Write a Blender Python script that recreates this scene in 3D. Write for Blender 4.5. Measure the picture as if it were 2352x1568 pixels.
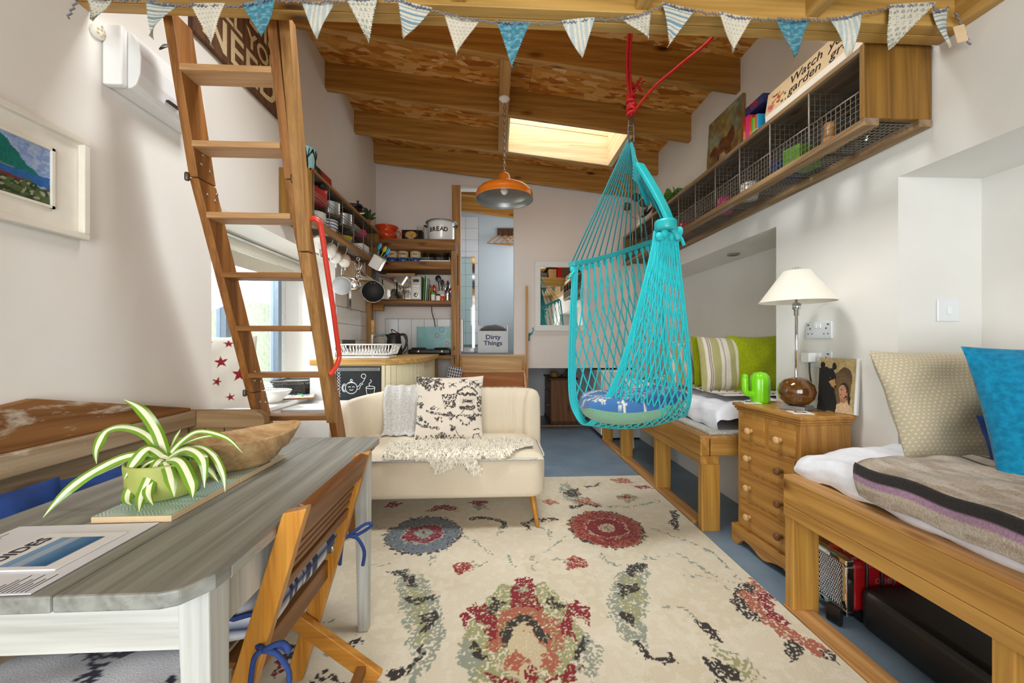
import bpy, math, random
import numpy as np
from mathutils import Matrix, Vector, Euler
random.seed(7)
for _o in list(bpy.data.objects): bpy.data.objects.remove(_o)
SC = bpy.context.scene
COL = SC.collection
PI = math.pi
# ---------------------------------------------------------------- camera
cam_d = bpy.data.cameras.new('camera'); cam = bpy.data.objects.new('camera', cam_d); COL.objects.link(cam)
cam.location = (0, 0, 1.15)
cam.rotation_euler = (PI/2, 0, -math.atan(42/880.0))
cam_d.sensor_width = 36; cam_d.lens = 880*36/2352.0; cam_d.clip_start = .02; cam_d.clip_end = 100
SC.camera = cam
# ---------------------------------------------------------------- sky, daylight through the openings, added fill lights, exposure
wd = bpy.data.worlds.new('sky'); SC.world = wd; wd.use_nodes = True
bg = wd.node_tree.nodes['Background']; bg.inputs[0].default_value = (.86, .93, 1, 1); bg.inputs[1].default_value = 1.3
def area_light(name, loc, rot, sx, sy, watts, col):
    d = bpy.data.lights.new(name, 'AREA'); d.shape = 'RECTANGLE'; d.size = sx; d.size_y = sy; d.energy = watts; d.color = col
    o = bpy.data.objects.new(name, d); COL.objects.link(o); o.location = loc; o.rotation_euler = rot
    return o
area_light('skylight_daylight', (.66, 3.64, 4.5), (0, 0, 0), 1.5, 1.1, 60, (1, .97, .93))
area_light('garden_door_daylight', (-.1, -2.15, 1.35), (PI/2, 0, 0), 2.7, 2.1, 66, (1, .975, .945))
area_light('window_daylight', (-2.75, 2.75, 2.9), (0, -math.radians(48), 0), 1.6, 1.6, 200, (.95, .98, 1))
area_light('added_skylight_fill', (.15, 1.65, 3.62), (0, 0, 0), 1.35, .52, 40, (1, .98, .95))  # added light for an invented skylight, brightens the room from out of view
area_light('bathroom_fill', (.9, 5.6, 2.4), (0, PI/2, 0), .8, .9, 7, (.93, .97, 1))  # added fill light inside the bathroom, whose walls have no window
SC.view_settings.view_transform = 'Standard'; SC.view_settings.look = 'None'
SC.view_settings.gamma = 1; SC.view_settings.use_curve_mapping = False
SC.view_settings.exposure = 0.74
# ---------------------------------------------------------------- helpers
def hx(s):
    s = s.lstrip('#'); v = [int(s[i:i+2], 16)/255. for i in (0, 2, 4)]
    return tuple((c/12.92 if c <= .04045 else ((c+.055)/1.055)**2.4) for c in v)
def hx4(s): return hx(s)+(1,)
def wmat(o):
    m = Matrix.LocRotScale(o.location, o.rotation_euler, o.scale)
    return wmat(o.parent) @ o.matrix_parent_inverse @ m if o.parent else m
def tag(o, label=None, cat=None, group=None, kind=None):
    if label: o['label'] = label
    if cat: o['category'] = cat
    if group: o['group'] = group
    if kind: o['kind'] = kind
    return o
def thing(name, label, cat, loc=(0, 0, 0), group=None):
    o = bpy.data.objects.new(name, None); COL.objects.link(o); o.location = loc; o.empty_display_size = .05
    return tag(o, label, cat, group)
def rotz(a): return Matrix.Rotation(a, 4, 'Z')
def T(x, y, z): return Matrix.Translation((x, y, z))
def frame(p, xdir, up=(0, 0, 1)):
    x = Vector(xdir).normalized(); z = Vector(up); z = (z-x*z.dot(x)).normalized(); y = z.cross(x)
    return Matrix(((x.x, y.x, z.x, p[0]), (x.y, y.y, z.y, p[1]), (x.z, y.z, z.z, p[2]), (0, 0, 0, 1)))
class MB:
    def __init__(s, M=None): s.v = []; s.f = []; s.M = M; s.col = None; s.sm = []
    def add(s, vs, fs, smooth=False):
        b = len(s.v)
        s.v += [(s.M @ Vector(p)) if s.M else Vector(p) for p in vs]
        s.f += [tuple(b+i for i in f) for f in fs]; s.sm += [smooth]*len(fs)
        return s
    def box(s, x0, x1, y0, y1, z0, z1):
        vs = [(x0,y0,z0),(x1,y0,z0),(x1,y1,z0),(x0,y1,z0),(x0,y0,z1),(x1,y0,z1),(x1,y1,z1),(x0,y1,z1)]
        return s.add(vs, [(0,3,2,1),(4,5,6,7),(0,1,5,4),(1,2,6,5),(2,3,7,6),(3,0,4,7)])
    def cbox(s, c, d):
        return s.box(c[0]-d[0]/2, c[0]+d[0]/2, c[1]-d[1]/2, c[1]+d[1]/2, c[2]-d[2]/2, c[2]+d[2]/2)
    def hexa(s, p):   # 8 corners, bottom ring then top ring (ccw from above)
        return s.add(p, [(0,3,2,1),(4,5,6,7),(0,1,5,4),(1,2,6,5),(2,3,7,6),(3,0,4,7)])
    def bar(s, a, b, w, h, up=(0, 0, 1)):   # beam from a to b, w across, h along up
        a = Vector(a); b = Vector(b); L = (b-a).length; F = frame(a, b-a, up)
        vs = [F @ Vector(p) for p in [(0,-w/2,-h/2),(L,-w/2,-h/2),(L,w/2,-h/2),(0,w/2,-h/2),(0,-w/2,h/2),(L,-w/2,h/2),(L,w/2,h/2),(0,w/2,h/2)]]
        return s.add(vs, [(0,3,2,1),(4,5,6,7),(0,1,5,4),(1,2,6,5),(2,3,7,6),(3,0,4,7)])
    def tube(s, pts, r, n=6, cap=True, closed=False):
        pts = [Vector(p) for p in pts]; N = len(pts); rs = r if isinstance(r, (list, tuple)) else [r]*N
        vs = []; fs = []; up = None
        for i, p in enumerate(pts):
            if closed: t = pts[(i+1) % N]-pts[i-1]
            else: t = pts[min(i+1, N-1)]-pts[max(i-1, 0)]
            if t.length < 1e-9: t = Vector((0, 0, 1))
            t.normalize()
            if up is None:
                up = Vector((0, 0, 1)) if abs(t.z) < .9 else Vector((1, 0, 0))
            u = (up-t*up.dot(t))
            if u.length < 1e-6: u = t.orthogonal()
            u.normalize(); up = u; w = t.cross(u)
            for k in range(n):
                a = 2*PI*k/n; vs.append(p+(u*math.cos(a)+w*math.sin(a))*rs[i])
        for i in range(N if closed else N-1):
            j = (i+1) % N
            for k in range(n):
                k2 = (k+1) % n; fs.append((i*n+k, i*n+k2, j*n+k2, j*n+k))
        s.add(vs, fs, True)
        if cap and not closed:
            b = len(s.v)-len(vs)
            s.f.append(tuple(b+k for k in reversed(range(n)))); s.sm.append(False)
            s.f.append(tuple(b+(N-1)*n+k for k in range(n))); s.sm.append(False)
        return s
    def lathe(s, prof, n=24, c=(0, 0, 0), sx=1, sy=1, cap=True):   # prof: (r, z)
        vs = []; fs = []
        for r, z in prof:
            for k in range(n):
                a = 2*PI*k/n; vs.append((c[0]+r*sx*math.cos(a), c[1]+r*sy*math.sin(a), c[2]+z))
        for i in range(len(prof)-1):
            for k in range(n):
                k2 = (k+1) % n; fs.append((i*n+k, i*n+k2, (i+1)*n+k2, (i+1)*n+k))
        if cap:
            if prof[0][0] > 1e-4: fs.append(tuple(reversed(range(n))))
            if prof[-1][0] > 1e-4: fs.append(tuple((len(prof)-1)*n+k for k in range(n)))
        return s.add(vs, fs, True)
    def prism(s, poly, h0, h1, ax='z'):   # poly (a,b) extruded along ax
        n = len(poly)
        def P(a, b, h): return (a, b, h) if ax == 'z' else ((a, h, b) if ax == 'y' else (h, a, b))
        vs = [P(a, b, h0) for a, b in poly]+[P(a, b, h1) for a, b in poly]
        fs = [tuple(reversed(range(n))), tuple(range(n, 2*n))]+[(i, (i+1) % n, n+(i+1) % n, n+i) for i in range(n)]
        return s.add(vs, fs)
    def grid(s, fn, nu, nv, smooth=True, wrap=False):
        vs = [fn(i/nu, j/nv) for j in range(nv+1) for i in range(nu+1)]; w = nu+1
        return s.add(vs, [(j*w+i, j*w+i+1, (j+1)*w+i+1, (j+1)*w+i) for j in range(nv) for i in range(nu)], smooth)
    def sphere(s, c, rx, ry=None, rz=None, n=12, m=8):
        ry = ry or rx; rz = rz or rx
        vs = [(c[0], c[1], c[2]-rz)]; fs = []
        for j in range(1, m):
            b = -PI/2+PI*j/m
            for k in range(n):
                a = 2*PI*k/n; vs.append((c[0]+rx*math.cos(b)*math.cos(a), c[1]+ry*math.cos(b)*math.sin(a), c[2]+rz*math.sin(b)))
        vs.append((c[0], c[1], c[2]+rz)); L = len(vs)-1
        for k in range(n):
            k2 = (k+1) % n; fs.append((0, 1+k2, 1+k))
            for j in range(m-2): fs.append((1+j*n+k, 1+j*n+k2, 1+(j+1)*n+k2, 1+(j+1)*n+k))
            fs.append((L, 1+(m-2)*n+k, 1+(m-2)*n+k2))
        return s.add(vs, fs, True)
    def torus(s, c, R, r, n=24, m=6, M=None):
        pts = [Vector((R*math.cos(2*PI*k/n), R*math.sin(2*PI*k/n), 0)) for k in range(n)]
        pts = [(M @ p if M else p)+Vector(c) for p in pts]
        return s.tube(pts, r, m, closed=True)
    def build(s, name, mat, parent=None, bevel=0, sub=0, solid=0, smooth=None, seg=2, fixn=False):
        me = bpy.data.meshes.new(name)
        lo = Vector([min(p[i] for p in s.v) for i in range(3)]); hi = Vector([max(p[i] for p in s.v) for i in range(3)])
        c = Vector(((lo.x+hi.x)/2, (lo.y+hi.y)/2, lo.z))
        me.from_pydata([tuple(p-c) for p in s.v], [], s.f)
        sm = s.sm if smooth is None else [smooth]*len(s.f)
        me.polygons.foreach_set('use_smooth', sm)
        if s.col is not None:
            a = me.color_attributes.new('Col', 'FLOAT_COLOR', 'POINT')
            a.data.foreach_set('color', np.asarray(s.col, dtype=np.float32).ravel())
        if fixn:
            import bmesh
            bm = bmesh.new(); bm.from_mesh(me); bmesh.ops.recalc_face_normals(bm, faces=bm.faces); bm.to_mesh(me); bm.free()
        me.update()
        if mat: me.materials.append(M_(mat))
        o = bpy.data.objects.new(name, me); COL.objects.link(o); o.location = c
        if parent:
            o.parent = parent; o.matrix_parent_inverse = wmat(parent).inverted()
        if solid: m = o.modifiers.new('Solidify', 'SOLIDIFY'); m.thickness = solid; m.offset = 0
        if bevel:
            m = o.modifiers.new('Bevel', 'BEVEL'); m.width = bevel; m.segments = seg; m.limit_method = 'ANGLE'; m.angle_limit = .6
            m.harden_normals = False
        if sub: m = o.modifiers.new('Subsurf', 'SUBSURF'); m.levels = sub; m.render_levels = sub
        return o
def one(mb, name, mat, label, cat, group=None, **kw):
    return tag(mb.build(name, mat, **kw), label, cat, group)
def struct(mb, name, mat, parent=None, **kw):
    o = mb.build(name, mat, parent, **kw)
    if not parent: o['kind'] = 'structure'
    return o
def dup(o, M, parent=None, label=None, name=None):
    c = o.copy(); COL.objects.link(c)
    if parent is not None:
        c.parent = parent; c.matrix_parent_inverse = o.matrix_parent_inverse.copy()
    elif o.parent is None:
        W = M @ wmat(o); l, r, sc = W.decompose(); c.location = l; c.rotation_euler = r.to_euler(); c.scale = sc
    if label: c['label'] = label
    for ch in list(o.children):
        if ch is c: continue
        dup(ch, M, c)
    return c
def lerp(a, b, t): return a+(b-a)*t
def catmull(P, t):
    n = len(P)-1; x = min(max(t, 0), 1)*n; i = min(int(x), n-1); f = x-i
    p0 = P[max(i-1, 0)]; p1 = P[i]; p2 = P[i+1]; p3 = P[min(i+2, n)]
    return 0.5*((2*p1)+(p2-p0)*f+(2*p0-5*p1+4*p2-p3)*f*f+(3*p1-p0-3*p2+p3)*f**3)
def curve_pts(P, n): P = [Vector(p) for p in P]; return [catmull(P, i/n) for i in range(n+1)]
def text(name, body, mat, M, size, parent, extrude=.0006, font=None, align='CENTER', sx=1, shear=0, bold=0):
    cu = bpy.data.curves.new(name, 'FONT'); cu.body = body; cu.size = size; cu.align_x = align; cu.align_y = 'CENTER'
    cu.extrude = extrude; cu.shear = shear; cu.offset = bold; cu.resolution_u = 3
    t = bpy.data.objects.new(name, cu); COL.objects.link(t)
    dg = bpy.context.evaluated_depsgraph_get(); me = bpy.data.meshes.new_from_object(t.evaluated_get(dg))
    bpy.data.objects.remove(t); bpy.data.curves.remove(cu)
    me.transform(M @ Matrix.Diagonal((sx, 1, 1, 1))); me.name = name
    me.materials.clear(); me.materials.append(M_(mat))
    o = bpy.data.objects.new(name, me); COL.objects.link(o)
    if parent: o.parent = parent; o.matrix_parent_inverse = wmat(parent).inverted()
    return o
def basis(p, u, v):   # matrix: local x->u, y->v (unit), z->u x v
    u = Vector(u).normalized(); v = Vector(v); v = (v-u*v.dot(u)).normalized(); w = u.cross(v)
    return Matrix(((u.x, v.x, w.x, p[0]), (u.y, v.y, w.y, p[1]), (u.z, v.z, w.z, p[2]), (0, 0, 0, 1)))
def ribbon(mb, pts, w, M, z=0.0, closed=False):   # flat stroke in the local xy plane of M
    P = [Vector((p[0], p[1], 0)) for p in pts]; n = len(P); vs = []
    for i in range(n):
        t = P[min(i+1, n-1)]-P[max(i-1, 0)]; t = t.normalized() if t.length > 1e-9 else Vector((1, 0, 0)); q = Vector((-t.y, t.x, 0))*w/2
        vs += [M @ (P[i]+q+Vector((0, 0, z))), M @ (P[i]-q+Vector((0, 0, z)))]
    mb.add(vs, [(2*i, 2*i+1, 2*i+3, 2*i+2) for i in range(n-1)])
# ---------------------------------------------------------------- numpy painting of flat prints (goes into a colour attribute)
def vnoise(X, Y, sc, seed):
    r = np.random.RandomState(seed); L = r.rand(64, 64); x = X*sc; y = Y*sc
    i = np.floor(x).astype(int); j = np.floor(y).astype(int); f = x-i; g = y-j; f = f*f*(3-2*f); g = g*g*(3-2*g)
    a = L[i % 64, j % 64]; b = L[(i+1) % 64, j % 64]; c = L[i % 64, (j+1) % 64]; d = L[(i+1) % 64, (j+1) % 64]
    return (a*(1-f)+b*f)*(1-g)+(c*(1-f)+d*f)*g
class Cv:
    def __init__(s, nx, ny, x0, x1, y0, y1, bgc, rag=0, ragsc=10):
        s.nx, s.ny = nx, ny; s.X, s.Y = np.meshgrid(np.linspace(x0, x1, nx), np.linspace(y0, y1, ny))
        s.rgb = np.zeros((ny, nx, 3)); s.rgb[:] = hx(bgc); s.OX, s.OY = s.X.copy(), s.Y.copy()
        if rag:
            s.X = s.X+(vnoise(s.OX, s.OY, ragsc, 1)-.5)*rag; s.Y = s.Y+(vnoise(s.OX, s.OY, ragsc, 2)-.5)*rag
    def fill(s, m, c, a=1.0, worn=0, seed=3, wsc=60):
        al = m.astype(float)*a
        if worn: al = al*(vnoise(s.OX, s.OY, wsc, seed) > worn)
        s.rgb = s.rgb*(1-al[..., None])+np.array(hx(c))*al[..., None]
    def ell(s, cx, cy, rx, ry, c, rot=0, scal=0, ns=16, **k):
        dx, dy = s.X-cx, s.Y-cy; u = dx*math.cos(rot)+dy*math.sin(rot); v = -dx*math.sin(rot)+dy*math.cos(rot)
        d = np.sqrt((u/rx)**2+(v/ry)**2)
        if scal: d = d*(1+scal*np.abs(np.sin(np.arctan2(v/ry, u/rx)*ns/2)))
        s.fill(d < 1, c, **k)
    def poly(s, pts, c, **k):
        m = np.zeros(s.X.shape, bool); n = len(pts)
        for i in range(n):
            x1, y1 = pts[i]; x2, y2 = pts[(i+1) % n]
            if y1 == y2: continue
            cr = ((y1 > s.Y) != (y2 > s.Y)) & (s.X < (x2-x1)*(s.Y-y1)/(y2-y1)+x1); m ^= cr
        s.fill(m, c, **k)
    def line(s, pts, w, c, **k):
        d = np.full(s.X.shape, 9.)
        for (x1, y1), (x2, y2) in zip(pts[:-1], pts[1:]):
            vx, vy = x2-x1, y2-y1; L = vx*vx+vy*vy+1e-12
            t = np.clip(((s.X-x1)*vx+(s.Y-y1)*vy)/L, 0, 1); d = np.minimum(d, np.hypot(s.X-x1-t*vx, s.Y-y1-t*vy))
        s.fill(d < w/2, c, **k)
    def mottle(s, amt, sc, seed=5):
        n = (vnoise(s.OX, s.OY, sc, seed)-.5)*2; s.rgb = np.clip(s.rgb*(1+amt*n[..., None]), 0, 1)
    def cols(s): return np.concatenate([s.rgb.reshape(-1, 3), np.ones((s.nx*s.ny, 1))], 1)
def star(cx, cy, r, a=0, q=.4): return [(cx+(r if k % 2 == 0 else r*q)*math.cos(a+PI/2+k*PI/5), cy+(r if k % 2 == 0 else r*q)*math.sin(a+PI/2+k*PI/5)) for k in range(10)]
def printed(cv, P0, U, V, name, mat, parent, **kw):   # flat painted panel
    P0, U, V = Vector(P0), Vector(U), Vector(V); mb = MB()
    mb.grid(lambda u, v: P0+U*u+V*v, cv.nx-1, cv.ny-1, False); mb.col = cv.cols()
    return mb.build(name, mat, parent, **kw)
# ---------------------------------------------------------------- materials
MATS = {}
def M_(k): return MATS[k]
def newmat(name):
    m = bpy.data.materials.new(name); m.use_nodes = True; nt = m.node_tree; MATS[name] = m
    return m, nt, nt.nodes['Principled BSDF']
def nd(nt, t, **k):
    n = nt.nodes.new(t)
    for a, b in k.items(): setattr(n, a, b)
    return n
def coords(nt, sc=(1, 1, 1), rot=(0, 0, 0)):
    tc = nd(nt, 'ShaderNodeTexCoord'); mp = nd(nt, 'ShaderNodeMapping'); mp.inputs['Scale'].default_value = sc; mp.inputs['Rotation'].default_value = rot
    nt.links.new(tc.outputs['Object'], mp.inputs['Vector']); return mp.outputs['Vector']
def noise(nt, vec, sc, det=4, dist=0, rough=.5):
    n = nd(nt, 'ShaderNodeTexNoise'); n.inputs['Scale'].default_value = sc; n.inputs['Detail'].default_value = det
    n.inputs['Distortion'].default_value = dist; n.inputs['Roughness'].default_value = rough
    nt.links.new(vec, n.inputs['Vector']); return n.outputs['Fac']
def ramp(nt, fac, stops):
    r = nd(nt, 'ShaderNodeValToRGB'); e = r.color_ramp.elements
    while len(e) < len(stops): e.new(.5)
    for i, (p, c) in enumerate(stops): e[i].position = p; e[i].color = c if len(c) == 4 else tuple(c)+(1,)
    nt.links.new(fac, r.inputs['Fac']); return r.outputs['Color']
def mixc(nt, fac, a, b, mode='MIX'):
    m = nd(nt, 'ShaderNodeMix', data_type='RGBA', blend_type=mode)
    if isinstance(fac, (int, float)): m.inputs[0].default_value = fac
    else: nt.links.new(fac, m.inputs[0])
    for s, v in ((6, a), (7, b)):
        if isinstance(v, tuple): m.inputs[s].default_value = v
        else: nt.links.new(v, m.inputs[s])
    return m.outputs[2]
def bump(nt, bs, h, st=.2, dist=.01):
    b = nd(nt, 'ShaderNodeBump'); b.inputs['Strength'].default_value = st; b.inputs['Distance'].default_value = dist
    nt.links.new(h, b.inputs['Height']); nt.links.new(b.outputs['Normal'], bs.inputs['Normal'])
def plain(name, c, rough=.5, metal=0, var=.06, vsc=30, spec=.5, coat=0, bmp=0, trans=0, sss=0):
    m, nt, bs = newmat(name); v = coords(nt)
    f = noise(nt, v, vsc, 3); c = hx(c) if isinstance(c, str) else c
    col = ramp(nt, f, [(.25, tuple(x*(1-var) for x in c)), (.75, tuple(min(1, x*(1+var)) for x in c))])
    nt.links.new(col, bs.inputs['Base Color']); bs.inputs['Roughness'].default_value = rough; bs.inputs['Metallic'].default_value = metal
    bs.inputs['Specular IOR Level'].default_value = spec; bs.inputs['Coat Weight'].default_value = coat
    bs.inputs['Transmission Weight'].default_value = trans
    if sss: bs.inputs['Subsurface Weight'].default_value = sss; bs.inputs['Subsurface Radius'].default_value = (.02, .02, .02)
    if bmp: bump(nt, bs, f, bmp, .004)
    return m
def wood(name, dark, light, ax='y', sc=1.0, rough=.45, knots=True, wear=None, wearamt=.5, coat=0, spec=.4):
    m, nt, bs = newmat(name); i = 'xyz'.index(ax); s = [10*sc]*3; s[i] = .75*sc
    v = coords(nt, tuple(s)); f1 = noise(nt, v, 1.0, 5, 1.6, .62)
    s2 = [55*sc]*3; s2[i] = 1.6*sc; v2 = coords(nt, tuple(s2)); f2 = noise(nt, v2, 1.3, 3, .3)
    w = nd(nt, 'ShaderNodeTexWave', wave_type='BANDS', bands_direction='DIAGONAL'); w.inputs['Scale'].default_value = .9
    w.inputs['Distortion'].default_value = 5; w.inputs['Detail'].default_value = 2; w.inputs['Detail Scale'].default_value = .7
    nt.links.new(v, w.inputs['Vector'])
    d, l = hx(dark), hx(light); mid = tuple((a+b)/2 for a, b in zip(d, l))
    c1 = ramp(nt, w.outputs['Fac'], [(.0, l), (.55, mid), (.92, d), (1, mid)])
    c2 = ramp(nt, f1, [(.3, d), (.5, mid), (.72, l)])
    c = mixc(nt, .5, c1, c2)
    g = ramp(nt, f2, [(.3, (.72, .7, .68)), (.6, (1, 1, 1))]); c = mixc(nt, .8, c, g, 'MULTIPLY')
    if knots:
        s3 = [5.5]*3; s3[i] = 2.1; vo = nd(nt, 'ShaderNodeTexVoronoi'); vo.inputs['Scale'].default_value = 1.0
        nt.links.new(coords(nt, tuple(s3)), vo.inputs['Vector'])
        k = ramp(nt, vo.outputs['Distance'], [(.05, (.16, .09, .05)), (.085, (.5, .36, .25)), (.17, (1, 1, 1))]); c = mixc(nt, 1.0, c, k, 'MULTIPLY')
    if wear:
        n = noise(nt, coords(nt, tuple(6 if j != i else 1.5 for j in range(3))), 1.2, 6, .6, .7)
        mk = ramp(nt, n, [(wearamt, (0, 0, 0)), (wearamt+.08, (1, 1, 1))]); c = mixc(nt, mk, c, hx4(wear))
    nt.links.new(c, bs.inputs['Base Color']); bs.inputs['Roughness'].default_value = rough; bs.inputs['Specular IOR Level'].default_value = spec
    bs.inputs['Coat Weight'].default_value = coat; bs.inputs['Coat Roughness'].default_value = .2
    bump(nt, bs, f2, .25, .002); return m
def plaster(name, c, var=.03, bmp=.15, rough=.85, tint=None):
    m, nt, bs = newmat(name); v = coords(nt); f = noise(nt, v, 2.2, 4); c = hx(c); t = hx(tint) if tint else tuple(x*(1-var) for x in c)
    nt.links.new(ramp(nt, f, [(.3, t), (.7, c)]), bs.inputs['Base Color']); bs.inputs['Roughness'].default_value = rough
    bump(nt, bs, noise(nt, v, 70, 3), bmp, .002); return m
def fabric(name, c, c2=None, sc=220, rough=.95, bmp=.5, sheen=.2, stretch=(1, 1, 1), fold=0):
    m, nt, bs = newmat(name); v = coords(nt, stretch); f = noise(nt, v, sc, 2); c = hx(c); c2 = hx(c2) if c2 else tuple(x*.8 for x in c)
    nt.links.new(ramp(nt, f, [(.35, c2), (.65, c)]), bs.inputs['Base Color']); bs.inputs['Roughness'].default_value = rough
    bs.inputs['Sheen Weight'].default_value = sheen; bs.inputs['Specular IOR Level'].default_value = .2
    bump(nt, bs, f, bmp, .002); return m
def painted(name, rough=.8, sp=.15, spsc=250, bmp=.3, sheen=0, spec=.3):   # colour attribute x fine speckle
    m, nt, bs = newmat(name); a = nd(nt, 'ShaderNodeAttribute'); a.attribute_name = 'Col'; f = noise(nt, coords(nt), spsc, 3)
    g = ramp(nt, f, [(.3, (1-sp,)*3), (.65, (1, 1, 1))]); nt.links.new(mixc(nt, 1.0, a.outputs['Color'], g, 'MULTIPLY'), bs.inputs['Base Color'])
    bs.inputs['Roughness'].default_value = rough; bs.inputs['Sheen Weight'].default_value = sheen; bs.inputs['Specular IOR Level'].default_value = spec
    if bmp: bump(nt, bs, f, bmp, .003)
    return m
def glassy(name, tint=(1, 1, 1), gl=.12, rough=.02):
    m, nt, bs = newmat(name); nt.nodes.remove(bs); out = nt.nodes['Material Output']
    t = nd(nt, 'ShaderNodeBsdfTransparent'); t.inputs[0].default_value = tuple(tint)+(1,); g = nd(nt, 'ShaderNodeBsdfGlossy'); g.inputs['Roughness'].default_value = rough
    lw = nd(nt, 'ShaderNodeLayerWeight'); lw.inputs[0].default_value = gl; mx = nd(nt, 'ShaderNodeMixShader')
    nt.links.new(lw.outputs['Fresnel'], mx.inputs[0]); nt.links.new(t.outputs[0], mx.inputs[1]); nt.links.new(g.outputs[0], mx.inputs[2]); nt.links.new(mx.outputs[0], out.inputs[0]); return m
def thincloth(name, c, transp=.35):
    m, nt, bs = newmat(name); nt.nodes.remove(bs); out = nt.nodes['Material Output']; col = hx4(c)
    d = nd(nt, 'ShaderNodeBsdfDiffuse'); d.inputs[0].default_value = col; tl = nd(nt, 'ShaderNodeBsdfTranslucent'); tl.inputs[0].default_value = col; tp = nd(nt, 'ShaderNodeBsdfTransparent')
    a = nd(nt, 'ShaderNodeMixShader'); a.inputs[0].default_value = .5; nt.links.new(d.outputs[0], a.inputs[1]); nt.links.new(tl.outputs[0], a.inputs[2])
    f = ramp(nt, noise(nt, coords(nt, (1, 1, .1)), 60, 2), [(.3, (transp*.6,)*3), (.7, (transp*1.3,)*3)])
    b = nd(nt, 'ShaderNodeMixShader'); nt.links.new(f, b.inputs[0]); nt.links.new(a.outputs[0], b.inputs[1]); nt.links.new(tp.outputs[0], b.inputs[2]); nt.links.new(b.outputs[0], out.inputs[0]); return m
def osb(name):
    m, nt, bs = newmat(name); out = []
    for rot, st in (((0, 0, .5), (1, 3.4, 1)), ((0, 0, -.7), (1, 3.8, 1)), ((0, 0, 1.7), (1.2, 4, 1))):
        n = noise(nt, coords(nt), 6, 2); v = coords(nt, st, rot); vo = nd(nt, 'ShaderNodeTexVoronoi'); vo.inputs['Scale'].default_value = 7.5
        va = nd(nt, 'ShaderNodeVectorMath', operation='ADD'); nt.links.new(v, va.inputs[0])
        nn = nd(nt, 'ShaderNodeTexNoise'); nn.inputs['Scale'].default_value = 9; nt.links.new(coords(nt), nn.inputs['Vector'])
        sc = nd(nt, 'ShaderNodeVectorMath', operation='SCALE'); sc.inputs['Scale'].default_value = .12; nt.links.new(nn.outputs['Color'], sc.inputs[0]); nt.links.new(sc.outputs[0], va.inputs[1])
        nt.links.new(va.outputs[0], vo.inputs['Vector']); sp = nd(nt, 'ShaderNodeSeparateColor'); nt.links.new(vo.outputs['Color'], sp.inputs[0])
        out.append((ramp(nt, sp.outputs[0], [(0, hx('#a8601c')), (.3, hx('#cf8a34')), (.7, hx('#e3a652')), (1, hx('#f2cd92'))]), sp.outputs[1]))
    c = mixc(nt, ramp(nt, out[1][1], [(.45, (0, 0, 0)), (.5, (1, 1, 1))]), out[0][0], out[1][0])
    c = mixc(nt, ramp(nt, out[2][1], [(.6, (0, 0, 0)), (.64, (1, 1, 1))]), c, out[2][0])
    g = noise(nt, coords(nt, (1, 6, 1), (0, 0, .5)), 90, 2); c = mixc(nt, .6, c, ramp(nt, g, [(.3, (.78, .74, .7)), (.6, (1, 1, 1))]), 'MULTIPLY')
    nt.links.new(c, bs.inputs['Base Color']); bs.inputs['Roughness'].default_value = .6; bump(nt, bs, out[0][1], .3, .003); return m

plaster('wall_cream', '#efece7', tint='#ebe6df'); plaster('wall_pink', '#f0e8e3', tint='#ede4de'); plaster('wall_right', '#ebeae6', tint='#e4e2dc'); plaster('wall_white', '#f4f4f4')
plaster('bath_blue', '#cdd8df')
osb('osb')
wood('rafter_x', '#a06e2e', '#d2a055', 'x', .9); wood('rafter_y', '#a8783a', '#cf9f5a', 'y', .9)
wood('loft_x', '#a27a38', '#d0a75e', 'x', .8); wood('loft_y', '#a27a38', '#cfa65c', 'y', .8)
wood('pale_x', '#d9b98a', '#ecd6ae', 'x', .8); wood('pale_y', '#d9b98a', '#ecd6ae', 'y', .8)
wood('bed_y', '#9c6c2c', '#cd9c50', 'y', .8, .38, coat=.15); wood('bed_x', '#a27232', '#d0a054', 'x', .8, .38, coat=.15); wood('bed_z', '#a4722e', '#d4a450', 'z', .8, .38, coat=.15)
wood('strip_y', '#a8743c', '#d0a066', 'y', .9, .55)
wood('pine_y', '#a26c2e', '#ca964c', 'y', .9, .35, coat=.2); wood('pine_x', '#a26c2e', '#ca964c', 'x', .9, .35, coat=.2); wood('pine_z', '#a26c2e', '#ca964c', 'z', .9, .35, coat=.2)
wood('knob_pale', '#c99a5e', '#e2bd86', 'x', 1.5, .4, knots=False); wood('knob_dark', '#6a4526', '#8a6138', 'x', 1.5, .35, knots=False)
wood('ladder_z', '#7a4a1e', '#aa7236', 'z', 1.0, .5); wood('ladder_x', '#7c4e22', '#a8743c', 'x', 1.0, .5); wood('ladder_old', '#8a6030', '#b98a4e', 'z', 1.0, .6, wear='#8b8072', wearamt=.58)
wood('tread_pale', '#b98a58', '#d2a878', 'x', 1.2, .6, knots=False)
wood('kitchen_x', '#6e4520', '#a9783f', 'x', .9, .6); wood('kitchen_y', '#7a5028', '#b08048', 'y', .9, .6); wood('kitchen_z', '#8a5f30', '#bd8e55', 'z', .9, .6)
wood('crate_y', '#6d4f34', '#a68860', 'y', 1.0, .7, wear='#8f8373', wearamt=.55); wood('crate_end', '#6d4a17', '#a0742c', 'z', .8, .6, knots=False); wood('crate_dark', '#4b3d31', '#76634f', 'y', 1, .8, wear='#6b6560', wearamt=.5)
wood('worktop', '#b98a45', '#dcb46e', 'x', .8, .4, knots=False); wood('step_x', '#9a5c28', '#c07c3e', 'x', .8, .45, knots=False); wood('step_pale', '#c79a60', '#e2bf8c', 'x', .8, .5); wood('step_z', '#b07a40', '#d8a668', 'z', .8, .45, knots=False)
wood('chair_y', '#6f4420', '#9a6836', 'y', 1.1, .4, knots=False); wood('chair_z', '#a8691c', '#d6983e', 'z', 1.1, .35, knots=False, coat=.2); wood('chair_x', '#a8691c', '#d09238', 'x', 1.1, .35, knots=False, coat=.2)
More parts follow.
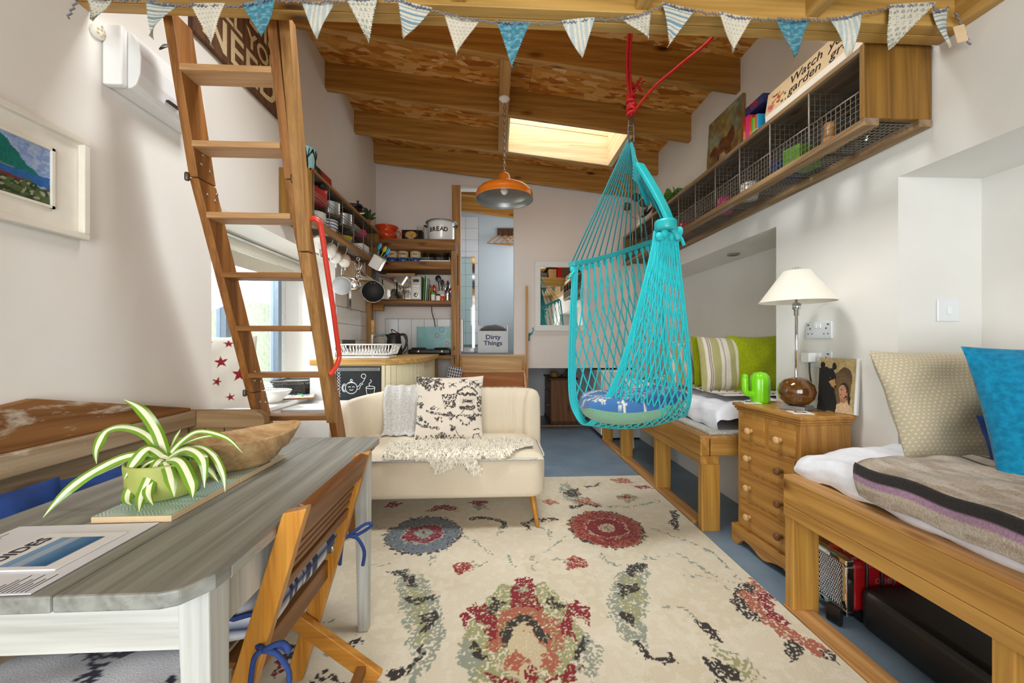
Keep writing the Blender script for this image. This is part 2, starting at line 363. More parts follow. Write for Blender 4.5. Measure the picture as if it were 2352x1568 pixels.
wood('table_top', '#7d7e78', '#a3a49d', 'y', .9, .5, knots=False, wear='#6d6c64', wearamt=.62); wood('table_paint', '#b9b8b0', '#d6d6cf', 'x', .9, .6, knots=False, wear='#8b98a0', wearamt=.66); wood('table_leg', '#b4b4ae', '#d2d3cd', 'z', .9, .6, knots=False, wear='#8b8f92', wearamt=.66)
wood('table_edge', '#6e4526', '#9a7048', 'y', 1.2, .6, wear='#a9a8a0', wearamt=.5)
wood('bench_back', '#6f4420', '#a2703e', 'y', .8, .65, wear='#c7b8a2', wearamt=.6); wood('bench_pale', '#a58a69', '#cbb595', 'y', .8, .7, wear='#d8cbb5', wearamt=.6); wood('bench_arm', '#94734c', '#bb9c72', 'x', .8, .7)
wood('bowl_wood', '#a57f52', '#cfae80', 'x', 1.2, .6, knots=False)
wood('old_pine', '#7a4a28', '#a06c40', 'z', .8, .5); wood('old_pine_dark', '#4a3020', '#6c4a30', 'z', .8, .5)
wood('sign_wood', '#4d3220', '#7c5638', 'z', 1.1, .7, knots=False)
wood('hanger', '#a97440', '#cc9a60', 'x', 1.5, .4, knots=False)
plain('white_paint', '#eeeeec', .45, var=.02); plain('white_gloss', '#f4f4f2', .15, var=.01, coat=.5); plain('offwhite', '#e9e3d6', .5, var=.03); plain('cream_paint', '#e9e0bd', .45, var=.03)
plain('wire', '#857d72', .5, .5, var=.2, vsc=80); plain('wire_dark', '#4d4943', .5, .7, var=.2); plain('steel', '#c9c9c8', .22, 1, var=.04); plain('chrome', '#dededf', .06, 1, var=.01); plain('dark_metal', '#3b3833', .4, .8)
plain('iron', '#6a6259', .5, .8, var=.25)
plain('black_plastic', '#17181a', .32, var=.1); plain('black_matt', '#1d1d1f', .6, var=.1); plain('grey_plastic', '#4c4c50', .4); plain('mid_grey', '#8f8f90', .45)
plain('red_pipe', '#d23a2a', .3, var=.05, coat=.3); plain('red_enamel', '#c8201c', .15, var=.05, coat=.6); plain('orange_enamel', '#d9471c', .18, var=.05, coat=.5); plain('lamp_orange', '#e07a1e', .3, var=.04, coat=.3)
plain('teal_wood', '#1fa9ae', .35, var=.05, coat=.2); plain('blue_glaze', '#2a5da0', .2, coat=.5, var=.08); plain('clay', '#dcc29a', .4, var=.05); plain('lime', '#7fd81c', .25, var=.05, coat=.3)
plain('sky_glaze', '#a4d8de', .25, coat=.4); plain('grout', '#8b9296', .9); plain('yellow', '#b9ad1e', .3); plain('pink', '#d6247e', .3); plain('cyan_plastic', '#2ba3d8', .3); plain('green_plastic', '#46b04a', .3); plain('teal_paint', '#2f8f98', .4)
plain('paper', '#f1f1f4', .6, var=.01); plain('paper_blue', '#e6e9f4', .5, var=.01); plain('ink', '#2a2f45', .6); plain('ink_black', '#191919', .5); plain('navy', '#1d2a5e', .5); plain('cream_letter', '#d9c49a', .7, var=.12, vsc=60)
plain('leaf', '#5f8f2c', .4, var=.2, vsc=40); plain('leaf_dark', '#2f5a2a', .45, var=.2); plain('leaf_pale', '#eef0cf', .45, var=.05); plain('soil', '#4a3a2a', .9); plain('terracotta', '#b5643c', .7); plain('ochre_bottle', '#b08a4c', .3)
plain('pot_green', '#a6ae5c', .5, var=.12, vsc=18); plain('grey_metal_pot', '#b8bcc0', .4)
plain('brown_disc', '#5b432c', .8, var=.3); plain('outside_stone', '#d8d3c8', .9, var=.25, vsc=9); plain('outside_pale', '#e6e2d8', .9, var=.1); plain('outside_green', '#cfd2b8', .9, var=.2, vsc=12)
plain('red_rope', '#c01f22', .8, var=.2, vsc=200, bmp=.5); plain('white_clay', '#efece6', .3, var=.03, coat=.3); plain('spot', '#6b6660', .5); plain('pink_clay', '#eac7b4', .4)
plain('leather', '#131313', .42, var=.25, vsc=6, bmp=.2); plain('heater_red', '#a8161c', .2, coat=.6, var=.05); plain('shade_in', '#9a9a98', .35, .6, var=.05)
plain('window_frame', '#dfe4ea', .35); plain('frame_grey', '#7d8b9b', .4); plain('bulb', '#f4f1ea', .2, var=.01); plain('tile_white', '#eceef0', .15, var=.02, coat=.4); plain('tile_grey', '#8f9698', .6)
plain('switch', '#e6eaee', .3, var=.01, coat=.2); plain('slot', '#222222', .5)
plain('tap_chrome', '#d4d6d8', .08, 1); plain('chalk', '#eef0f0', .9, var=.05, vsc=200); plain('board_black', '#22262b', .75, var=.25, vsc=5)
plain('amber', '#6a3f0e', .05, var=.5, vsc=14, coat=1, trans=.35); plain('slate', '#a9adb0', .25, .6, var=.1)
plain('ribbon_grey', '#7c7880', .8, var=.1); plain('denim', '#26407c', .85, var=.15, vsc=90); plain('blue_cush', '#173f86', .8, var=.25, vsc=25, bmp=.3)
plain('cardboard', '#b98f5c', .8); plain('pillow_beige', '#d9bfa0', .9)
fabric('sofa', '#e4d8c4', '#d6c8ae', 330, stretch=(1, 1, 3)); fabric('throw_grey', '#e6e4e0', '#b0aeab', 190, bmp=.9); fabric('sheet', '#eff0f8', '#e9eaf4', 40, bmp=.1); fabric('beige_dot', '#b3a78c', '#a89c80', 260)
fabric('blue_waffle', '#1187b0', '#0a6f96', 60, bmp=.6); fabric('mat_grey', '#cfcdc6', '#9d9a93', 150, bmp=.8, stretch=(1, 1, 1)); fabric('lime_cloth', '#a3b312', '#8c9a0e', 120); fabric('fleece', '#f6f0e2', '#efe4cc', 60, bmp=.8, sheen=.6)
fabric('net', '#38d2d8', '#17b2be', 300, bmp=.9, stretch=(1, 1, 1)); fabric('net_dark', '#159aa3', '#0b7f88', 300); fabric('mint', '#8cc0a4', '#7db396', 200); fabric('shade', '#ece7da', '#e6e0d2', 260, bmp=.15); fabric('grey_wool', '#6f6d6b', '#565453', 120)
painted('print_cloth', .9, .12, 320, .35, .15, .2); painted('print_paper', .55, .03, 100, 0); painted('print_paint', .55, .12, 120, .4); painted('print_rug', .97, .22, 420, 1.0, .2, .1); painted('print_gloss', .15, .02, 50, 0, 0, .5)
painted('print_wool', .95, .3, 170, .8, .2, .2)
glassy('glass', (.96, .985, .98), .08); glassy('pane', (.97, .99, 1), .12); glassy('shower', (.86, .94, .93), .3); thincloth('sheer', '#f4f6f8', .25); thincloth('gauze', '#f7f8fa', .12)
_m, _nt, _b = newmat('mirror'); _b.inputs['Metallic'].default_value = 1; _b.inputs['Roughness'].default_value = .01; _b.inputs['Base Color'].default_value = (.9, .91, .9, 1)
_m, _nt, _b = newmat('dark_glass'); _b.inputs['Base Color'].default_value = (.05, .05, .055, 1); _b.inputs['Roughness'].default_value = .03; _b.inputs['Metallic'].default_value = .75
def floor_mat():
    m, nt, bs = newmat('floor_blue'); v = coords(nt); f = noise(nt, v, 3, 5, .4); g = noise(nt, coords(nt, (1, 14, 1), (0, 0, .6)), 9, 4, 2)
    c = ramp(nt, f, [(.3, hx('#6a8094')), (.7, hx('#7f94a6'))]); s = ramp(nt, g, [(.74, (0, 0, 0)), (.78, (1, 1, 1))]); c = mixc(nt, mixc(nt, .35, (0, 0, 0, 1), s), c, hx4('#b4bcc0'))
    nt.links.new(c, bs.inputs['Base Color']); bs.inputs['Roughness'].default_value = .38; bump(nt, bs, f, .1, .003)
floor_mat()
# ---------------------------------------------------------------- the room
XL, XR, YB, YR = -1.413, 1.73, 4.68, -2.0
def zb(x): return 3.27-.1145*(x-XL)          # underside of the rafters
def slab(mb, x0, x1, y0, y1, d0, d1):
    return mb.hexa([(x0,y0,zb(x0)+d0),(x1,y0,zb(x1)+d0),(x1,y1,zb(x1)+d0),(x0,y1,zb(x0)+d0),(x0,y0,zb(x0)+d1),(x1,y0,zb(x1)+d1),(x1,y1,zb(x1)+d1),(x0,y1,zb(x0)+d1)])
# floor: painted sheets
fl = struct(MB().box(-1.92, 2.3, YR-.3, 6.3, -.12, -.016), 'floor', 'floor_blue')
ys = [YR, -1.25, -.05, 1.1, 2.34, 3.54, 4.85, 6.0]
for a, b in zip(ys[:-1], ys[1:]):
    for x0, x1 in ((XL-.02, .42), (.42, 2.1)):
        MB().box(x0+.0012, x1-.0012, a+.0012, b-.0012, -.016, 0).build('floor_sheet', 'floor_blue', fl)
# left wall with the deep window opening
w = MB().box(-1.92, XL, YR, 1.99, 0, 3.5).box(-1.92, XL, 3.49, YB+.08, 0, 3.5).box(-1.92, XL, 1.99, 3.49, 1.845, 3.5).box(-1.92, XL, 1.99, 3.49, 0, .71)
wl = struct(w, 'wall_left', 'wall_cream')
# right wall with two bed alcoves
w = MB().box(XR, 2.3, YR, YB+.08, 0, .55).box(XR, 2.3, 1.56, 2.269, .55, 1.855).box(XR, 2.3, YR, YB+.08, 1.855, 3.16).box(XR, 2.3, 4.3, YB+.08, .55, 1.855).box(XR, 2.3, YR, -.6, .55, 1.855)
w.box(2.11, 2.3, -.6, 1.56, .55, 1.855).box(2.11, 2.3, 2.269, 4.3, .55, 1.855)
wr = struct(w, 'wall_right', 'wall_right')
# back wall: doorway to the raised bathroom, open recess below on the right
def wpoly(mb, x0, x1, z0, y0=YB, y1=YB+.08):
    return mb.prism([(x0, z0), (x1, z0), (x1, zb(x1)+.22), (x0, zb(x0)+.22)], y0, y1, 'y')
w = MB(); wpoly(w, XL, -.402, 0); wpoly(w, -.402, .245, 3.02); wpoly(w, .245, XR, .823); w.box(-.402, .39, YB, YB+.08, 0, .98)
w.box(.25, .39, YB-.012, YB, .823, 3.02)
wb = struct(w, 'wall_back', 'wall_pink')
# kitchen tiles
MB().box(XL-.001, XL+.004, 3.495, 4.375, 1.01, 1.475).build('grout', 'grout', wl); MB().box(-1.305, -.365, YB-.004, YB+.001, 1.025, 1.425).build('grout', 'grout', wb)
for r in range(3):
    for c in range(3):
        MB().box(XL, XL+.008, 3.5+c*.29, 3.785+c*.29, 1.012+r*.153, 1.162+r*.153).build('wall_tile', 'tile_white', wl, bevel=.0015)
for c in range(6):
    MB().box(-1.30+c*.155, -1.149+c*.155, YB-.008, YB, 1.03, 1.42).build('wall_tile', 'tile_white', wb, bevel=.0015)
# rear wall (behind the camera) with a wide glazed opening
w = MB().box(XL, -1.38, YR-.1, YR, 0, 3.4).box(1.3, XR, YR-.1, YR, 0, 3.3).box(-1.38, 1.3, YR-.1, YR, 2.4, 3.3).box(-1.38, 1.3, YR-.1, YR, 0, .25)
struct(w, 'wall_rear', 'wall_cream')
wn = struct(MB().box(-1.38, 1.3, YR-.08, YR-.03, .25, .31).box(-1.38, 1.3, YR-.08, YR-.03, 2.34, 2.4).box(-1.38, -1.32, YR-.08, YR-.03, .31, 2.34).box(1.24, 1.3, YR-.08, YR-.03, .31, 2.34), 'window_3', 'white_paint')
for x0, x1 in ((-1.32, -.06), (-.02, 1.24)): MB().box(x0, x1, YR-.058, YR-.052, .31, 2.34).build('pane', 'pane', wn)
MB().box(-.06, -.02, YR-.08, YR-.03, .31, 2.34).build('mullion', 'white_paint', wn)
# ceiling: OSB panels, rafters, noggins
ce = struct(slab(MB(), -1.95, 2.3, YR, 1.36, .243, .30), 'ceiling', 'osb')
slab(MB(), -1.95, -.55, 1.36, 1.94, .243, .30).build('deck_strip', 'osb', ce); slab(MB(), .85, 2.3, 1.36, 1.94, .243, .30).build('deck_strip', 'osb', ce); slab(MB(), -1.95, 2.3, 1.94, 3.33, .243, .30).build('deck_strip', 'osb', ce)
slab(MB(), -1.95, .14, 3.33, 4.0, .243, .30).build('deck_strip', 'osb', ce); slab(MB(), 1.2, 2.3, 3.33, 4.0, .243, .30).build('deck_strip', 'osb', ce); slab(MB(), -1.95, 2.3, 4.0, 6.6, .243, .30).build('deck_strip', 'osb', ce)
for a, b in ((YR, -.7), (-.7, .62), (.62, 1.36), (1.94, 2.64), (2.64, 3.31)):
    for x0, x1 in ((XL, .3), (.3, XR)):
        slab(MB(), x0+.001, x1-.001, a+.001, b-.001, .225, .243).build('roof_panel', 'osb', ce)
for x0, x1 in ((XL, -.55), (.85, XR)): slab(MB(), x0, x1, 1.361, 1.939, .225, .243).build('roof_panel', 'osb', ce)
for x0, x1 in ((XL, .14), (1.2, XR)): slab(MB(), x0, x1, 3.311, 3.97, .225, .243).build('roof_panel', 'osb', ce)
for a, b in ((3.98, 4.64), (4.77, 5.95), (5.96, 6.5)):
    for x0, x1 in ((XL, .5), (.5, XR)): slab(MB(), x0+.001, x1-.001, a, b, .225, .243).build('roof_panel', 'osb', ce)
for yf in (1.32, 1.99, 2.66, 3.33, 4.0, 4.63, 5.32, 5.98):
    slab(MB(), XL-.002, XR+.002, yf-.05, yf, 0, .225).build('rafter', 'rafter_x', ce, bevel=.003)
for y0, y1, m in ((2.66, 3.28, 'pale'), (3.33, 3.95, 'rafter')):
    slab(MB(), .045, .125, y0, y1, .001, .2).build('noggin', 'rafter_y', ce, bevel=.002)
# skylight: lined shaft, frame and pane
sk = struct(slab(slab(MB(), .14, 1.2, 3.335, 3.36, .52, .56), .14, 1.2, 3.92, 3.95, .52, .56), 'window_2', 'pale_x')
slab(MB(), .15, 1.2, 3.925, 3.948, .004, .30).build('lining_board', 'pale_x', sk, bevel=.002)
slab(MB(), .15, 1.2, 3.925, 3.948, .305, .52).build('lining_board', 'pale_x', sk, bevel=.002)
slab(MB(), .15, 1.2, 3.332, 3.35, .23, .52).build('lining_board', 'pale_x', sk, bevel=.002)
slab(MB(), 1.185, 1.235, 3.335, 3.948, .004, .20).build('lining_board', 'pale_y', sk, bevel=.002); slab(MB(), 1.185, 1.22, 3.335, 3.948, .205, .52).build('lining_board', 'pale_y', sk, bevel=.002)
slab(MB(), .126, .145, 3.335, 3.948, .004, .52).build('lining_board', 'pale_y', sk, bevel=.002)
slab(MB(), .14, 1.2, 3.335, 3.948, .54, .545).build('pane', 'pane', sk)
added_sk = struct(slab(slab(MB(), -.55, .85, 1.36, 1.385, .225, .36), -.55, .85, 1.915, 1.94, .225, .36), 'added_skylight', 'pale_x')  # second skylight, unseen and made up to let more light in
slab(MB(), -.55, -.525, 1.385, 1.915, .225, .36).build('lining_board', 'pale_y', added_sk); slab(MB(), .825, .85, 1.385, 1.915, .225, .36).build('lining_board', 'pale_y', added_sk); slab(MB(), -.525, .825, 1.385, 1.915, .335, .34).build('pane', 'pane', added_sk)
# bathroom beyond the doorway, on its raised floor
struct(MB().box(-.75, XR, YB+.08, 6.45, .86, .985), 'floor_bathroom', 'tile_grey')
w = MB(); w.prism([(-.75, .985), (1.0, .985), (1.0, zb(1.0)+.22), (-.75, zb(-.75)+.22)], 6.22, 6.3, 'y'); w.box(.98, 1.05, YB+.08, 6.22, .985, 3.2); w.box(-.75, -.66, YB+.08, 6.22, .985, 3.4)
wbath = struct(w, 'wall_bathroom', 'bath_blue')
MB().box(-.66, -.245, 6.214, 6.2195, 1.07, 3.16).build('grout', 'grout', wbath)
for r in range(11):
    for c in range(2): MB().box(-.655+c*.204, -.455+c*.204, 6.212, 6.22, 1.1+r*.188, 1.284+r*.188).build('wall_tile', 'tile_white', wbath, bevel=.0015)
# recess under the bathroom floor
struct(MB().box(XR, 1.8, YB+.08, 5.98, 0, .86).box(.36, .39, YB+.08, 5.95, 0, .86).box(.39, XR, 5.92, 5.98, 0, .86), 'wall_recess', 'wall_white')
struct(MB().box(.42, 1.25, 5.17, 5.21, 0, .012), 'trim_1', 'strip_y')
struct(MB().box(-.5, -.402, YB-.045, YB, 0, 3.03), 'trim_2', 'step_z')
struct(MB().box(-.402, .245, YB-.02, YB+.08, 3.0, 3.02), 'trim_3', 'white_paint')
# window in the left wall
wi = struct(MB().box(-1.90, -1.84, 1.99, 3.49, .72, .78).box(-1.90, -1.84, 1.99, 3.49, 1.785, 1.845).box(-1.90, -1.84, 1.99, 2.05, .78, 1.785).box(-1.90, -1.84, 3.41, 3.49, .78, 1.785), 'window_1', 'window_frame')
MB().box(-1.90, -1.835, 3.36, 3.41, .78, 1.785).build('casement_frame', 'frame_grey', wi); MB().box(-1.90, -1.835, 2.72, 2.77, .78, 1.785).build('casement_frame', 'frame_grey', wi)
MB().box(-1.875, -1.87, 2.05, 2.72, .78, 1.785).build('pane', 'pane', wi); MB().box(-1.875, -1.87, 2.77, 3.36, .78, 1.785).build('pane', 'pane', wi)
struct(MB().box(-1.84, XL+.01, 1.99, 3.49, .71, .735), 'trim_4', 'white_gloss', bevel=.003)
# garden outside the window: stone steps and bank
g = thing('garden_steps', 'pale stone garden steps outside the window', 'steps', (-3.2, 3.4, 0))
for i in range(6):
    for j in range(4):
        MB().box(-2.9-.32*i-.36, -2.9-.32*i, 2.0+j*.72+(.3 if i % 2 else 0), 2.7+j*.72+(.3 if i % 2 else 0), .45+.17*i, .60+.17*i).build('stone_block', 'outside_stone', g, bevel=.012)
    MB().box(-2.9-.32*i-.36, -2.87-.32*i, 1.9, 5.2, .60+.17*i, .62+.17*i).build('tread', 'outside_pale', g, bevel=.006)
struct(MB().box(-8, -2.2, -1, 12, -.2, .0), 'ground_garden', 'outside_green')
one(MB().box(-5.3, -5.1, 0, 9, 0, 2.0), 'garden_bank', 'outside_green', 'green garden bank rising behind the stone steps', 'bank')
# loft platform over the camera
lo = thing('loft_platform', 'timber loft platform with doubled front beam', 'loft', (.15, -.3, 2.3))
MB().box(XL+.002, XR-.002, 1.32, 1.364, 2.30, 2.46).build('beam', 'loft_x', lo, bevel=.003); MB().box(XL+.002, XR-.002, 1.366, 1.41, 2.30, 2.46).build('beam', 'loft_x', lo, bevel=.003)
for x in (-.74, -.12, .52, 1.14): MB().box(x-.025, x+.025, YR+.002, 1.32, 2.312, 2.46).build('joist', 'loft_y', lo, bevel=.002)
MB().box(XL+.002, XL+.05, YR+.002, 1.32, 2.305, 2.46).build('wall_plate', 'loft_y', lo); MB().box(XR-.05, XR-.002, YR+.002, 1.32, 2.305, 2.46).build('wall_plate', 'loft_y', lo)
for i in range(11): MB().box(XL+.002, XR-.002, YR+.002+i*.31, YR+.305+i*.31, 2.46, 2.485).build('deck_board', 'loft_x', lo)
# ---------------------------------------------------------------- soft shapes
def pillow(M, w, h, t, nu=22, nv=22, wr=.006, seed=1, pinch=.10, sag=0, colfn=None, pw=2.6):
    """cushion in local x (width) y (height), z thickness; two skins sharing a seam"""
    r = random.Random(seed); ph = [r.uniform(0, 6.28) for _ in range(6)]
    def pos(u, v, side):
        a, b = 2*u-1, 2*v-1
        x = a*w/2*(1-pinch*(1-b*b)*abs(a)**3*.6); y = b*h/2*(1-pinch*(1-a*a)*abs(b)**3*.6)
        q = max(0, 1-abs(a)**pw)**.6*max(0, 1-abs(b)**pw)**.6
        z = side*t/2*q*(1+.10*math.sin(3*a+ph[0])*math.sin(2.5*b+ph[1]))
        z += wr*q**.5*(math.sin(9*a+4*b+ph[2])*.5+math.sin(7*b-5*a+ph[3])*.5)+.02*t*math.sin(2*a+ph[4])
        return Vector((x, y-sag*(1-b)*.5*(a*a), z))
    mb = MB(M); mb.grid(lambda u, v: pos(u, v, 1), nu, nv); mb.grid(lambda u, v: pos(1-u, v, -1), nu, nv)
    if colfn is not None:
        U, V = np.meshgrid(np.linspace(0, 1, nu+1), np.linspace(0, 1, nv+1)); a = colfn(nu+1, nv+1); b = a.reshape(nv+1, nu+1, 4)[:, ::-1].reshape(-1, 4)
        mb.col = np.concatenate([a, b])
    return mb
def stand(p, yaw, lean):   # cushion frame: centre p, faces -y turned by yaw, leaned back
    return T(*p) @ rotz(yaw) @ Matrix.Rotation(PI/2-lean, 4, 'X')
# ---------------------------------------------------------------- beds
def bed(name, label, y0, y1, legs, near_end):
    b = thing(name, label, 'bed', ((1.25+2.09)/2, (y0+y1)/2, 0), 'alcove beds')
    MB().box(1.25, 1.305, y0, y1, .457, .56).build('rail', 'bed_y', b, bevel=.003)
    MB().box(1.25, 1.365, y0, y1, .405, .456).build('rail', 'bed_y', b, bevel=.003)
    for a in legs: MB().box(1.258, 1.372, a, a+.045, .0, .405).build('leg', 'bed_z', b, bevel=.003)
    e = near_end
    MB().box(1.315, 1.72, min(e, e+.05), max(e, e+.05), .457, .56).build('cross_rail', 'bed_x', b, bevel=.003)
    MB().box(1.25, 1.724, y0+.004, y1-.004, .561, .579).build('base_board', 'strip_y', b)
    MB().box(1.25, 1.345, y0+.1, y1, .0, .02).build('floor_rail', 'strip_y', b, bevel=.002)
    return b
bed('alcove_bed', 'pine plank bed in the alcove behind the turquoise hammock', 2.26, 4.40, (2.26, 2.91, 3.72, 4.355), 2.262)
bed('alcove_bed', 'pine plank bed with red heater stored beneath', -.55, 1.598, (1.553, .866, .1, -.5), 1.546)
one(MB().box(1.315, 2.1, 2.275, 4.2, .58, .596), 'underlay', 'mat_grey', 'grey woven underlay beneath white mattress, beside chest of drawers', 'underlay', bevel=.004)
def mattress(name, label, x0, x1, y0, y1, z0, z1, seed, r=.05):
    rr = random.Random(seed); ph = [rr.uniform(0, 6.28) for _ in range(8)]; mb = MB(); n, m = 46, 30
    def wr(x, y): return .006*math.sin(23*x+9*y+ph[0])+.005*math.sin(31*y-12*x+ph[1])+.004*math.sin(57*x+33*y+ph[2])
    prof = [(0, 0), (-.2, .15), (-.25, .4), (-.18, .7), (.1, .9), (.5, .98), (1.0, 1.0)]
    def fn(u, v):
        y = lerp(y0, y1, u); edge = min(u, 1-u)*(y1-y0); e = min(1, edge/.1); e = math.sqrt(max(0, 1-(1-e)**2))
        if v < .35:
            k = v/.35*6; i = min(int(k), 5); f = k-i; a = [lerp(prof[i][q], prof[i+1][q], f) for q in (0, 1)]
            x = x0+.03+a[0]*.06; z = z0+(z1-z0)*a[1]*(.45+.55*e)
        else:
            t = (v-.35)/.65; x = lerp(x0+.09, x1, t); z = z0+(z1-z0)*(.45+.55*e)+.03*math.sin(PI*min(1, t*1.2)*.8)*e
        yy = y+(.02 if u < .5 else -.02)*(1-e)
        return Vector((min(x+.4*wr(z*3, y), 1.724) if 1.55 < yy < 2.275 else x+.4*wr(z*3, y), yy, z+wr(x, y)))
    mb.grid(fn, 70, 44)
    return one(mb, name, 'sheet', label, 'mattress', 'white mattresses')
mattress('mattress', 'white sheeted mattress under striped and lime cushions', 1.37, 2.1, 2.3, 4.2, .597, .745, 3)
mattress('mattress', 'white sheeted mattress under grey striped wool blanket', 1.275, 2.1, -.5, 1.61, .58, .685, 5)
# patterned throw on the far bed
cv = Cv(120, 180, 0, .55, 0, 1.7, '#e7e0d2')
for k in range(12):
    y = .07+k*.14; cv.line([(x/40*.55, y+.02*abs((x % 4)-2)) for x in range(41)], .012, '#2b2a2e'); cv.line([(x/20*.55, y+.05+.012*(x % 2)) for x in range(21)], .016, '#8a4a28' if k % 2 else '#3a3638')
    cv.line([(0, y+.085), (.55, y+.085)], .008, '#3a3638')
mb = MB(); mb.grid(lambda u, v: Vector((1.50+.58*u, 2.42+1.7*v, .796+.006*math.sin(9*v*6.28)*math.sin(u*9))), 119, 179); mb.col = cv.cols()
one(mb, 'patterned_throw', 'print_cloth', 'black and rust zigzag throw on alcove bed beneath cushions', 'throw')
# cushions on the far bed
def stripes(nx, ny):
    cv = Cv(nx, ny, 0, 1, 0, 1, '#e9e2d0')
    for x, w, c in ((.04, .1, '#b9b27c'), (.30, .14, '#b7b17a'), (.62, .12, '#b9b27c'), (.17, .012, '#8c5a74'), (.2, .008, '#8c5a74'), (.45, .02, '#a58a9c'), (.49, .012, '#8c5a74'), (.8, .014, '#8c5a74'), (.84, .022, '#94647e'), (.93, .04, '#d8cfb4')):
        cv.fill(np.abs(cv.X-x) < w/2, c)
    cv.mottle(.05, 40); return cv.cols()
one(pillow(stand((1.71, 2.78, .985), -.10, .22), .35, .42, .13, 60, 30, seed=4, colfn=stripes), 'striped_cushion', 'print_cloth', 'olive and plum striped cushion standing before lime cushions', 'cushion')
one(pillow(stand((1.50, 3.05, .975), .5, .25), .34, .38, .12, 60, 30, seed=8, colfn=stripes), 'striped_cushion', 'print_cloth', 'olive striped cushion half hidden by turquoise hammock net', 'cushion')
one(pillow(stand((1.925, 2.72, .985), -.25, .20), .36, .43, .15, seed=6, wr=.012), 'lime_cushion', 'lime_cloth', 'plain lime green cushion with frilled edge against the pillar', 'cushion')
one(pillow(stand((1.80, 3.02, .985), .1, .12), .42, .42, .12, seed=9, wr=.012), 'lime_cushion', 'lime_cloth', 'lime green cushion tucked behind striped cushion', 'cushion')
# blanket and pillows on the near bed
cv = Cv(150, 90, 0, 1.65, 0, .62, '#b9aa9a')
cv.fill(vnoise(cv.X, cv.Y, 22, 4) > .55, '#a4937f', .7); cv.fill(vnoise(cv.X*.3, cv.Y, 60, 6) > .6, '#cdc3b8', .7)
for a, b, c in ((.075, .11, '#2d2826'), (.055, .075, '#a987a0'), (.035, .05, '#c2b3a2'), (.44, .455, '#3a3030'), (.50, .512, '#3a3030')):
    cv.fill((cv.Y > a) & (cv.Y < b), c, 1)
def bl(u, v):
    y = 1.27-1.65*u; s = .62*v
    if s < .11: x, z = 1.268-.01*math.sin(s*28), .615+s
    else: x = 1.268+(s-.11)*(1-.08*u); z = .725+.025*math.sin(min(1, (s-.11)/.35)*PI*.6)
    if s >= .11 and s < .17: z -= .012*(1-(s-.11)/.06)
    return Vector((x+.004*math.sin(20*y), y+.02*math.sin(v*6), z+.004*math.sin(30*y+20*x)+.003*math.sin(50*x)))
mb = MB(); mb.grid(bl, 149, 89); mb.col = cv.cols()
one(mb, 'wool_blanket', 'print_wool', 'grey brown wool blanket with black and mauve stripes', 'blanket', solid=.008)
def dots(nx, ny):
    cv = Cv(nx, ny, 0, 1, 0, 1, '#b5aa90'); gx = cv.X*36; gy = cv.Y*32; gx = gx+.5*(np.floor(gy) % 2)
    cv.fill(np.hypot(gx-np.floor(gx)-.5, gy-np.floor(gy)-.5) < .19, '#d6ccb4'); return cv.cols()
one(pillow(stand((1.79, 1.40, .905), -.12, .38), .50, .45, .21, 210, 190, seed=12, wr=.015, colfn=dots, pw=1.9), 'dotted_pillow', 'print_cloth', 'beige pillow with tiny white dots leaning in alcove', 'pillow')
def waffle():
    mb = pillow(stand((1.80, 1.05, .915), -.32, .30), .56, .46, .17, 90, 74, seed=15, wr=.0)
    N = 91*75
    for i in range(N):
        u = i % 91; v = i//91
        if 2 < u < 88 and 2 < v < 72:
            d = .004 if (u % 3 != 0 and v % 3 != 0) else 0
            mb.v[i] = mb.v[i]-(mb.M.to_3x3() @ Vector((0, 0, d)))
    return mb
one(waffle(), 'waffle_cushion', 'blue_waffle', 'bright teal blue waffle cushion in front of dotted pillow', 'cushion')
one(pillow(stand((1.77, 1.19, .80), -.2, .3), .24, .20, .06, seed=19), 'navy_cushion', 'denim', 'dark navy cushion glimpsed behind teal waffle cushion', 'cushion')
# ---------------------------------------------------------------- chest of drawers
CH = T(1.415, 1.70, 0) @ rotz(math.radians(4.5))      # local x: into the wall, y: along the front, origin near front corner of the top
ch = thing('chest_of_drawers', 'small pine chest of drawers between the two beds', 'chest', (1.56, 1.94, 0))
W_, D_ = .46, .295
MB(CH).box(.022, D_-.005, .024, W_-.024, .09, .755).build('body', 'pine_z', ch, bevel=.003)
tp = MB(CH); 
for a, z0, z1 in ((.0, .782, .802), (.008, .768, .782), (.015, .755, .768)): tp.box(a, D_, a, W_-a, z0, z1)
tp.build('top', 'pine_y', ch, bevel=.006, seg=3)
sk_ = [(.0, .0), (.05, .0), (.07, .03), (.10, .045), (.14, .04), (.175, .03), (.20, .018), (.23, .012), (.26, .018), (.285, .03), (.32, .04), (.36, .045), (.39, .03), (.41, .0), (.46, .0), (.46, .105), (0, .105)]
MB(CH).prism([(a, b) for a, b in sk_], -.002, .02, 'x').build('plinth', 'pine_y', ch, bevel=.003)
MB(CH).box(.02, D_, -.0, .022, 0, .105).build('plinth', 'pine_x', ch, bevel=.003)
MB(CH).box(.02, D_, W_-.022, W_, 0, .105).build('plinth', 'pine_x', ch, bevel=.003)
def drawer(y0, y1, z0, z1, knobs):
    d = MB(CH).box(.0155, .05, y0, y1, z0, z1).build('drawer', 'pine_y', ch, bevel=.003)
    for y, m in knobs:
        prof = [(.010, 0), (.011, .006), (.008, .010), (.0075, .014), (.016, .020), (.019, .027), (.016, .035), (.007, .039), (0, .04)]
        K = CH @ T(.0155, y, (z0+z1)/2) @ Matrix.Rotation(-PI/2, 4, 'Y')
        MB(K).lathe(prof, 14).build('knob', m, d)
drawer(.05, .212, .60, .725, [(.131, 'knob_pale')]); drawer(.238, .412, .60, .725, [(.325, 'knob_pale')])
for z0, z1 in ((.435, .585), (.275, .42), (.115, .26)): drawer(.05, .412, z0, z1, [(.125, 'knob_dark'), (.335, 'knob_pale')])
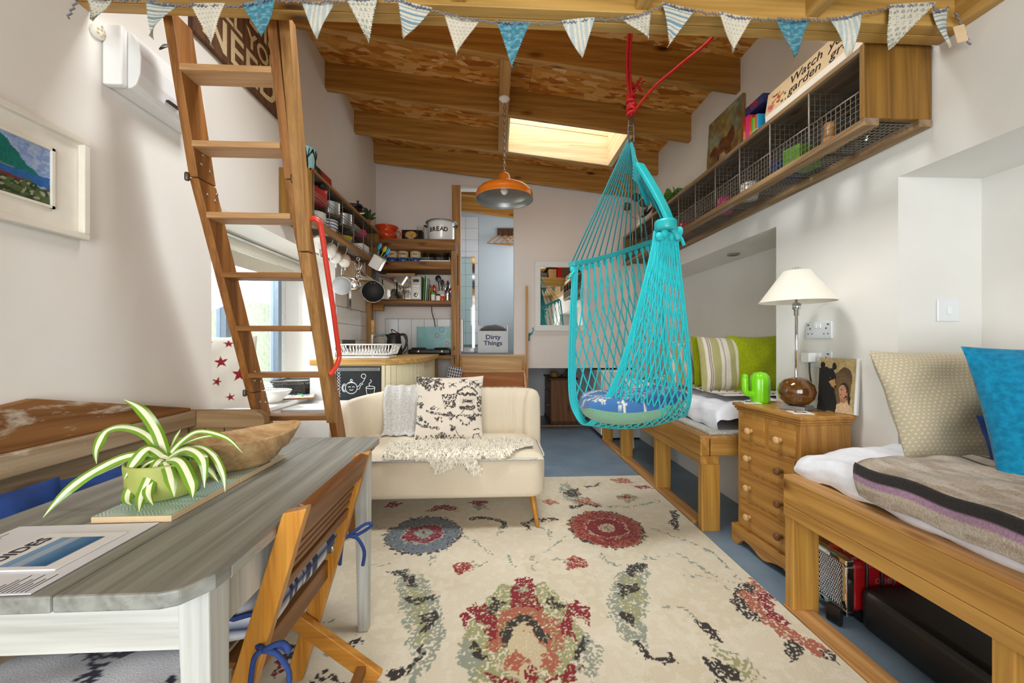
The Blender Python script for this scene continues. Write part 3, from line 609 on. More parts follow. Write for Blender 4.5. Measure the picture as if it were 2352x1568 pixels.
# lamp on the chest
L = (1.553, 1.895)
lp = thing('table_lamp', 'white cone shaded lamp with amber glass ball base', 'lamp', (L[0], L[1], .803))
MB(T(L[0], L[1], 0) @ rotz(.5)).box(-.055, .055, -.055, .055, .803, .824).build('base', 'slate', lp, bevel=.002)
MB().lathe([(.03, 0), (.052, .008), (.075, .035), (.083, .07), (.075, .105), (.052, .13), (.02, .142)], 28, (L[0], L[1], .824)).build('glass_ball', 'amber', lp)
MB().lathe([(.022, .955), (.018, .965), (.008, .97), (.007, 1.28), (.012, 1.285), (.012, 1.31), (.02, 1.32), (.02, 1.345), (.008, 1.35), (.006, 1.515)], 14, (L[0], L[1], 0)).build('stem', 'chrome', lp)
sh = MB().lathe([(.166, 1.352), (.058, 1.512), (.056, 1.512), (.164, 1.354)], 40, (L[0], L[1], 0), cap=False).build('shade', 'shade', lp)
mb = MB()
for a in range(3): mb.tube([(L[0], L[1], 1.508), (L[0]+.057*math.cos(a*2.1), L[1]+.057*math.sin(a*2.1), 1.508)], .002)
mb.build('shade_ring', 'chrome', lp); mb = MB()
for a in (-.014, 0, .014): mb.sphere((L[0]+a, L[1], 1.522+.004*(a == 0)), .008)
mb.build('finial', 'glass', lp)
mb = MB().tube(curve_pts([(1.70, 1.985, 1.06), (1.70, 1.985, .98), (1.705, 1.97, .87), (1.66, 1.95, .812)], 12), .004); mb.build('cable', 'black_plastic', lp)
# cactus light, letter tiles, bear canvas
cx, cy = 1.52, 2.12
ca_ = thing('cactus_lamp', 'lime green plastic cactus shaped night light', 'night light', (cx, cy, .803))
def ribbed(c, r, h, base=0):
    mb = MB(); n = 40; prof = [(r*.9, 0), (r, .02), (r, h*.72), (r*.9, h*.86), (r*.6, h*.96), (0, h)]
    vs = []; 
    for (q, z) in prof:
        for k in range(n): a = 2*PI*k/n; rr = q*(1+.05*math.cos(10*a)); vs.append((c[0]+rr*math.cos(a), c[1]+rr*math.sin(a), c[2]+z))
    fs = [(i*n+k, i*n+(k+1) % n, (i+1)*n+(k+1) % n, (i+1)*n+k) for i in range(len(prof)-1) for k in range(n)]; mb.add(vs, fs, True); return mb
ribbed((cx, cy, .803), .048, .175).build('stem', 'lime', ca_)
mb = MB(); mb.tube(curve_pts([(cx-.04, cy, .85), (cx-.075, cy, .855), (cx-.088, cy, .88), (cx-.088, cy, .95)], 14), [.018]*14+[.012], 12); mb.sphere((cx-.088, cy, .95), .016); mb.build('arm', 'lime', ca_)
def letter_tile(x, y, s, ch_, lab):
    Mx = T(x, y, .803) @ rotz(-.25); t = thing('letter_tile', lab, 'coaster', (x, y, .803), 'letter coasters')
    MB(Mx).box(-s, s, -s*.8, s*.8, 0, .005).build('tile', 'offwhite', t, bevel=.001)
    text('letter', ch_, 'ink_black', Mx @ T(0, 0, .0056) @ rotz(PI/2), s*1.5, t)
letter_tile(1.485, 1.79, .045, 'D', 'cream ceramic letter tile near the bear canvas')
letter_tile(1.45, 2.10, .045, 'P', 'cream ceramic letter tile beside the cactus light')
bp = thing('bear_canvas', 'unframed canvas of dark bear and dark haired child leaning on wall', 'painting', (1.69, 1.79, .803))
BA, BB = Vector((1.635, 1.865, .804)), Vector((1.693, 1.712, .804)); du = (BB-BA).normalized(); up = Vector((.10, .04, 1)).normalized(); nrm = du.cross(up).normalized()
bw, bh = (BB-BA).length*1.0, .265
mb = MB(basis(BA, du, up)); mb.box(0, bw, 0, bh, -.018, -.001); mb.build('canvas', 'white_paint', bp, bevel=.001)
cv = Cv(110, 130, 0, 1, 0, 1, '#b8a374', rag=.03, ragsc=14)
cv.fill(vnoise(cv.X, cv.Y, 6, 2) > .5, '#a8935f', .6); cv.ell(.72, .62, .2, .22, '#5d4a33'); cv.ell(.6, .45, .3, .3, '#6b563a')
cv.poly([(0, 0), (.58, 0), (.52, .3), (.44, .5), (.5, .62), (.42, .78), (.28, .82), (.12, .84), (0, .8)], '#22211f'); cv.ell(.1, .86, .07, .05, '#1c1b1a'); cv.ell(.42, .84, .06, .07, '#2a2927')
cv.poly([(.3, .55), (.45, .62), (.5, .5), (.46, .44), (.38, .47)], '#b98a56'); cv.ell(.485, .475, .03, .022, '#1a1918'); cv.ell(.33, .63, .025, .012, '#7c6a3a')
cv.poly([(.5, 0), (.54, .13), (.66, .2), (.84, .19), (.98, .08), (1, 0)], '#cfae8c'); cv.poly([(.62, .2), (.64, .32), (.78, .32), (.8, .2)], '#a87858')
cv.ell(.72, .42, .13, .15, '#3d2a20'); cv.poly([(.82, .45), (.9, .3), (.9, .15), (.84, .2)], '#34241c'); cv.ell(.68, .39, .10, .125, '#b9876a'); cv.ell(.655, .42, .03, .008, '#4a3026'); cv.ell(.64, .335, .03, .012, '#8c4a40'); cv.ell(.80, .36, .025, .035, '#a87258')
cv.mottle(.18, 30)
printed(cv, BA+nrm*.0005, du*bw*.93, up*bh, 'painted_face', 'print_paint', bp)
# sockets and switch
def plate(name, label, M, w, h, cat): 
    t = thing(name, label, cat, tuple(M.translation), None); MB(M).box(-w/2, w/2, -h/2, h/2, 0, .009).build('plate', 'switch', t, bevel=.004, seg=3); return t
def wallM(y, z): return basis((XR, y, z), (0, -1, 0), (0, 0, 1)) @ Matrix.Identity(4)
for z, lab in ((1.21, 'white double wall socket above the plugged-in socket'), (1.056, 'white double wall socket with lamp plug')):
    Mx = wallM(1.957, z); t = plate('wall_socket', lab, Mx, .165, .088, 'socket')
    for s in (-1, 1):
        MB(Mx).box(s*.012-.008, s*.012+.008, .012, .034, .009, .013).build('rocker', 'white_gloss', t, bevel=.001)
        [MB(Mx).box(s*.05+a, s*.05+b, c, d, .0085, .0095).build('pin_slot', 'slot', t) for a, b, c, d in ((-.003, .003, .004, .014), (-.016, -.009, -.022, -.017), (.009, .016, -.022, -.017))]
        MB(Mx).box(s*.062-.006, s*.062+.006, .026, .032, .0085, .0095).build('usb_port', 'slot', t)
Mx = wallM(1.995, 1.06); pl = thing('mains_plug', 'white mains plug in lower wall socket', 'plug', tuple(Mx.translation)); MB(Mx).box(-.03, .03, -.022, .03, .0096, .05).build('body', 'white_gloss', pl, bevel=.006)
Mx = basis((1.95, 1.56, 1.283), (1, 0, 0), (0, 0, 1)); t = plate('light_switch', 'white single rocker light switch in near alcove', Mx, .1, .094, 'switch'); MB(Mx).box(-.009, .009, -.017, .017, .009, .014).build('rocker', 'white_gloss', t, bevel=.002)
v = thing('ceiling_vent', 'small round grey vent in alcove soffit', 'vent', (1.93, 3.0, 1.845)); MB().lathe([(.045, 0), (.045, .006), (.03, .009), (0, .009)], 20, (1.93, 3.0, 1.845)).build('rim', 'mid_grey', v); MB().lathe([(.03, 0), (.03, .003)], 16, (1.93, 3.0, 1.841)).build('grille', 'spot', v)
# ---------------------------------------------------------------- under the near bed: heater and black cushion
ht = thing('fan_heater', 'red retro fan heater with chrome mesh front under bed', 'heater', (1.62, 1.36, .0))
HM = basis((1.40, 1.47, .05), (-.09, -.98, 0), (0, 0, 1))       # local x along the grille (towards camera), y up, z out of the grille (towards aisle)
HM = basis((1.415, 1.632, .045), (.02, -1, 0), (0, 0, 1))
MB(HM).box(0, .15, 0, .215, -.30, -.03).build('body', 'heater_red', ht, bevel=.03, seg=4)
fr = MB(HM); fr.box(-.006, .156, -.008, .018, -.035, .0).box(-.006, .156, .197, .223, -.035, 0).box(-.006, .016, .018, .197, -.035, 0).box(.134, .156, .018, .197, -.035, 0); fr.build('chrome_bezel', 'chrome', ht, bevel=.006, seg=3)
MB(HM).box(.016, .134, .018, .197, -.03, -.02).build('grille_back', 'black_matt', ht)
gm = MB()
for k in range(-16, 15):
    for s in (1, -1):
        p = []
        for q in (0, 1):
            y = .018+.179*q; x = .016+k*.0105+(.09*q if s > 0 else .09*(1-q))
            p.append((x, y))
        (xa, ya), (xb, yb) = p; t0, t1 = 0, 1
        lo_, hi_ = .016, .134
        if xb != xa:
            ta, tb = sorted(((lo_-xa)/(xb-xa), (hi_-xa)/(xb-xa))); t0, t1 = max(0, ta), min(1, tb)
        if t1-t0 < .03: continue
        A = HM @ Vector((lerp(xa, xb, t0), lerp(ya, yb, t0), -.012)); B = HM @ Vector((lerp(xa, xb, t1), lerp(ya, yb, t1), -.012)); gm.tube([A, B], .0012, 4, False)
gm.build('mesh_grille', 'chrome', ht)
for z in (-.10, -.20): MB(HM @ T(.07, .214, z) @ Matrix.Rotation(-PI/2, 4, 'X')).lathe([(.028, 0), (.028, .006), (.022, .010), (.02, .022), (.016, .026), (0, .027)], 20).build('control_knob', 'chrome', ht)
MB(HM).box(.01, .14, -.045, .0, -.28, -.08).build('foot', 'black_plastic', ht, bevel=.004)
text('brand_text', 'Honeywell', 'slate', basis(HM @ Vector((.1508, .135, -.20)), (1, 0, 0), (0, 0, 1)), .05, ht)
hb = HM @ Vector((.0, .22, -.12)); mb = MB()
mb.tube(curve_pts([HM @ Vector(p) for p in [(.158, .03, -.09), (.165, .12, -.08), (.15, .215, -.09), (.10, .262, -.10), (.04, .268, -.12), (-.01, .23, -.12)]], 24), .005, 8)
mb.tube(curve_pts([HM @ Vector(p) for p in [(.165, .03, -.15), (.17, .13, -.14), (.15, .23, -.15), (.09, .275, -.15), (.03, .27, -.15), (-.01, .22, -.14), (-.02, .12, -.05), (-.01, .03, .02), (0.02, -.03, .03)]], 28), .005, 8)
mb.build('power_cable', 'black_plastic', ht)
one(MB(T(1.39, 1.50, .0) @ rotz(.3)).box(-.012, .012, -.028, .028, .002, .075), 'mains_plug', 'black_plastic', 'black mains plug lying by red heater', 'plug', bevel=.008)
cm = MB(T(1.588, 1.03, .0) @ rotz(-.02)); cm.box(-.13, .13, -.46, .445, .003, .172)
bc = one(cm, 'leather_cushion', 'leather', 'large black leather floor cushion under the bed', 'cushion', bevel=.035, seg=4)
# ---------------------------------------------------------------- rug (pattern woven into a fine grid)
RX0, RX1, RY0, RY1 = -1.0, 1.243, .35, 3.2
cv = Cv(520, 660, RX0, RX1, RY0, RY1, '#e8dcc4', rag=.03, ragsc=30)
cv.X = cv.X+(vnoise(cv.OX, cv.OY, 75, 8)-.5)*.022; cv.Y = cv.Y+(vnoise(cv.OX, cv.OY, 75, 9)-.5)*.022
cv.fill(vnoise(cv.OX, cv.OY, 5, 3) > .5, '#e2d3b6', .6); cv.fill(vnoise(cv.OX, cv.OY, 40, 5) > .6, '#efe6d2', .5)
RED, SAL, DRK, SAG, GRY, BLU, TAN = '#8e1f2e', '#b5654e', '#3a3230', '#a6a576', '#9aa08f', '#75808a', '#c7a16c'
WN = dict(worn=.3, wsc=150)
def W2(p):   # keep pattern points as (x, y) on the floor
    return p
cv.ell(-0.414, 2.286, 0.2367, 0.2367, DRK, scal=0.08, ns=30, **WN)
cv.ell(-0.414, 2.286, 0.2212, 0.2212, BLU, scal=0.08, ns=30, worn=.22, wsc=144)
cv.ell(-0.415, 2.291, 0.1263, 0.1263, '#d9cbb0', scal=0.1, ns=14, **WN)
cv.ell(-0.415, 2.291, 0.1186, 0.1186, RED, scal=0.1, ns=14, **WN)
cv.ell(-0.416, 2.296, 0.0568, 0.0568, GRY, scal=0.12, ns=10, **WN)
cv.ell(-0.417, 2.302, 0.0181, 0.0181, RED, scal=0, ns=16, **WN)
cv.ell(0.687, 2.308, 0.2417, 0.2417, DRK, scal=0.07, ns=26, **WN)
cv.ell(0.687, 2.308, 0.2258, 0.2258, SAL, scal=0.07, ns=26, worn=.15, wsc=192)
cv.ell(0.687, 2.308, 0.2125, 0.2125, RED, scal=0.07, ns=26, worn=.45, wsc=120)
cv.ell(0.687, 2.308, 0.1355, 0.1355, '#dccbad', scal=0.12, ns=14, **WN)
cv.ell(0.687, 2.308, 0.1249, 0.1249, RED, scal=0.12, ns=14, **WN)
cv.ell(0.687, 2.308, 0.0584, 0.0584, '#dccbad', scal=0.2, ns=8, **WN)
cv.ell(0.687, 2.308, 0.0186, 0.0186, GRY, scal=0, ns=16, **WN)
cv.poly([(0.033, 1.8), (-0.045, 1.655), (-0.123, 1.466), (-0.085, 1.282), (0.269, 1.265), (0.358, 1.443), (0.33, 1.637), (0.237, 1.79)], SAG, worn=0.35, wsc=144)
cv.poly([(-0.114, 1.466), (-0.13, 1.367), (-0.064, 1.281), (-0.038, 1.401)], GRY, **WN)
cv.poly([(0.357, 1.51), (0.398, 1.38), (0.342, 1.261), (0.268, 1.33)], GRY, worn=0.45, wsc=144)
cv.poly([(0.096, 1.83), (0.17, 1.843), (0.196, 1.7), (0.214, 1.616), (0.118, 1.569), (0.057, 1.623), (0.075, 1.735)], RED, **WN)
cv.ell(0.132, 1.757, 0.028, 0.028, GRY, scal=0.1, ns=8, **WN)
cv.poly([(0.067, 1.636), (0.178, 1.631), (0.274, 1.538), (0.271, 1.426), (0.2, 1.389), (0.114, 1.522), (0.01, 1.399), (-0.031, 1.441), (-0.016, 1.551)], SAL, **WN)
cv.poly([(-0.115, 1.645), (-0.074, 1.67), (-0.007, 1.626), (0.024, 1.526), (-0.015, 1.44), (-0.042, 1.529), (-0.088, 1.592), (-0.112, 1.498), (-0.129, 1.581)], RED, **WN)
cv.poly([(0.261, 1.515), (0.306, 1.612), (0.357, 1.678), (0.395, 1.634), (0.391, 1.508), (0.359, 1.558), (0.326, 1.572), (0.311, 1.445), (0.279, 1.468)], RED, **WN)
cv.poly([(0.026, 1.459), (0.046, 1.548), (0.12, 1.6), (0.188, 1.554), (0.225, 1.449), (0.184, 1.451), (0.158, 1.519), (0.116, 1.55), (0.076, 1.512), (0.062, 1.436)], DRK, **WN)
cv.poly([(0.05, 1.416), (0.076, 1.512), (0.116, 1.55), (0.156, 1.508), (0.182, 1.441), (0.192, 1.334), (0.096, 1.273), (0.024, 1.342)], '#d6c4a0', worn=0.15, wsc=144)
cv.poly([(0.041, 1.387), (0.09, 1.415), (0.117, 1.355), (0.084, 1.312), (0.047, 1.332)], SAL, **WN)
cv.poly([(0.168, 1.391), (0.219, 1.408), (0.233, 1.35), (0.196, 1.307), (0.16, 1.326)], SAL, **WN)
cv.poly([(-0.026, 1.668), (0.021, 1.703), (0.039, 1.657), (0.002, 1.6), (-0.026, 1.614)], DRK, **WN)
cv.poly([(0.237, 1.713), (0.269, 1.668), (0.309, 1.625), (0.276, 1.6), (0.242, 1.655)], DRK, **WN)
cv.poly([(-0.081, 1.464), (-0.056, 1.446), (-0.006, 1.361), (-0.029, 1.366), (-0.078, 1.403)], DRK, **WN)
cv.poly([(0.357, 1.476), (0.352, 1.422), (0.307, 1.365), (0.277, 1.357), (0.322, 1.434)], DRK, **WN)
cv.poly([(-0.044, 1.336), (0.009, 1.316), (0.081, 1.274), (-0.006, 1.278)], RED, **WN)
cv.poly([(0.124, 1.346), (0.152, 1.318), (0.154, 1.27), (0.103, 1.273)], RED, **WN)
cv.poly([(0.177, 1.282), (0.251, 1.322), (0.316, 1.337), (0.269, 1.265), (0.175, 1.269)], RED, **WN)
cv.poly([(-0.494, 1.928), (-0.397, 1.923), (-0.294, 1.816), (-0.219, 1.637), (-0.188, 1.491), (-0.207, 1.371), (-0.255, 1.303), (-0.303, 1.292), (-0.3, 1.413), (-0.359, 1.568), (-0.424, 1.73)], GRY, worn=0.4, wsc=132)
cv.poly([(-0.417, 1.822), (-0.352, 1.802), (-0.275, 1.639), (-0.247, 1.472), (-0.276, 1.412), (-0.323, 1.566)], SAG, worn=0.4, wsc=120)
cv.poly([(-0.526, 1.912), (-0.475, 1.934), (-0.386, 1.87), (-0.355, 1.819), (-0.403, 1.805), (-0.462, 1.884)], DRK, **WN)
cv.poly([(-0.409, 1.744), (-0.334, 1.711), (-0.284, 1.753), (-0.267, 1.708), (-0.299, 1.673), (-0.357, 1.684)], DRK, **WN)
cv.poly([(-0.32, 1.59), (-0.247, 1.638), (-0.225, 1.586), (-0.254, 1.516), (-0.284, 1.495), (-0.283, 1.552)], DRK, **WN)
cv.line([(-0.37, 1.329), (-0.319, 1.332), (-0.282, 1.365), (-0.265, 1.422)], 0.0278, DRK, **WN)
cv.poly([(0.777, 1.943), (0.68, 1.928), (0.554, 1.775), (0.481, 1.603), (0.471, 1.482), (0.516, 1.415), (0.573, 1.392), (0.608, 1.522), (0.678, 1.648), (0.74, 1.799)], GRY, worn=0.4, wsc=132)
cv.poly([(0.627, 1.839), (0.712, 1.835), (0.671, 1.677), (0.591, 1.522), (0.546, 1.549), (0.564, 1.682)], SAG, worn=0.45, wsc=120)
cv.poly([(0.674, 1.909), (0.765, 1.943), (0.791, 1.923), (0.723, 1.863), (0.674, 1.819), (0.644, 1.856)], DRK, **WN)
cv.poly([(0.564, 1.775), (0.619, 1.756), (0.682, 1.769), (0.627, 1.694), (0.574, 1.682)], DRK, **WN)
cv.poly([(0.526, 1.596), (0.573, 1.573), (0.573, 1.523), (0.554, 1.496), (0.524, 1.538)], DRK, **WN)
cv.line([(0.539, 1.424), (0.547, 1.369), (0.583, 1.341), (0.641, 1.345)], 0.0289, DRK, **WN)
cv.ell(-0.158, 1.941, 0.0571, 0.0571, SAL, scal=0.1, ns=6, **WN)
cv.ell(-0.162, 1.942, 0.0527, 0.0527, RED, scal=0.15, ns=5, worn=.5, wsc=120)
cv.ell(0.411, 1.952, 0.0604, 0.0604, SAL, scal=0.1, ns=6, **WN)
cv.ell(0.42, 1.952, 0.0537, 0.0537, RED, scal=0.15, ns=5, worn=.55, wsc=120)
cv.line([(-0.097, 1.953), (-0.031, 1.973)], 0.0231, GRY, **WN)
cv.line([(0.307, 1.977), (0.373, 1.962)], 0.0234, GRY, **WN)
cv.line([(-0.138, 2.486), (-0.025, 2.468), (0.071, 2.405), (0.056, 2.349)], 0.0394, DRK, **WN)
cv.line([(0.384, 2.437), (0.267, 2.442), (0.193, 2.387), (0.215, 2.33)], 0.0391, DRK, **WN)
cv.poly([(-0.462, 2.584), (-0.403, 2.669), (-0.331, 2.694), (-0.265, 2.642), (-0.244, 2.574), (-0.337, 2.625), (-0.392, 2.6)], RED, **WN)
cv.poly([(-0.196, 2.709), (-0.137, 2.743), (-0.028, 2.723), (-0.102, 2.655)], RED, **WN)
cv.poly([(0.327, 2.706), (0.411, 2.748), (0.473, 2.685), (0.387, 2.646)], SAL, **WN)
cv.poly([(-0.742, 2.665), (-0.707, 2.756), (-0.64, 2.731), (-0.683, 2.662)], RED, **WN)
cv.poly([(-0.162, 2.658), (-0.072, 2.668), (-0.027, 2.61), (-0.114, 2.587)], GRY, **WN)
cv.poly([(0.521, 3.02), (0.605, 3.092), (0.611, 2.866), (0.648, 2.744), (0.595, 2.65), (0.515, 2.712), (0.496, 2.871)], GRY, worn=0.4, wsc=132)
cv.poly([(0.528, 2.87), (0.646, 2.95), (0.65, 2.823), (0.574, 2.771)], DRK, **WN)
cv.poly([(0.562, 2.71), (0.685, 2.765), (0.743, 2.629), (0.619, 2.62)], SAL, **WN)
cv.line([(0.54, 2.603), (0.641, 2.648), (0.731, 2.608)], 0.0352, DRK, **WN)
cv.line([(0.73, 2.973), (0.8, 2.979), (0.855, 3.051)], 0.0269, DRK, **WN)
cv.poly([(0.956, 3.124), (1.11, 3.147), (1.125, 3.038), (0.996, 3.025)], SAL, **WN)
cv.poly([(1.07, 2.984), (1.218, 2.959), (1.237, 2.905), (1.129, 2.91)], RED, **WN)
cv.poly([(0.896, 2.771), (0.999, 2.831), (1.066, 2.747), (0.934, 2.648)], SAG, **WN)
cv.poly([(0.919, 2.77), (1.003, 2.798), (1.031, 2.741), (0.96, 2.721)], RED, **WN)
cv.poly([(1.174, 2.526), (1.218, 2.524), (1.183, 2.381), (1.11, 2.245), (1.099, 2.288), (1.095, 2.356), (1.15, 2.412)], DRK, **WN)
cv.poly([(1.126, 1.732), (1.229, 1.776), (1.257, 1.726), (1.222, 1.637), (1.171, 1.519), (1.188, 1.47), (1.185, 1.404), (1.128, 1.355), (1.103, 1.408), (1.092, 1.487), (1.063, 1.549), (1.079, 1.629)], SAL, **WN)
cv.poly([(1.215, 1.696), (1.242, 1.65), (1.202, 1.609), (1.173, 1.597), (1.189, 1.518), (1.211, 1.488), (1.15, 1.491), (1.136, 1.559), (1.155, 1.626)], RED, **WN)
cv.poly([(1.058, 1.659), (1.106, 1.717), (1.177, 1.745), (1.206, 1.712), (1.165, 1.668), (1.146, 1.7), (1.102, 1.68), (1.079, 1.615), (1.109, 1.535), (1.083, 1.487), (1.037, 1.525), (1.042, 1.603)], DRK, **WN)
cv.poly([(1.079, 1.377), (1.136, 1.417), (1.16, 1.394), (1.108, 1.327), (1.064, 1.301), (1.057, 1.339)], DRK, **WN)
cv.poly([(1.221, 1.385), (1.232, 1.36), (1.227, 1.284), (1.207, 1.289), (1.199, 1.342)], DRK, **WN)
cv.poly([(1.195, 1.425), (1.235, 1.401), (1.207, 1.341), (1.152, 1.344)], SAL, **WN)
cv.poly([(0.812, 1.549), (0.835, 1.54), (0.873, 1.451), (0.868, 1.408), (0.844, 1.431), (0.815, 1.488)], DRK, **WN)
cv.poly([(0.8, 1.444), (0.846, 1.378), (0.904, 1.318), (0.892, 1.235), (0.82, 1.239), (0.803, 1.361)], SAG, worn=0.45, wsc=120)
cv.poly([(0.742, 1.354), (0.802, 1.332), (0.846, 1.302), (0.842, 1.238), (0.747, 1.242), (0.753, 1.289)], DRK, **WN)
cv.poly([(-0.768, 1.436), (-0.735, 1.495), (-0.698, 1.452), (-0.722, 1.377)], DRK, **WN)
cv.poly([(-0.765, 1.361), (-0.752, 1.435), (-0.737, 1.378), (-0.73, 1.313)], RED, **WN)
cv.poly([(-0.569, 1.446), (-0.523, 1.518), (-0.503, 1.474), (-0.542, 1.415)], DRK, **WN)
cv.poly([(-0.634, 1.449), (-0.561, 1.466), (-0.585, 1.408)], GRY, **WN)
cv.poly([(-0.854, 2.365), (-0.789, 2.446), (-0.749, 2.282), (-0.802, 2.235)], DRK, **WN)
cv.poly([(-0.629, 1.308), (-0.592, 1.371), (-0.498, 1.301)], DRK, worn=0.5, wsc=120)
cv.line([(-0.775, 2.445), (-0.674, 2.373)], 0.0175, GRY, worn=.45, wsc=96)
cv.line([(-0.163, 2.254), (-0.009, 2.062)], 0.0159, GRY, worn=.45, wsc=96)
cv.line([(0.286, 2.069), (0.421, 2.216)], 0.0159, GRY, worn=.45, wsc=96)
cv.line([(0.083, 2.036), (0.096, 1.918)], 0.0146, GRY, worn=.45, wsc=96)
cv.line([(0.187, 1.914), (0.217, 2.03)], 0.0146, GRY, worn=.45, wsc=96)
cv.line([(-0.31, 2.055), (-0.328, 1.957)], 0.0147, GRY, worn=.45, wsc=96)
cv.line([(0.57, 2.034), (0.575, 1.952), (0.636, 1.93)], 0.0148, GRY, worn=.45, wsc=96)
cv.line([(0.784, 1.962), (0.995, 2.014), (1.072, 1.818), (1.136, 1.747)], 0.0142, GRY, worn=.45, wsc=96)
cv.line([(0.964, 2.278), (1.073, 2.17), (1.182, 2.005), (1.177, 1.778)], 0.0154, GRY, worn=.45, wsc=96)
cv.line([(0.924, 1.825), (1.053, 1.784), (1.077, 1.688)], 0.0134, GRY, worn=.45, wsc=96)
cv.line([(0.742, 1.618), (0.81, 1.601), (0.832, 1.535)], 0.012, GRY, worn=.45, wsc=96)
cv.line([(0.743, 2.629), (0.942, 2.584), (1.167, 2.681)], 0.0197, GRY, worn=.45, wsc=96)
cv.line([(-0.647, 1.972), (-0.542, 1.986)], 0.0144, GRY, worn=.45, wsc=96)
cv.line([(0.814, 1.38), (0.898, 1.356), (0.907, 1.234)], 0.0101, GRY, worn=.45, wsc=96)
cv.line([(-0.728, 1.585), (-0.663, 1.594)], 0.0115, GRY, worn=.45, wsc=96)
cv.line([(0.028, 2.245), (0.042, 2.322), (0.096, 2.358)], 0.017, GRY, worn=.45, wsc=96)
cv.line([(0.277, 2.338), (0.333, 2.282), (0.33, 2.205)], 0.0169, GRY, worn=.45, wsc=96)
mb = MB(); mb.grid(lambda u, v: Vector((lerp(RX0, RX1, u), lerp(RY0, RY1, v), .013+.0015*math.sin(37*u)*math.sin(41*v))), 519, 659); mb.col = cv.cols()
rg = thing('rug', 'cream wool rug with red and slate flower medallions', 'rug', (0, 1.8, 0))
mb.build('pile', 'print_rug', rg)
MB().box(RX0-.004, RX1+.003, RY0-.004, RY1+.004, .001, .011).build('border', 'offwhite', rg)
# ---------------------------------------------------------------- sofa
sf = thing('sofa', 'cream upholstered two seat cocktail sofa with fluted back', 'sofa', (-.33, 2.58, 0))
def rounded(x0, x1, y0, y1, r, n=6):
    P = []
    for cx, cy, a0 in ((x1-r, y0+r, -PI/2), (x1-r, y1-r, 0), (x0+r, y1-r, PI/2), (x0+r, y0+r, PI)):
        for k in range(n+1): a = a0+PI/2*k/n; P.append((cx+r*math.cos(a), cy+r*math.sin(a)))
    return P
MB().prism(rounded(-.965, .318, 2.30, 2.88, .10), .205, .44).build('seat_base', 'sofa', sf, bevel=.035, seg=4, smooth=True)
def seat(u, v):
    a, b = 2*u-1, 2*v-1; e = max(abs(a)**9, abs(b)**7)
    return Vector((-.325+a*.63, 2.585+b*.28, .437+.05*max(0, 1-e)**.5))
MB().grid(seat, 50, 26).build('seat_cushion', 'sofa', sf)
def rr_path(P, z): return [(x, y, z) for x, y in P]
MB().tube(rr_path(rounded(-.96, .313, 2.298, 2.87, .10), .443), .006, 6, closed=True).build('piping', 'throw_grey', sf)
path = curve_pts([(-.965, 2.47, 0), (-.985, 2.62, 0), (-.965, 2.78, 0), (-.86, 2.865, 0), (-.6, 2.885, 0), (-.2, 2.885, 0), (.12, 2.88, 0), (.22, 2.865, 0), (.275, 2.82, 0), (.295, 2.745, 0)], 150)
sec = [(-.045, .40), (-.062, .50), (-.064, .62), (-.052, .73), (-.03, .785), (.0, .80), (.03, .79), (.05, .75), (.055, .6), (.055, .4), (.05, .25), (.0, .25), (-.03, .3)]
vs, fs = [], []; m = len(sec)
for i, p in enumerate(path):
    t = (path[min(i+1, 150)]-path[max(i-1, 0)]).normalized(); nrm_ = Vector((-t.y, t.x, 0)); e = min(i, 150-i)/12; e = 1 if e > 1 else math.sqrt(max(0, 1-(1-e)**2))
    hgt = (.90+.10*min(1, max(0, (p.x+1.0)/.3))) if p.x < 0 else 1
    fl_ = .016*abs(math.sin((p.x+.02)*PI/.052)) if -.82 < p.x < .17 and p.y > 2.84 else .008
    for k, (o, z) in enumerate(sec):
        oo = o*(.25+.75*e); zz = .25+(z-.25)*hgt*(.82+.18*e)
        if k in (1, 2, 3, 4): oo -= fl_
        if k in (4, 5): zz += fl_*.5
        vs.append((p.x-nrm_.x*-oo, p.y+nrm_.y*oo, zz))
for i in range(150):
    for k in range(m): fs.append((i*m+k, (i+1)*m+k, (i+1)*m+(k+1) % m, i*m+(k+1) % m))
fs += [tuple(range(m)), tuple(150*m+k for k in reversed(range(m)))]
MB().add(vs, fs, True).build('backrest', 'sofa', sf, fixn=True)
for x, y, dx, dy in ((.235, 2.40, .035, -.06), (.20, 2.78, .03, .05), (-.88, 2.40, -.035, -.06), (-.86, 2.78, -.03, .05)):
    MB().tube([(x, y, .22), (x+dx, y+dy, .012)], [.021, .011], 12).build('leg', 'chair_z', sf)
# throw over the back
def thr(u, v):
    P = [(2.955, .50), (2.955, .70), (2.945, .79), (2.90, .818), (2.845, .808), (2.808, .75), (2.795, .66), (2.785, .57), (2.77, .51), (2.70, .50)]
    k = catmull([Vector((a, b, 0)) for a, b in P], v); w0, w1 = -.80+.02*v, -.53+.02*math.sin(v*5)
    return Vector((lerp(w0, w1, u), k.x-.012*math.sin(u*14+v*2)*v*v-.006*math.sin(u*31), k.y+.004*math.sin(u*20)))
one(MB().grid(thr, 40, 60), 'knitted_throw', 'throw_grey', 'pale grey knitted throw draped over sofa back', 'throw', solid=.012)
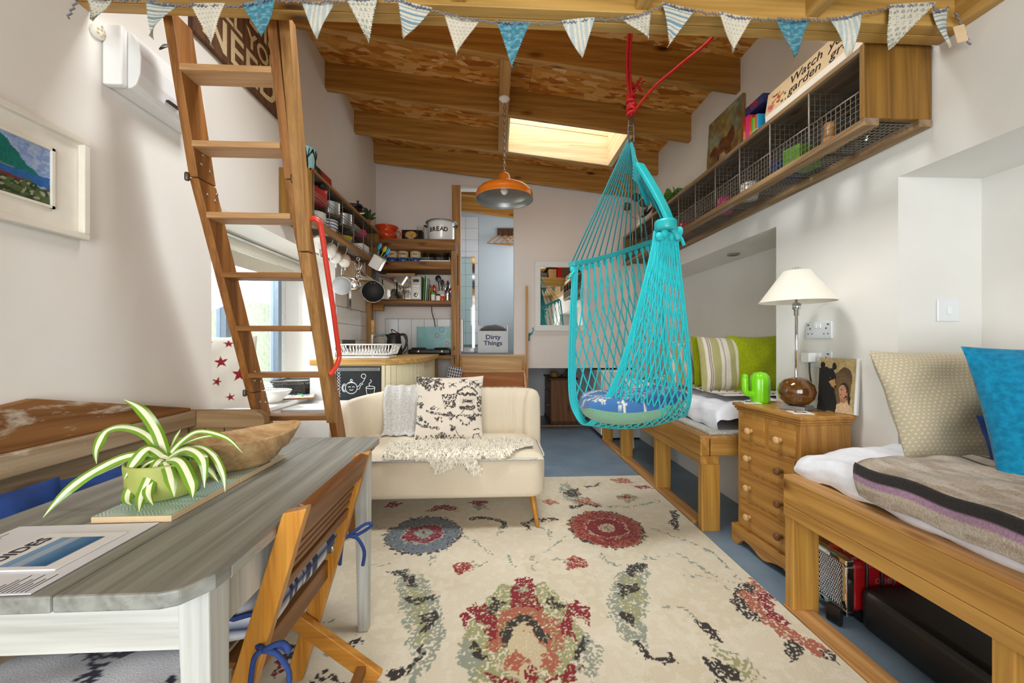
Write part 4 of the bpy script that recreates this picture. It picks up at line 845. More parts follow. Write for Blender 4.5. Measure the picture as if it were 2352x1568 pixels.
# toile cushion
def toile(nx, ny):
    cv = Cv(nx, ny, 0, 1, 0, 1, '#e3d8c9', rag=.03, ragsc=26); K = '#4b4644'; S = dict(worn=.3, wsc=90)
    def blob(x, y, r, n=9, seed=1):
        rn = random.Random(seed)
        for _ in range(n): cv.ell(x+rn.uniform(-r, r), y+rn.uniform(-r, r)*.7, rn.uniform(.25, .5)*r, rn.uniform(.2, .4)*r, K, rn.uniform(0, 3), **S)
    blob(.12, .92, .10, 14, 1); blob(.26, .88, .10, 14, 2); blob(.36, .83, .06, 8, 3); blob(.22, .80, .05, 7, 4)
    for x, y in ((.70, .93), (.86, .9), (.93, .86), (.55, .86)):
        cv.ell(x, y, .022, .03, K, **S); cv.line([(x-.06, y+.02), (x+.06, y+.02)], .008, K)
        for d in (-.05, -.025, .025, .05): cv.ell(x+d, y-.035, .008, .02, K)
    cv.line([(.62+.30*t/10, .72+.11*math.sin(PI*t/10)) for t in range(11)], .028, K, **S)
    cv.poly([(.62, .72), (.92, .72), (.89, .68), (.65, .68)], K, **S); cv.poly([(.66, .66), (.88, .66), (.88, .5), (.66, .5)], '#d8ccbd'); cv.poly([(.70, .63), (.84, .63), (.84, .57), (.70, .57)], K, **S); cv.poly([(.64, .53), (.9, .53), (.86, .47), (.68, .47)], K, **S)
    cv.line([(.72, .47), (.66, .40)], .01, K); cv.line([(.84, .47), (.9, .40)], .01, K)
    cv.poly([(.40, .70), (.62, .72), (.60, .52), (.46, .5), (.42, .58)], K, worn=.42, wsc=70); cv.poly([(.92, .68), (1, .68), (1, .45), (.93, .46)], K, worn=.4, wsc=70)
    blob(.06, .55, .07, 9, 6); blob(.3, .52, .05, 7, 7); cv.line([(.18, .46), (.5, .40), (.8, .38), (1, .40)], .03, K, **S); blob(.55, .39, .06, 8, 8); blob(.88, .36, .08, 10, 9)
    blob(.06, .36, .06, 9, 10); cv.line([(.0, .30), (.2, .24), (.36, .21)], .03, K, **S); blob(.22, .27, .05, 6, 11); blob(.36, .36, .05, 7, 12)
    cv.line([(.62, .38), (.74, .25), (.9, .36)], .007, K)
    for t in range(7): cv.ell(.62+.045*t, .36-.1*math.sin(PI*t/6), .01, .022, K)
    cv.ell(.42, .08, .075, .07, K, **S); cv.ell(.42, .08, .055, .052, '#b7aa9c'); cv.ell(.42, .085, .035, .035, K, **S)
    for x in (.18, .26, .33, .52, .60, .70): blob(x, .05, .035, 7, int(x*100)); cv.ell(x, .10, .012, .015, K)
    cv.poly([(.52, .26), (.60, .25), (.58, .17), (.54, .17)], K, **S); cv.line([(.58, .25), (.68, .05)], .01, K); cv.line([(.84, .02), (.86, .12), (.94, .13), (.97, .03)], .014, K); cv.poly([(.84, .19), (.92, .22), (.98, .18)], K, **S); blob(.05, .06, .06, 8, 20)
    cv.line([(.02, .62), (.05, .70), (.1, .68)], .01, K); return cv.cols()
one(pillow(stand((-.305, 2.655, .685), .03, .26), .47, .46, .14, 130, 130, seed=22, wr=.005, colfn=toile), 'toile_cushion', 'print_cloth', 'cream cushion with grey oriental scene print on sofa', 'cushion')
# sheepskin
FLEECE = [(-0.677, 2.531), (-0.643, 2.279), (-0.528, 2.282), (-0.387, 2.254), (-0.341, 2.162), (-0.219, 2.212), (-0.18, 2.233), (-0.141, 2.159), (-0.076, 2.158), (-0.068, 2.197), (-0.115, 2.263), (-0.063, 2.294), (0.003, 2.256), (0.081, 2.286), (0.249, 2.405), (0.251, 2.562), (0.11, 2.60), (-0.071, 2.57), (-0.501, 2.565)]
def inpoly(x, y, P):
    c = False; n = len(P)
    for i in range(n):
        x1, y1 = P[i]; x2, y2 = P[(i+1) % n]
        if (y1 > y) != (y2 > y) and x < (x2-x1)*(y-y1)/(y2-y1)+x1: c = not c
    return c
def fmap(x, s, h):
    yf = 2.295
    if s > 2.34: return Vector((x, s, .492+h))
    if s < 2.27: return Vector((x, yf-.012-h, .47-(2.27-s)))
    a = (2.34-s)/.07*PI/2; return Vector((x, 2.34-(.045+.012+h)*math.sin(a)*.95, .445+(.047+h)*math.cos(a)))
shp = thing('sheepskin', 'cream sheepskin lying on sofa seat', 'sheepskin', (-.2, 2.4, .49)); mb = MB(); r = random.Random(5); st = .0125; cells = []
for i in range(80):
    for j in range(45):
        x, s_ = -.70+i*st, 2.14+j*st
        if inpoly(x+st/2, s_+st/2, FLEECE): cells.append((x, s_))
for x, s_ in cells:
    mb.add([fmap(x, s_, .006), fmap(x+st, s_, .006), fmap(x+st, s_+st, .006), fmap(x, s_+st, .006)], [(0, 1, 2, 3)], True)
mb.build('hide', 'fleece', shp); mb = MB()
for _ in range(9000):
    x, s_ = r.uniform(-.70, .30), r.uniform(2.13, 2.72)
    if not inpoly(x, s_, FLEECE): continue
    b0 = fmap(x, s_, .004); n_ = (fmap(x, s_, .03)-b0).normalized(); tip = fmap(x+r.uniform(-.012, .012), s_-.008+r.uniform(-.012, .008), r.uniform(.014, .026)); w = .005
    o = Vector((r.uniform(-1, 1), r.uniform(-1, 1), r.uniform(-.3, .3))).normalized()*w; q = n_.cross(o).normalized()*w
    mb.add([b0+o, b0-o*.5+q, b0-o*.5-q, tip], [(0, 1, 3), (1, 2, 3), (2, 0, 3)], True)
tag(mb.build('pile', 'fleece', shp), kind='stuff')
# ---------------------------------------------------------------- dining table
tb = thing('dining_table', 'rustic grey washed table with worn painted legs', 'table', (-.81, 1.16, 0))
MB().prism([(-1.14, .65), (-.925, .65), (-.925, 1.68), (-1.14, 1.68)], .712, .74).build('top_plank', 'table_top', tb, bevel=.004)
MB().prism([(-.923, .65), (-.712, .65), (-.712, 1.68), (-.923, 1.68)], .712, .74).build('top_plank', 'table_top', tb, bevel=.003)
MB().prism([(-.71, .65), (-.545, .65), (-.52, .658), (-.49, .70), (-.487, .73), (-.487, 1.66), (-.495, 1.68), (-.71, 1.68)], .712, .74).build('top_plank', 'table_top', tb, bevel=.004)
MB().box(-.502, -.4865, .735, 1.60, .7105, .735).build('edge_strip', 'table_edge', tb, bevel=.003)
MB().box(-1.09, -.55, .712, .732, .60, .711).build('apron', 'table_paint', tb); MB().box(-1.09, -.55, 1.60, 1.62, .60, .711).build('apron', 'table_paint', tb)
MB().box(-.54, -.522, .75, 1.60, .60, .711).build('apron', 'table_leg', tb); MB().box(-1.11, -1.09, .75, 1.60, .60, .711).build('apron', 'table_leg', tb)
for x, y in ((-.535, .735), (-.525, 1.565), (-1.10, .735), (-1.10, 1.565)):
    sx = -1 if x < -.8 else 1; sy = -1 if y < 1 else 1
    a, b = .028, .019; ox, oy = sx*.012, sy*-.02 if sy > 0 else -.0
    MB().hexa([(x+ox-b, y+oy-b, .013), (x+ox+b, y+oy-b, .013), (x+ox+b, y+oy+b, .013), (x+ox-b, y+oy+b, .013), (x-a, y-a, .711), (x+a, y-a, .711), (x+a, y+a, .711), (x-a, y+a, .711)]).build('leg', 'table_leg', tb, bevel=.003)
# runner of two ceramic tiles on the table
def tile_on(y0, y1, name, label, fn):
    t = thing(name, label, 'tile', (-.818, (y0+y1)/2, .741), None); MB().box(-.905, -.731, y0, y1, .7405, .755).build('tile_body', 'clay', t, bevel=.002)
    cv = fn(); printed(cv, (-.904, y0+.001, .7556), (.172, 0, 0), (0, y1-y0-.002, 0), 'glaze', 'print_gloss', t)
def maze():
    cv = Cv(150, 200, 0, 1, 0, 1.35, '#cfe0dc'); d = np.minimum(np.abs(((cv.X*3) % 1)-.5), np.abs(((cv.Y*3) % 1)-.5)); a = np.abs(((cv.X*3) % 1)-.5)+np.abs(((cv.Y*3+.5*np.floor(cv.X*3)) % 1)-.5)
    cv.fill((a*7 % 1) < .45, '#8fb9b3'); return cv
def mono():
    cv = Cv(120, 120, 0, 1, 0, 1, '#eceae4'); a = np.abs(((cv.X*2) % 1)-.5); b = np.abs(((cv.Y*2) % 1)-.5); cv.fill(((a+b)*9 % 1) < .4, '#4a4f52'); return cv
tile_on(.905, 1.14, 'ceramic_tile', 'pale aqua geometric ceramic tile under the plant pot', maze); tile_on(1.143, 1.385, 'ceramic_tile', 'aqua and black patterned ceramic tile under wooden bowl', lambda: (lambda c: (c.fill((c.Y > .55), '#e9e9e6'), c.fill((c.Y > .55) & ((np.abs(((c.X*4) % 1)-.5)+np.abs(((c.Y*4) % 1)-.5))*6 % 1 < .4), '#50565a'), c)[-1])(maze()))
# bowl
def obowl(M, a, b, h, t, n=44):
    mb = MB(M); prof = [(.0, .0), (.42, .0), (.55, .012), (.72, .045), (.86, h*.62), (.97, h*.92), (1.0, h)]; inn = [(.955, h*1.0), (.90, h*.80), (.78, h*.45), (.55, .03), (.3, .018), (0, .016)]
    P = prof+inn; vs = []
    for q, z in P:
        for k in range(n):
            an = 2*PI*k/n; tilt = .018*math.cos(an)**2*(z/h) if z > 0 else 0; vs.append((a*q*math.cos(an), b*q*math.sin(an), z+tilt))
    fs = [(i*n+k, i*n+(k+1) % n, (i+1)*n+(k+1) % n, (i+1)*n+k) for i in range(len(P)-1) for k in range(n)]; return mb.add(vs, fs, True)
one(obowl(T(-.79, 1.25, .7565) @ rotz(math.radians(52)), .17, .105, .098, .01), 'wooden_bowl', 'bowl_wood', 'large oval hand carved wooden bowl on table', 'bowl')
# spider plant
plant = thing('spider_plant', 'spider plant with striped arching leaves in green pot', 'plant', (-.84, 1.03, .756))
MB().lathe([(.05, 0), (.068, .005), (.08, .04), (.084, .085), (.083, .092), (.079, .092), (.076, .07), (0, .07)], 30, (-.845, 1.035, .756)).build('pot', 'pot_green', plant)
MB().lathe([(.076, .0), (.05, .006), (0, .01)], 20, (-.845, 1.035, .827)).build('soil', 'soil', plant)
LEAVES = [
([(-0.845, 1.03, 0.848), (-0.876, 1.04, 0.917), (-0.923, 1.05, 0.972), (-0.976, 1.06, 0.997)], 0.0266),
([(-0.845, 1.03, 0.848), (-0.892, 1.034, 0.907), (-0.95, 1.038, 0.929), (-1.002, 1.042, 0.918), (-1.031, 1.046, 0.872), (-1.035, 1.05, 0.831)], 0.0245),
([(-0.837, 1.02, 0.854), (-0.902, 0.998, 0.867), (-0.963, 0.975, 0.838), (-1.009, 0.953, 0.795), (-1.034, 0.93, 0.746)], 0.0266),
([(-0.843, 1.02, 0.854), (-0.86, 0.997, 0.883), (-0.871, 0.973, 0.858), (-0.874, 0.95, 0.824)], 0.0266),
([(-0.84, 1.01, 0.852), (-0.847, 0.988, 0.832), (-0.873, 0.965, 0.798), (-0.861, 0.943, 0.776), (-0.829, 0.92, 0.774)], 0.0205),
([(-0.83, 1.0, 0.855), (-0.824, 0.967, 0.838), (-0.82, 0.933, 0.789), (-0.796, 0.9, 0.767)], 0.0225),
([(-0.823, 1.0, 0.849), (-0.822, 0.97, 0.832), (-0.811, 0.94, 0.796), (-0.774, 0.91, 0.777)], 0.0225),
([(-0.813, 0.99, 0.852), (-0.774, 0.955, 0.831), (-0.736, 0.92, 0.792)], 0.0245),
([(-0.816, 1.0, 0.854), (-0.769, 0.98, 0.854), (-0.728, 0.96, 0.808), (-0.71, 0.94, 0.781)], 0.0266),
([(-0.829, 1.02, 0.854), (-0.771, 1.003, 0.88), (-0.722, 0.987, 0.857), (-0.705, 0.97, 0.793)], 0.0245),
([(-0.835, 1.03, 0.851), (-0.765, 1.022, 0.88), (-0.716, 1.015, 0.859), (-0.687, 1.008, 0.811), (-0.677, 1.0, 0.77)], 0.0164),
([(-0.849, 1.04, 0.848), (-0.814, 1.045, 0.892), (-0.774, 1.05, 0.913), (-0.711, 1.055, 0.894), (-0.672, 1.06, 0.851)], 0.0164),
([(-0.854, 1.05, 0.845), (-0.815, 1.06, 0.882), (-0.744, 1.07, 0.896), (-0.693, 1.08, 0.858)], 0.0102),
([(-0.859, 1.05, 0.845), (-0.86, 1.075, 0.885), (-0.863, 1.1, 0.908)], 0.0102),
([(-0.86, 1.04, 0.846), (-0.906, 1.037, 0.856), (-0.967, 1.033, 0.83), (-1.044, 1.03, 0.793)], 0.0082),
([(-0.841, 1.04, 0.846), (-0.784, 1.033, 0.855), (-0.735, 1.027, 0.817), (-0.706, 1.02, 0.787)], 0.0184),
([(-0.832, 1.0, 0.855), (-0.862, 0.987, 0.843), (-0.868, 0.973, 0.805), (-0.861, 0.96, 0.8)], 0.0102),
([(-0.838, 1.04, 0.846), (-0.8, 1.04, 0.85), (-0.783, 1.04, 0.827)], 0.0082),
]
gr, pl_ = hx('#6f9a2a'), hx('#f0f2d2')
for pts, w in LEAVES:
    C_ = curve_pts([(-.845, 1.035, .825)]+pts, 26); mb = MB(); vs = []; cols = []
    for i, p in enumerate(C_):
        t = C_[min(i+1, 26)]-C_[max(i-1, 0)]; t.normalize(); s_ = t.cross(Vector((0, 0, 1)))
        view = (p-Vector((0, 0, 1.15))).normalized(); s_ = t.cross(view*.55+Vector((0, 0, -.45))).normalized(); n_ = s_.cross(t); f = i/26; ww = w*(.45+.55*min(1, f*4))*(1 if f < .75 else max(.06, (1-f)/.25))/2
        for a, dz, c in ((-1, .18, gr), (-.45, .0, gr), (-.38, -.02, pl_), (.38, -.02, pl_), (.45, 0, gr), (1, .18, gr)):
            vs.append(p+s_*a*ww+n_*dz*ww); cols.append(c+(1,))
    mb.add(vs, [(i*6+k, i*6+k+1, (i+1)*6+k+1, (i+1)*6+k) for i in range(26) for k in range(5)], True); mb.col = np.array(cols); mb.build('leaf', 'print_gloss', plant)
# papers and brochure
one(MB(T(-.895, .775, .7412) @ rotz(.02)).box(-.145, .145, -.122, .122, 0, .0015), 'info_sheet', 'paper_blue', 'printed white information sheets under blue brochure', 'paper'); isheet = bpy.data.objects['info_sheet']
for k in range(7):
    MB(T(-.895, .775, .7430) @ rotz(.02)).box(-.135+.004*(k % 3), -.134+.0015+.004*(k % 3), -.118, -.075-.01*(k % 2), 0, .0002)
for k in range(9): MB(T(-.895, .775, .7428) @ rotz(.02)).box(.132-.007*k-.001, .132-.007*k+.001, -.118, -.07-.012*(k % 3), 0, .0002).build('text_line', 'ink', isheet)
for k in range(4): MB(T(-.895, .775, .7428) @ rotz(.02)).box(-.13+.008*k-.001, -.13+.008*k+.001, -.04, .09-.02*k, 0, .0002).build('text_line', 'ink', isheet)
br = thing('brochure', 'folded brochure with blue sea photo and lettering', 'brochure', (-.858, .784, .743)); BM = T(-.858, .786, .7432)
MB(BM).box(-.080, .080, -.068, .066, 0, .003).build('leaflet', 'paper', br, bevel=.0005)
cv = Cv(60, 60, 0, 1, 0, 1, '#b9cfe2'); t_ = np.clip(cv.X*1.2-.15+.15*vnoise(cv.X, cv.Y, 4, 3), 0, 1)[..., None]; cv.rgb = np.array(hx('#7fa9d4'))*(1-t_)+np.array(hx('#22659f'))*t_; cv.fill(np.abs(cv.X-.35) < .12, '#c9d3dc', .5); cv.ell(.62, .55, .02, .02, '#5a4a70')
printed(cv, (-.888, .728, .7466), (.084, 0, 0), (0, .105, 0), 'sea_photo', 'print_paper', br)
text('lettering', 'GUIDES', 'ink', BM @ T(-.055, -.012, .0036) @ rotz(PI/2), .034, br)
# ---------------------------------------------------------------- bench
bn = thing('pew_bench', 'weathered wooden pew bench along left wall', 'bench', (-1.2, .95, 0))
MB().prism([(-.4, .836), (-.4, .86), (1.10, .962), (1.22, .978), (1.81, .848), (1.81, .836)], -1.405, -1.375, 'x').build('back_board', 'bench_back', bn, bevel=.003)
MB().box(-1.408, -1.352, -.4, 1.81, .768, .835).build('back_rail', 'bench_pale', bn, bevel=.004); MB().box(-1.408, -1.388, -.4, 1.81, .46, .767).build('back_panel', 'bench_pale', bn)
MB().box(-1.385, -1.02, -.4, 1.80, .425, .455).build('seat', 'bench_pale', bn, bevel=.003)
MB().prism([(-1.409, .755), (-1.07, .755), (-1.055, .77), (-1.052, .79), (-1.065, .815), (-1.09, .83), (-1.13, .833), (-1.409, .833)], 1.812, 1.858, 'y').build('arm_rest', 'bench_arm', bn, bevel=.003)
for i in range(4): MB().box(-1.405+i*.085, -1.325+i*.085, 1.822, 1.846, .0, .754).build('end_board', 'bench_arm', bn, bevel=.002)
for y in (-.38, .7): MB().box(-1.36, -1.04, y, y+.03, .0, .424).build('bench_leg', 'bench_arm', bn)
one(pillow(stand((-1.235, .985, .605), 1.25, .35), .32, .34, .12, seed=31, wr=.012), 'blue_cushion', 'blue_cush', 'deep blue cushion slumped at the near end of pew bench', 'cushion')
one(pillow(stand((-1.24, 1.33, .58), 1.35, .40), .40, .33, .13, seed=33, wr=.012), 'blue_cushion', 'blue_cush', 'deep blue quilted cushion on pew bench behind the plant', 'cushion')
# stool with toile pad tucked under the near end of the table
stl = thing('stool', 'low stool with bird printed seat pad under table', 'stool', (-.81, .71, 0))
MB().box(-1.01, -.61, .55, .875, .40, .43).build('seat', 'chair_x', stl, bevel=.004)
for x in (-.98, -.64):
    for y in (.58, .84): MB().box(x-.016, x+.016, y-.016, y+.016, .013, .40).build('leg', 'chair_z', stl, bevel=.002)
def navy_toile(seed, bird=False):
    def fn(nx, ny):
        cv = Cv(nx, ny, 0, 1, 0, 1, '#dfe0e6', rag=.04, ragsc=22); K = '#2c3145'; rn = random.Random(seed)
        for k in range(4 if bird else 12):
            x, y = rn.uniform(.0, 1), rn.uniform(.0, 1); p = [(x, y)]; a = rn.uniform(0, 6)
            for _ in range(7): a += rn.uniform(-.8, .8); x += .07*math.cos(a); y += .07*math.sin(a); p.append((x, y)); [cv.ell(x+rn.uniform(-.04, .04), y+rn.uniform(-.04, .04), .02, .012, K, rn.uniform(0, 3)) for _ in range(4)]
            cv.line(p, .016, K)
        cv.poly([(x, (y if not bird else .55+y*.5)) for x, y in [(.55, .75), (.66, .80), (.68, .72), (.64, .62), (.60, .66), (.48, .52), (.45, .50), (.58, .68)]], K)
        [cv.ell(rn.uniform(.93, 1), rn.random(), .03, .02, K, rn.uniform(0, 3)) for _ in range(26)]; cv.fill((cv.OX < .008) | (cv.OX > .992) | (cv.OY < .008) | (cv.OY > .992), '#24345f'); return cv.cols()
    return fn
one(pillow(T(-.81, .715, .468), .42, .33, .075, 80, 80, seed=41, wr=.003, pinch=.02, colfn=navy_toile(3, True), pw=7), 'seat_pad', 'print_cloth', 'white and navy bird print seat pad on low stool', 'seat pad')
# ---------------------------------------------------------------- folding chair
fc = thing('folding_chair', 'slatted folding wooden chair pushed to the table', 'chair', (-.55, 1.11, 0))
def stile_x(z): return -.445-(.765-z)*.30
for y in (.895, 1.33):
    MB().hexa([(stile_x(.013)-.028, y-.014, .013), (stile_x(.013)+.028, y-.014, .013), (stile_x(.013)+.028, y+.014, .013), (stile_x(.013)-.028, y+.014, .013), (-.473, y-.014, .765), (-.420, y-.014, .775), (-.420, y+.014, .775), (-.473, y+.014, .765)]).build('stile', 'chair_z', fc, bevel=.003)
def slat(z0, z1, th, name='slat', m='chair_y', off=0):
    zc = (z0+z1)/2; mb = MB(T(stile_x(zc)+off, 0, zc) @ Matrix.Rotation(math.atan(.30), 4, 'Y')); mb.box(-th/2, th/2, .909, 1.316, -(z1-z0)/2, (z1-z0)/2); mb.build(name, m, fc, bevel=.003)
slat(.695, .772, .03, 'top_rail', off=.008)
for k in range(4): slat(.60+.0235*k, .619+.0235*k, .014)
slat(.558, .592, .024, 'lower_rail')
MB().bar((-.572, .885, .385), (-.572, 1.345, .385), .03, .062).build('seat_rail', 'chair_y', fc, bevel=.003); MB().bar((-.93, .90, .42), (-.93, 1.325, .42), .025, .05).build('seat_rail', 'chair_y', fc, bevel=.003)
for k in range(7): MB().bar((-.61-.05*k, .91, .405+.003*k), (-.61-.05*k, 1.315, .405+.003*k), .036, .014).build('seat_slat', 'chair_y', fc, bevel=.002)
for y in (.93, 1.295): MB().bar((-.90, y, .43), (-.385, y, .03), .026, .05).build('rear_leg', 'chair_x', fc, bevel=.003)
MB().bar((-.435, .94, .07), (-.435, 1.285, .07), .03, .026).build('stretcher', 'chair_y', fc, bevel=.003)
for y in (.912, 1.313): MB(T(-.548, y, .455) @ Matrix.Rotation(PI/2, 4, 'X')).lathe([(.014, -.006), (.014, .004), (.009, .006), (0, .006)], 14).build('pivot_bolt', 'steel', fc)
sp = thing('seat_pad', 'scalloped white and navy branch print seat pad tied to chair', 'seat pad', (-.73, 1.11, .43))
pillow(T(-.735, 1.11, .478) @ Matrix.Rotation(-.10, 4, 'Y'), .42, .42, .115, 80, 80, seed=44, wr=.006, pinch=.02, colfn=navy_toile(9), pw=9).build('pad', 'print_cloth', sp)
mb = MB(); c_ = []
for k in range(60): a = k/60*4; i = int(a) % 4; f = a-int(a); q = [(-.535, .90), (-.535, 1.32), (-.935, 1.32), (-.935, .90)]; A, B = q[i], q[(i+1) % 4]; c_.append((lerp(A[0], B[0], f), lerp(A[1], B[1], f), .435+.03*(-.535-q[i][0])*0+.008*math.sin(k*2.1)))
mb.tube([(a, b, .508+.12*(a+.735)+.006*math.sin(k*1.7)) for k, (a, b, c) in enumerate(c_)], .006, 6, closed=True); mb.build('piping', 'denim', sp)
for y, s in ((1.345, 1), (.875, -1)):
    mb = MB(); B = Vector((stile_x(.47)+.03, y+s*.012, .475))
    mb.tube(curve_pts([(-.56, y-s*.04, .46), tuple(B)], 4), .007, 6); mb.tube(curve_pts([B, B+Vector((.05, .02*s, .03)), B+Vector((.07, .03*s, .02)), B+Vector((.03, .01, .0)), B], 16), .006, 6)
    mb.tube(curve_pts([B, B+Vector((.03, .0, -.01)), B+Vector((.05, .01, -.06)), B+Vector((.045, .01, -.11))], 12), .006, 6); mb.tube(curve_pts([B, B+Vector((-.02, .0, -.02)), B+Vector((-.03, .0, -.10))], 10), .006, 6); mb.build('tie', 'denim', sp)
# ---------------------------------------------------------------- loft ladder
ld = thing('loft_ladder', 'folding wooden loft ladder leaning on loft beam', 'ladder', (-1.0, 2.3, 0))
def ly(z): return 1.575-.227*(z-1.8) if z > 1.8 else 1.575+.389*(1.8-z)
def rail(x0, x1, z0, z1, d, mat, name, ya=None, yb=None):
    a, b = (ly(z0) if ya is None else ya), (ly(z1) if yb is None else yb)
    return MB().hexa([(x0, a, z0), (x1, a, z0), (x1, a+d, z0), (x0, a+d, z0), (x0, b, z1), (x1, b, z1), (x1, b+d, z1), (x0, b+d, z1)]).build(name, mat, ld, bevel=.003)
for x0, x1 in ((-1.205, -1.170), (-.838, -.803)):
    rail(x0, x1, 1.802, 2.36, .10, 'ladder_z', 'stringer'); rail(x0, x1, .902, 1.798, .10, 'ladder_z', 'stringer'); rail(x0, x1, .012, .898, .10, 'ladder_z', 'stringer')
rail(-.798, -.757, 1.52, 2.36, .05, 'ladder_old', 'folded_rail', 1.605, 1.455); rail(-.798, -.757, .76, 1.515, .05, 'ladder_old', 'folded_rail', 1.87, 1.607)
for k, z in enumerate((2.187, 1.931, 1.679, 1.45, 1.222, 1.0, .777, .55, .32)):
    y = ly(z); MB().box(-1.171, -.837, y-.004, y+.09, z-.024, z).build('rung', 'tread_pale' if k < 3 else 'ladder_x', ld, bevel=.003)
for x in (-1.207, -.80):
    for z in (1.80, .90): MB().lathe([(.007, -.016), (.009, -.01), (.009, .01), (.007, .016)], 10, (x, ly(z)-.006, z)).build('hinge', 'iron', ld)
for x, zc in ((-1.169, 1.80), (-1.169, .90)):
    for dz, dy in ((.06, .03), (.05, .075), (.10, .05), (-.05, .03), (-.06, .07), (-.03, .09)):
        MB(T(x, ly(zc+dz)+dy, zc+dz) @ Matrix.Rotation(PI/2, 4, 'Y')).lathe([(.007, 0), (.007, .002), (.004, .003), (0, .003)], 8).build('screw_head', 'steel', ld)
hp = curve_pts([(-.757, 1.63, 1.655), (-.742, 1.628, 1.66), (-.728, 1.632, 1.65), (-.724, 1.645, 1.625), (-.724, 1.69, 1.5)], 16)+curve_pts([(-.724, 1.765, 1.3), (-.726, 1.815, 1.16), (-.728, 1.845, 1.085), (-.733, 1.84, 1.05), (-.745, 1.82, 1.015), (-.757, 1.80, .995)], 18)
MB().tube(hp, .011, 12).build('grab_rail', 'red_pipe', ld)
# ---------------------------------------------------------------- wire crate shelf on the right wall
def wire_panel(mb, P0, U, V, nu, nv, r=.0016, dia=False):
    P0, U, V = Vector(P0), Vector(U), Vector(V)
    for i in range(nu+1): mb.tube([P0+U*(i/nu), P0+U*(i/nu)+V], r, 3, False)
    for j in range(nv+1): mb.tube([P0+V*(j/nv), P0+V*(j/nv)+U], r, 3, False)
X0, X1, SY0, SY1, SZ0, SZ1 = 1.452, 1.727, 1.43, 4.22, 1.995, 2.315
cs = thing('crate_shelf', 'long wooden bottle crate shelf with wire baskets on right wall', 'shelf', (1.6, 2.8, SZ0))
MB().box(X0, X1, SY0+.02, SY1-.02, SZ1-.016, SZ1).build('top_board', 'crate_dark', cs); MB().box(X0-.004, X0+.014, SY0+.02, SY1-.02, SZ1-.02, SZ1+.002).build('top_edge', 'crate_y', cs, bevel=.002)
MB().box(X0-.006, X1, SY0, SY0+.02, SZ0+.03, SZ1+.004).build('end_board', 'crate_end', cs, bevel=.003); MB().box(X0-.006, X1, SY1-.02, SY1, SZ0+.03, SZ1+.004).build('end_board', 'crate_end', cs, bevel=.003)
MB().box(X0-.006, X0+.055, SY0-.002, SY1, SZ0, SZ0+.03).build('bottom_slat', 'crate_y', cs, bevel=.003); MB().box(X1-.055, X1, SY0-.002, SY1, SZ0, SZ0+.03).build('bottom_slat', 'crate_y', cs, bevel=.003)
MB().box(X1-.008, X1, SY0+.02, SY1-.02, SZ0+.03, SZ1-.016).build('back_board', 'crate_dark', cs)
ys = [SY0+.022+i*(SY1-SY0-.044)/11 for i in range(12)]
for a, b in zip(ys[:-1], ys[1:]):
    mb = MB(); wire_panel(mb, (X0+.004, a, SZ0+.032), (0, b-a, 0), (0, 0, .115), 11, 5); mb.tube([(X0+.004, a, SZ0+.15), (X0+.004, b, SZ0+.15)], .0032, 5)
    tag(mb.build('front_mesh', 'wire', cs), kind='stuff')
    mb = MB(); wire_panel(mb, (X0+.055, a, SZ0+.02), (X1-X0-.11, 0, 0), (0, b-a, 0), 8, 12); tag(mb.build('floor_mesh', 'wire', cs), kind='stuff')
for y in ys:
    MB().tube([(X0+.002, y, SZ0+.03), (X0+.002, y, SZ1-.016)], .0042, 6).build('upright_wire', 'wire', cs)
    mb = MB(); wire_panel(mb, (X0+.004, y, SZ0+.03), (X1-X0-.014, 0, 0), (0, 0, SZ1-SZ0-.05), 10, 10, .0014); tag(mb.build('divider_mesh', 'wire', cs), kind='stuff')
# things in the baskets
def small_box(name, label, c, d, mat, cat, rz=0, grp=None, bevel=.002, rx=0):
    return one(MB(T(c[0], c[1], c[2]) @ rotz(rz) @ Matrix.Rotation(rx, 4, 'X')).box(-d[0]/2, d[0]/2, -d[1]/2, d[1]/2, 0, d[2]), name, mat, label, cat, grp, bevel=bevel)
zf = SZ0+.031
small_box('game_box', 'dark green game box in wire crate below the books', (1.56, 1.87, zf), (.14, .09, .10), 'leaf', 'box', .2)
small_box('game_box', 'navy game box in wire crate beside green box', (1.57, 1.98, zf), (.14, .08, .09), 'navy', 'box', .1)
one(MB().lathe([(.05, 0), (.055, .05), (.05, .10), (.035, .115)], 20, (1.58, 1.60, zf)), 'glass_jar', 'glass', 'clear glass jar in the end bay of crate', 'jar')
one(MB(T(1.55, 1.70, zf)).lathe([(.03, 0), (.03, .06)], 14).lathe([(.026, .062), (.022, .08), (.022, .13)], 14), 'bamboo_pot', 'hanger', 'bamboo stick pot in wire crate', 'pot')
for i, (y, m, lab) in enumerate(((2.30, 'white_clay', 'white lidded pot in wire crate under brown painting'), (2.55, 'pink', 'pink tin in wire crate under brown painting'), (2.85, 'grey_plastic', 'dark grey tin in wire crate past the brown painting'), (3.1, 'red_enamel', 'small red tin in wire crate near leafy plant'), (3.4, 'teal_paint', 'teal tin in wire crate near leafy plant'))):
    one(MB().lathe([(.045, 0), (.05, .01), (.05, .08), (.046, .085), (.046, .10), (0, .102)], 18, (1.58, y, zf)), 'storage_tin', m, lab, 'tin', 'tins in the wire crate')
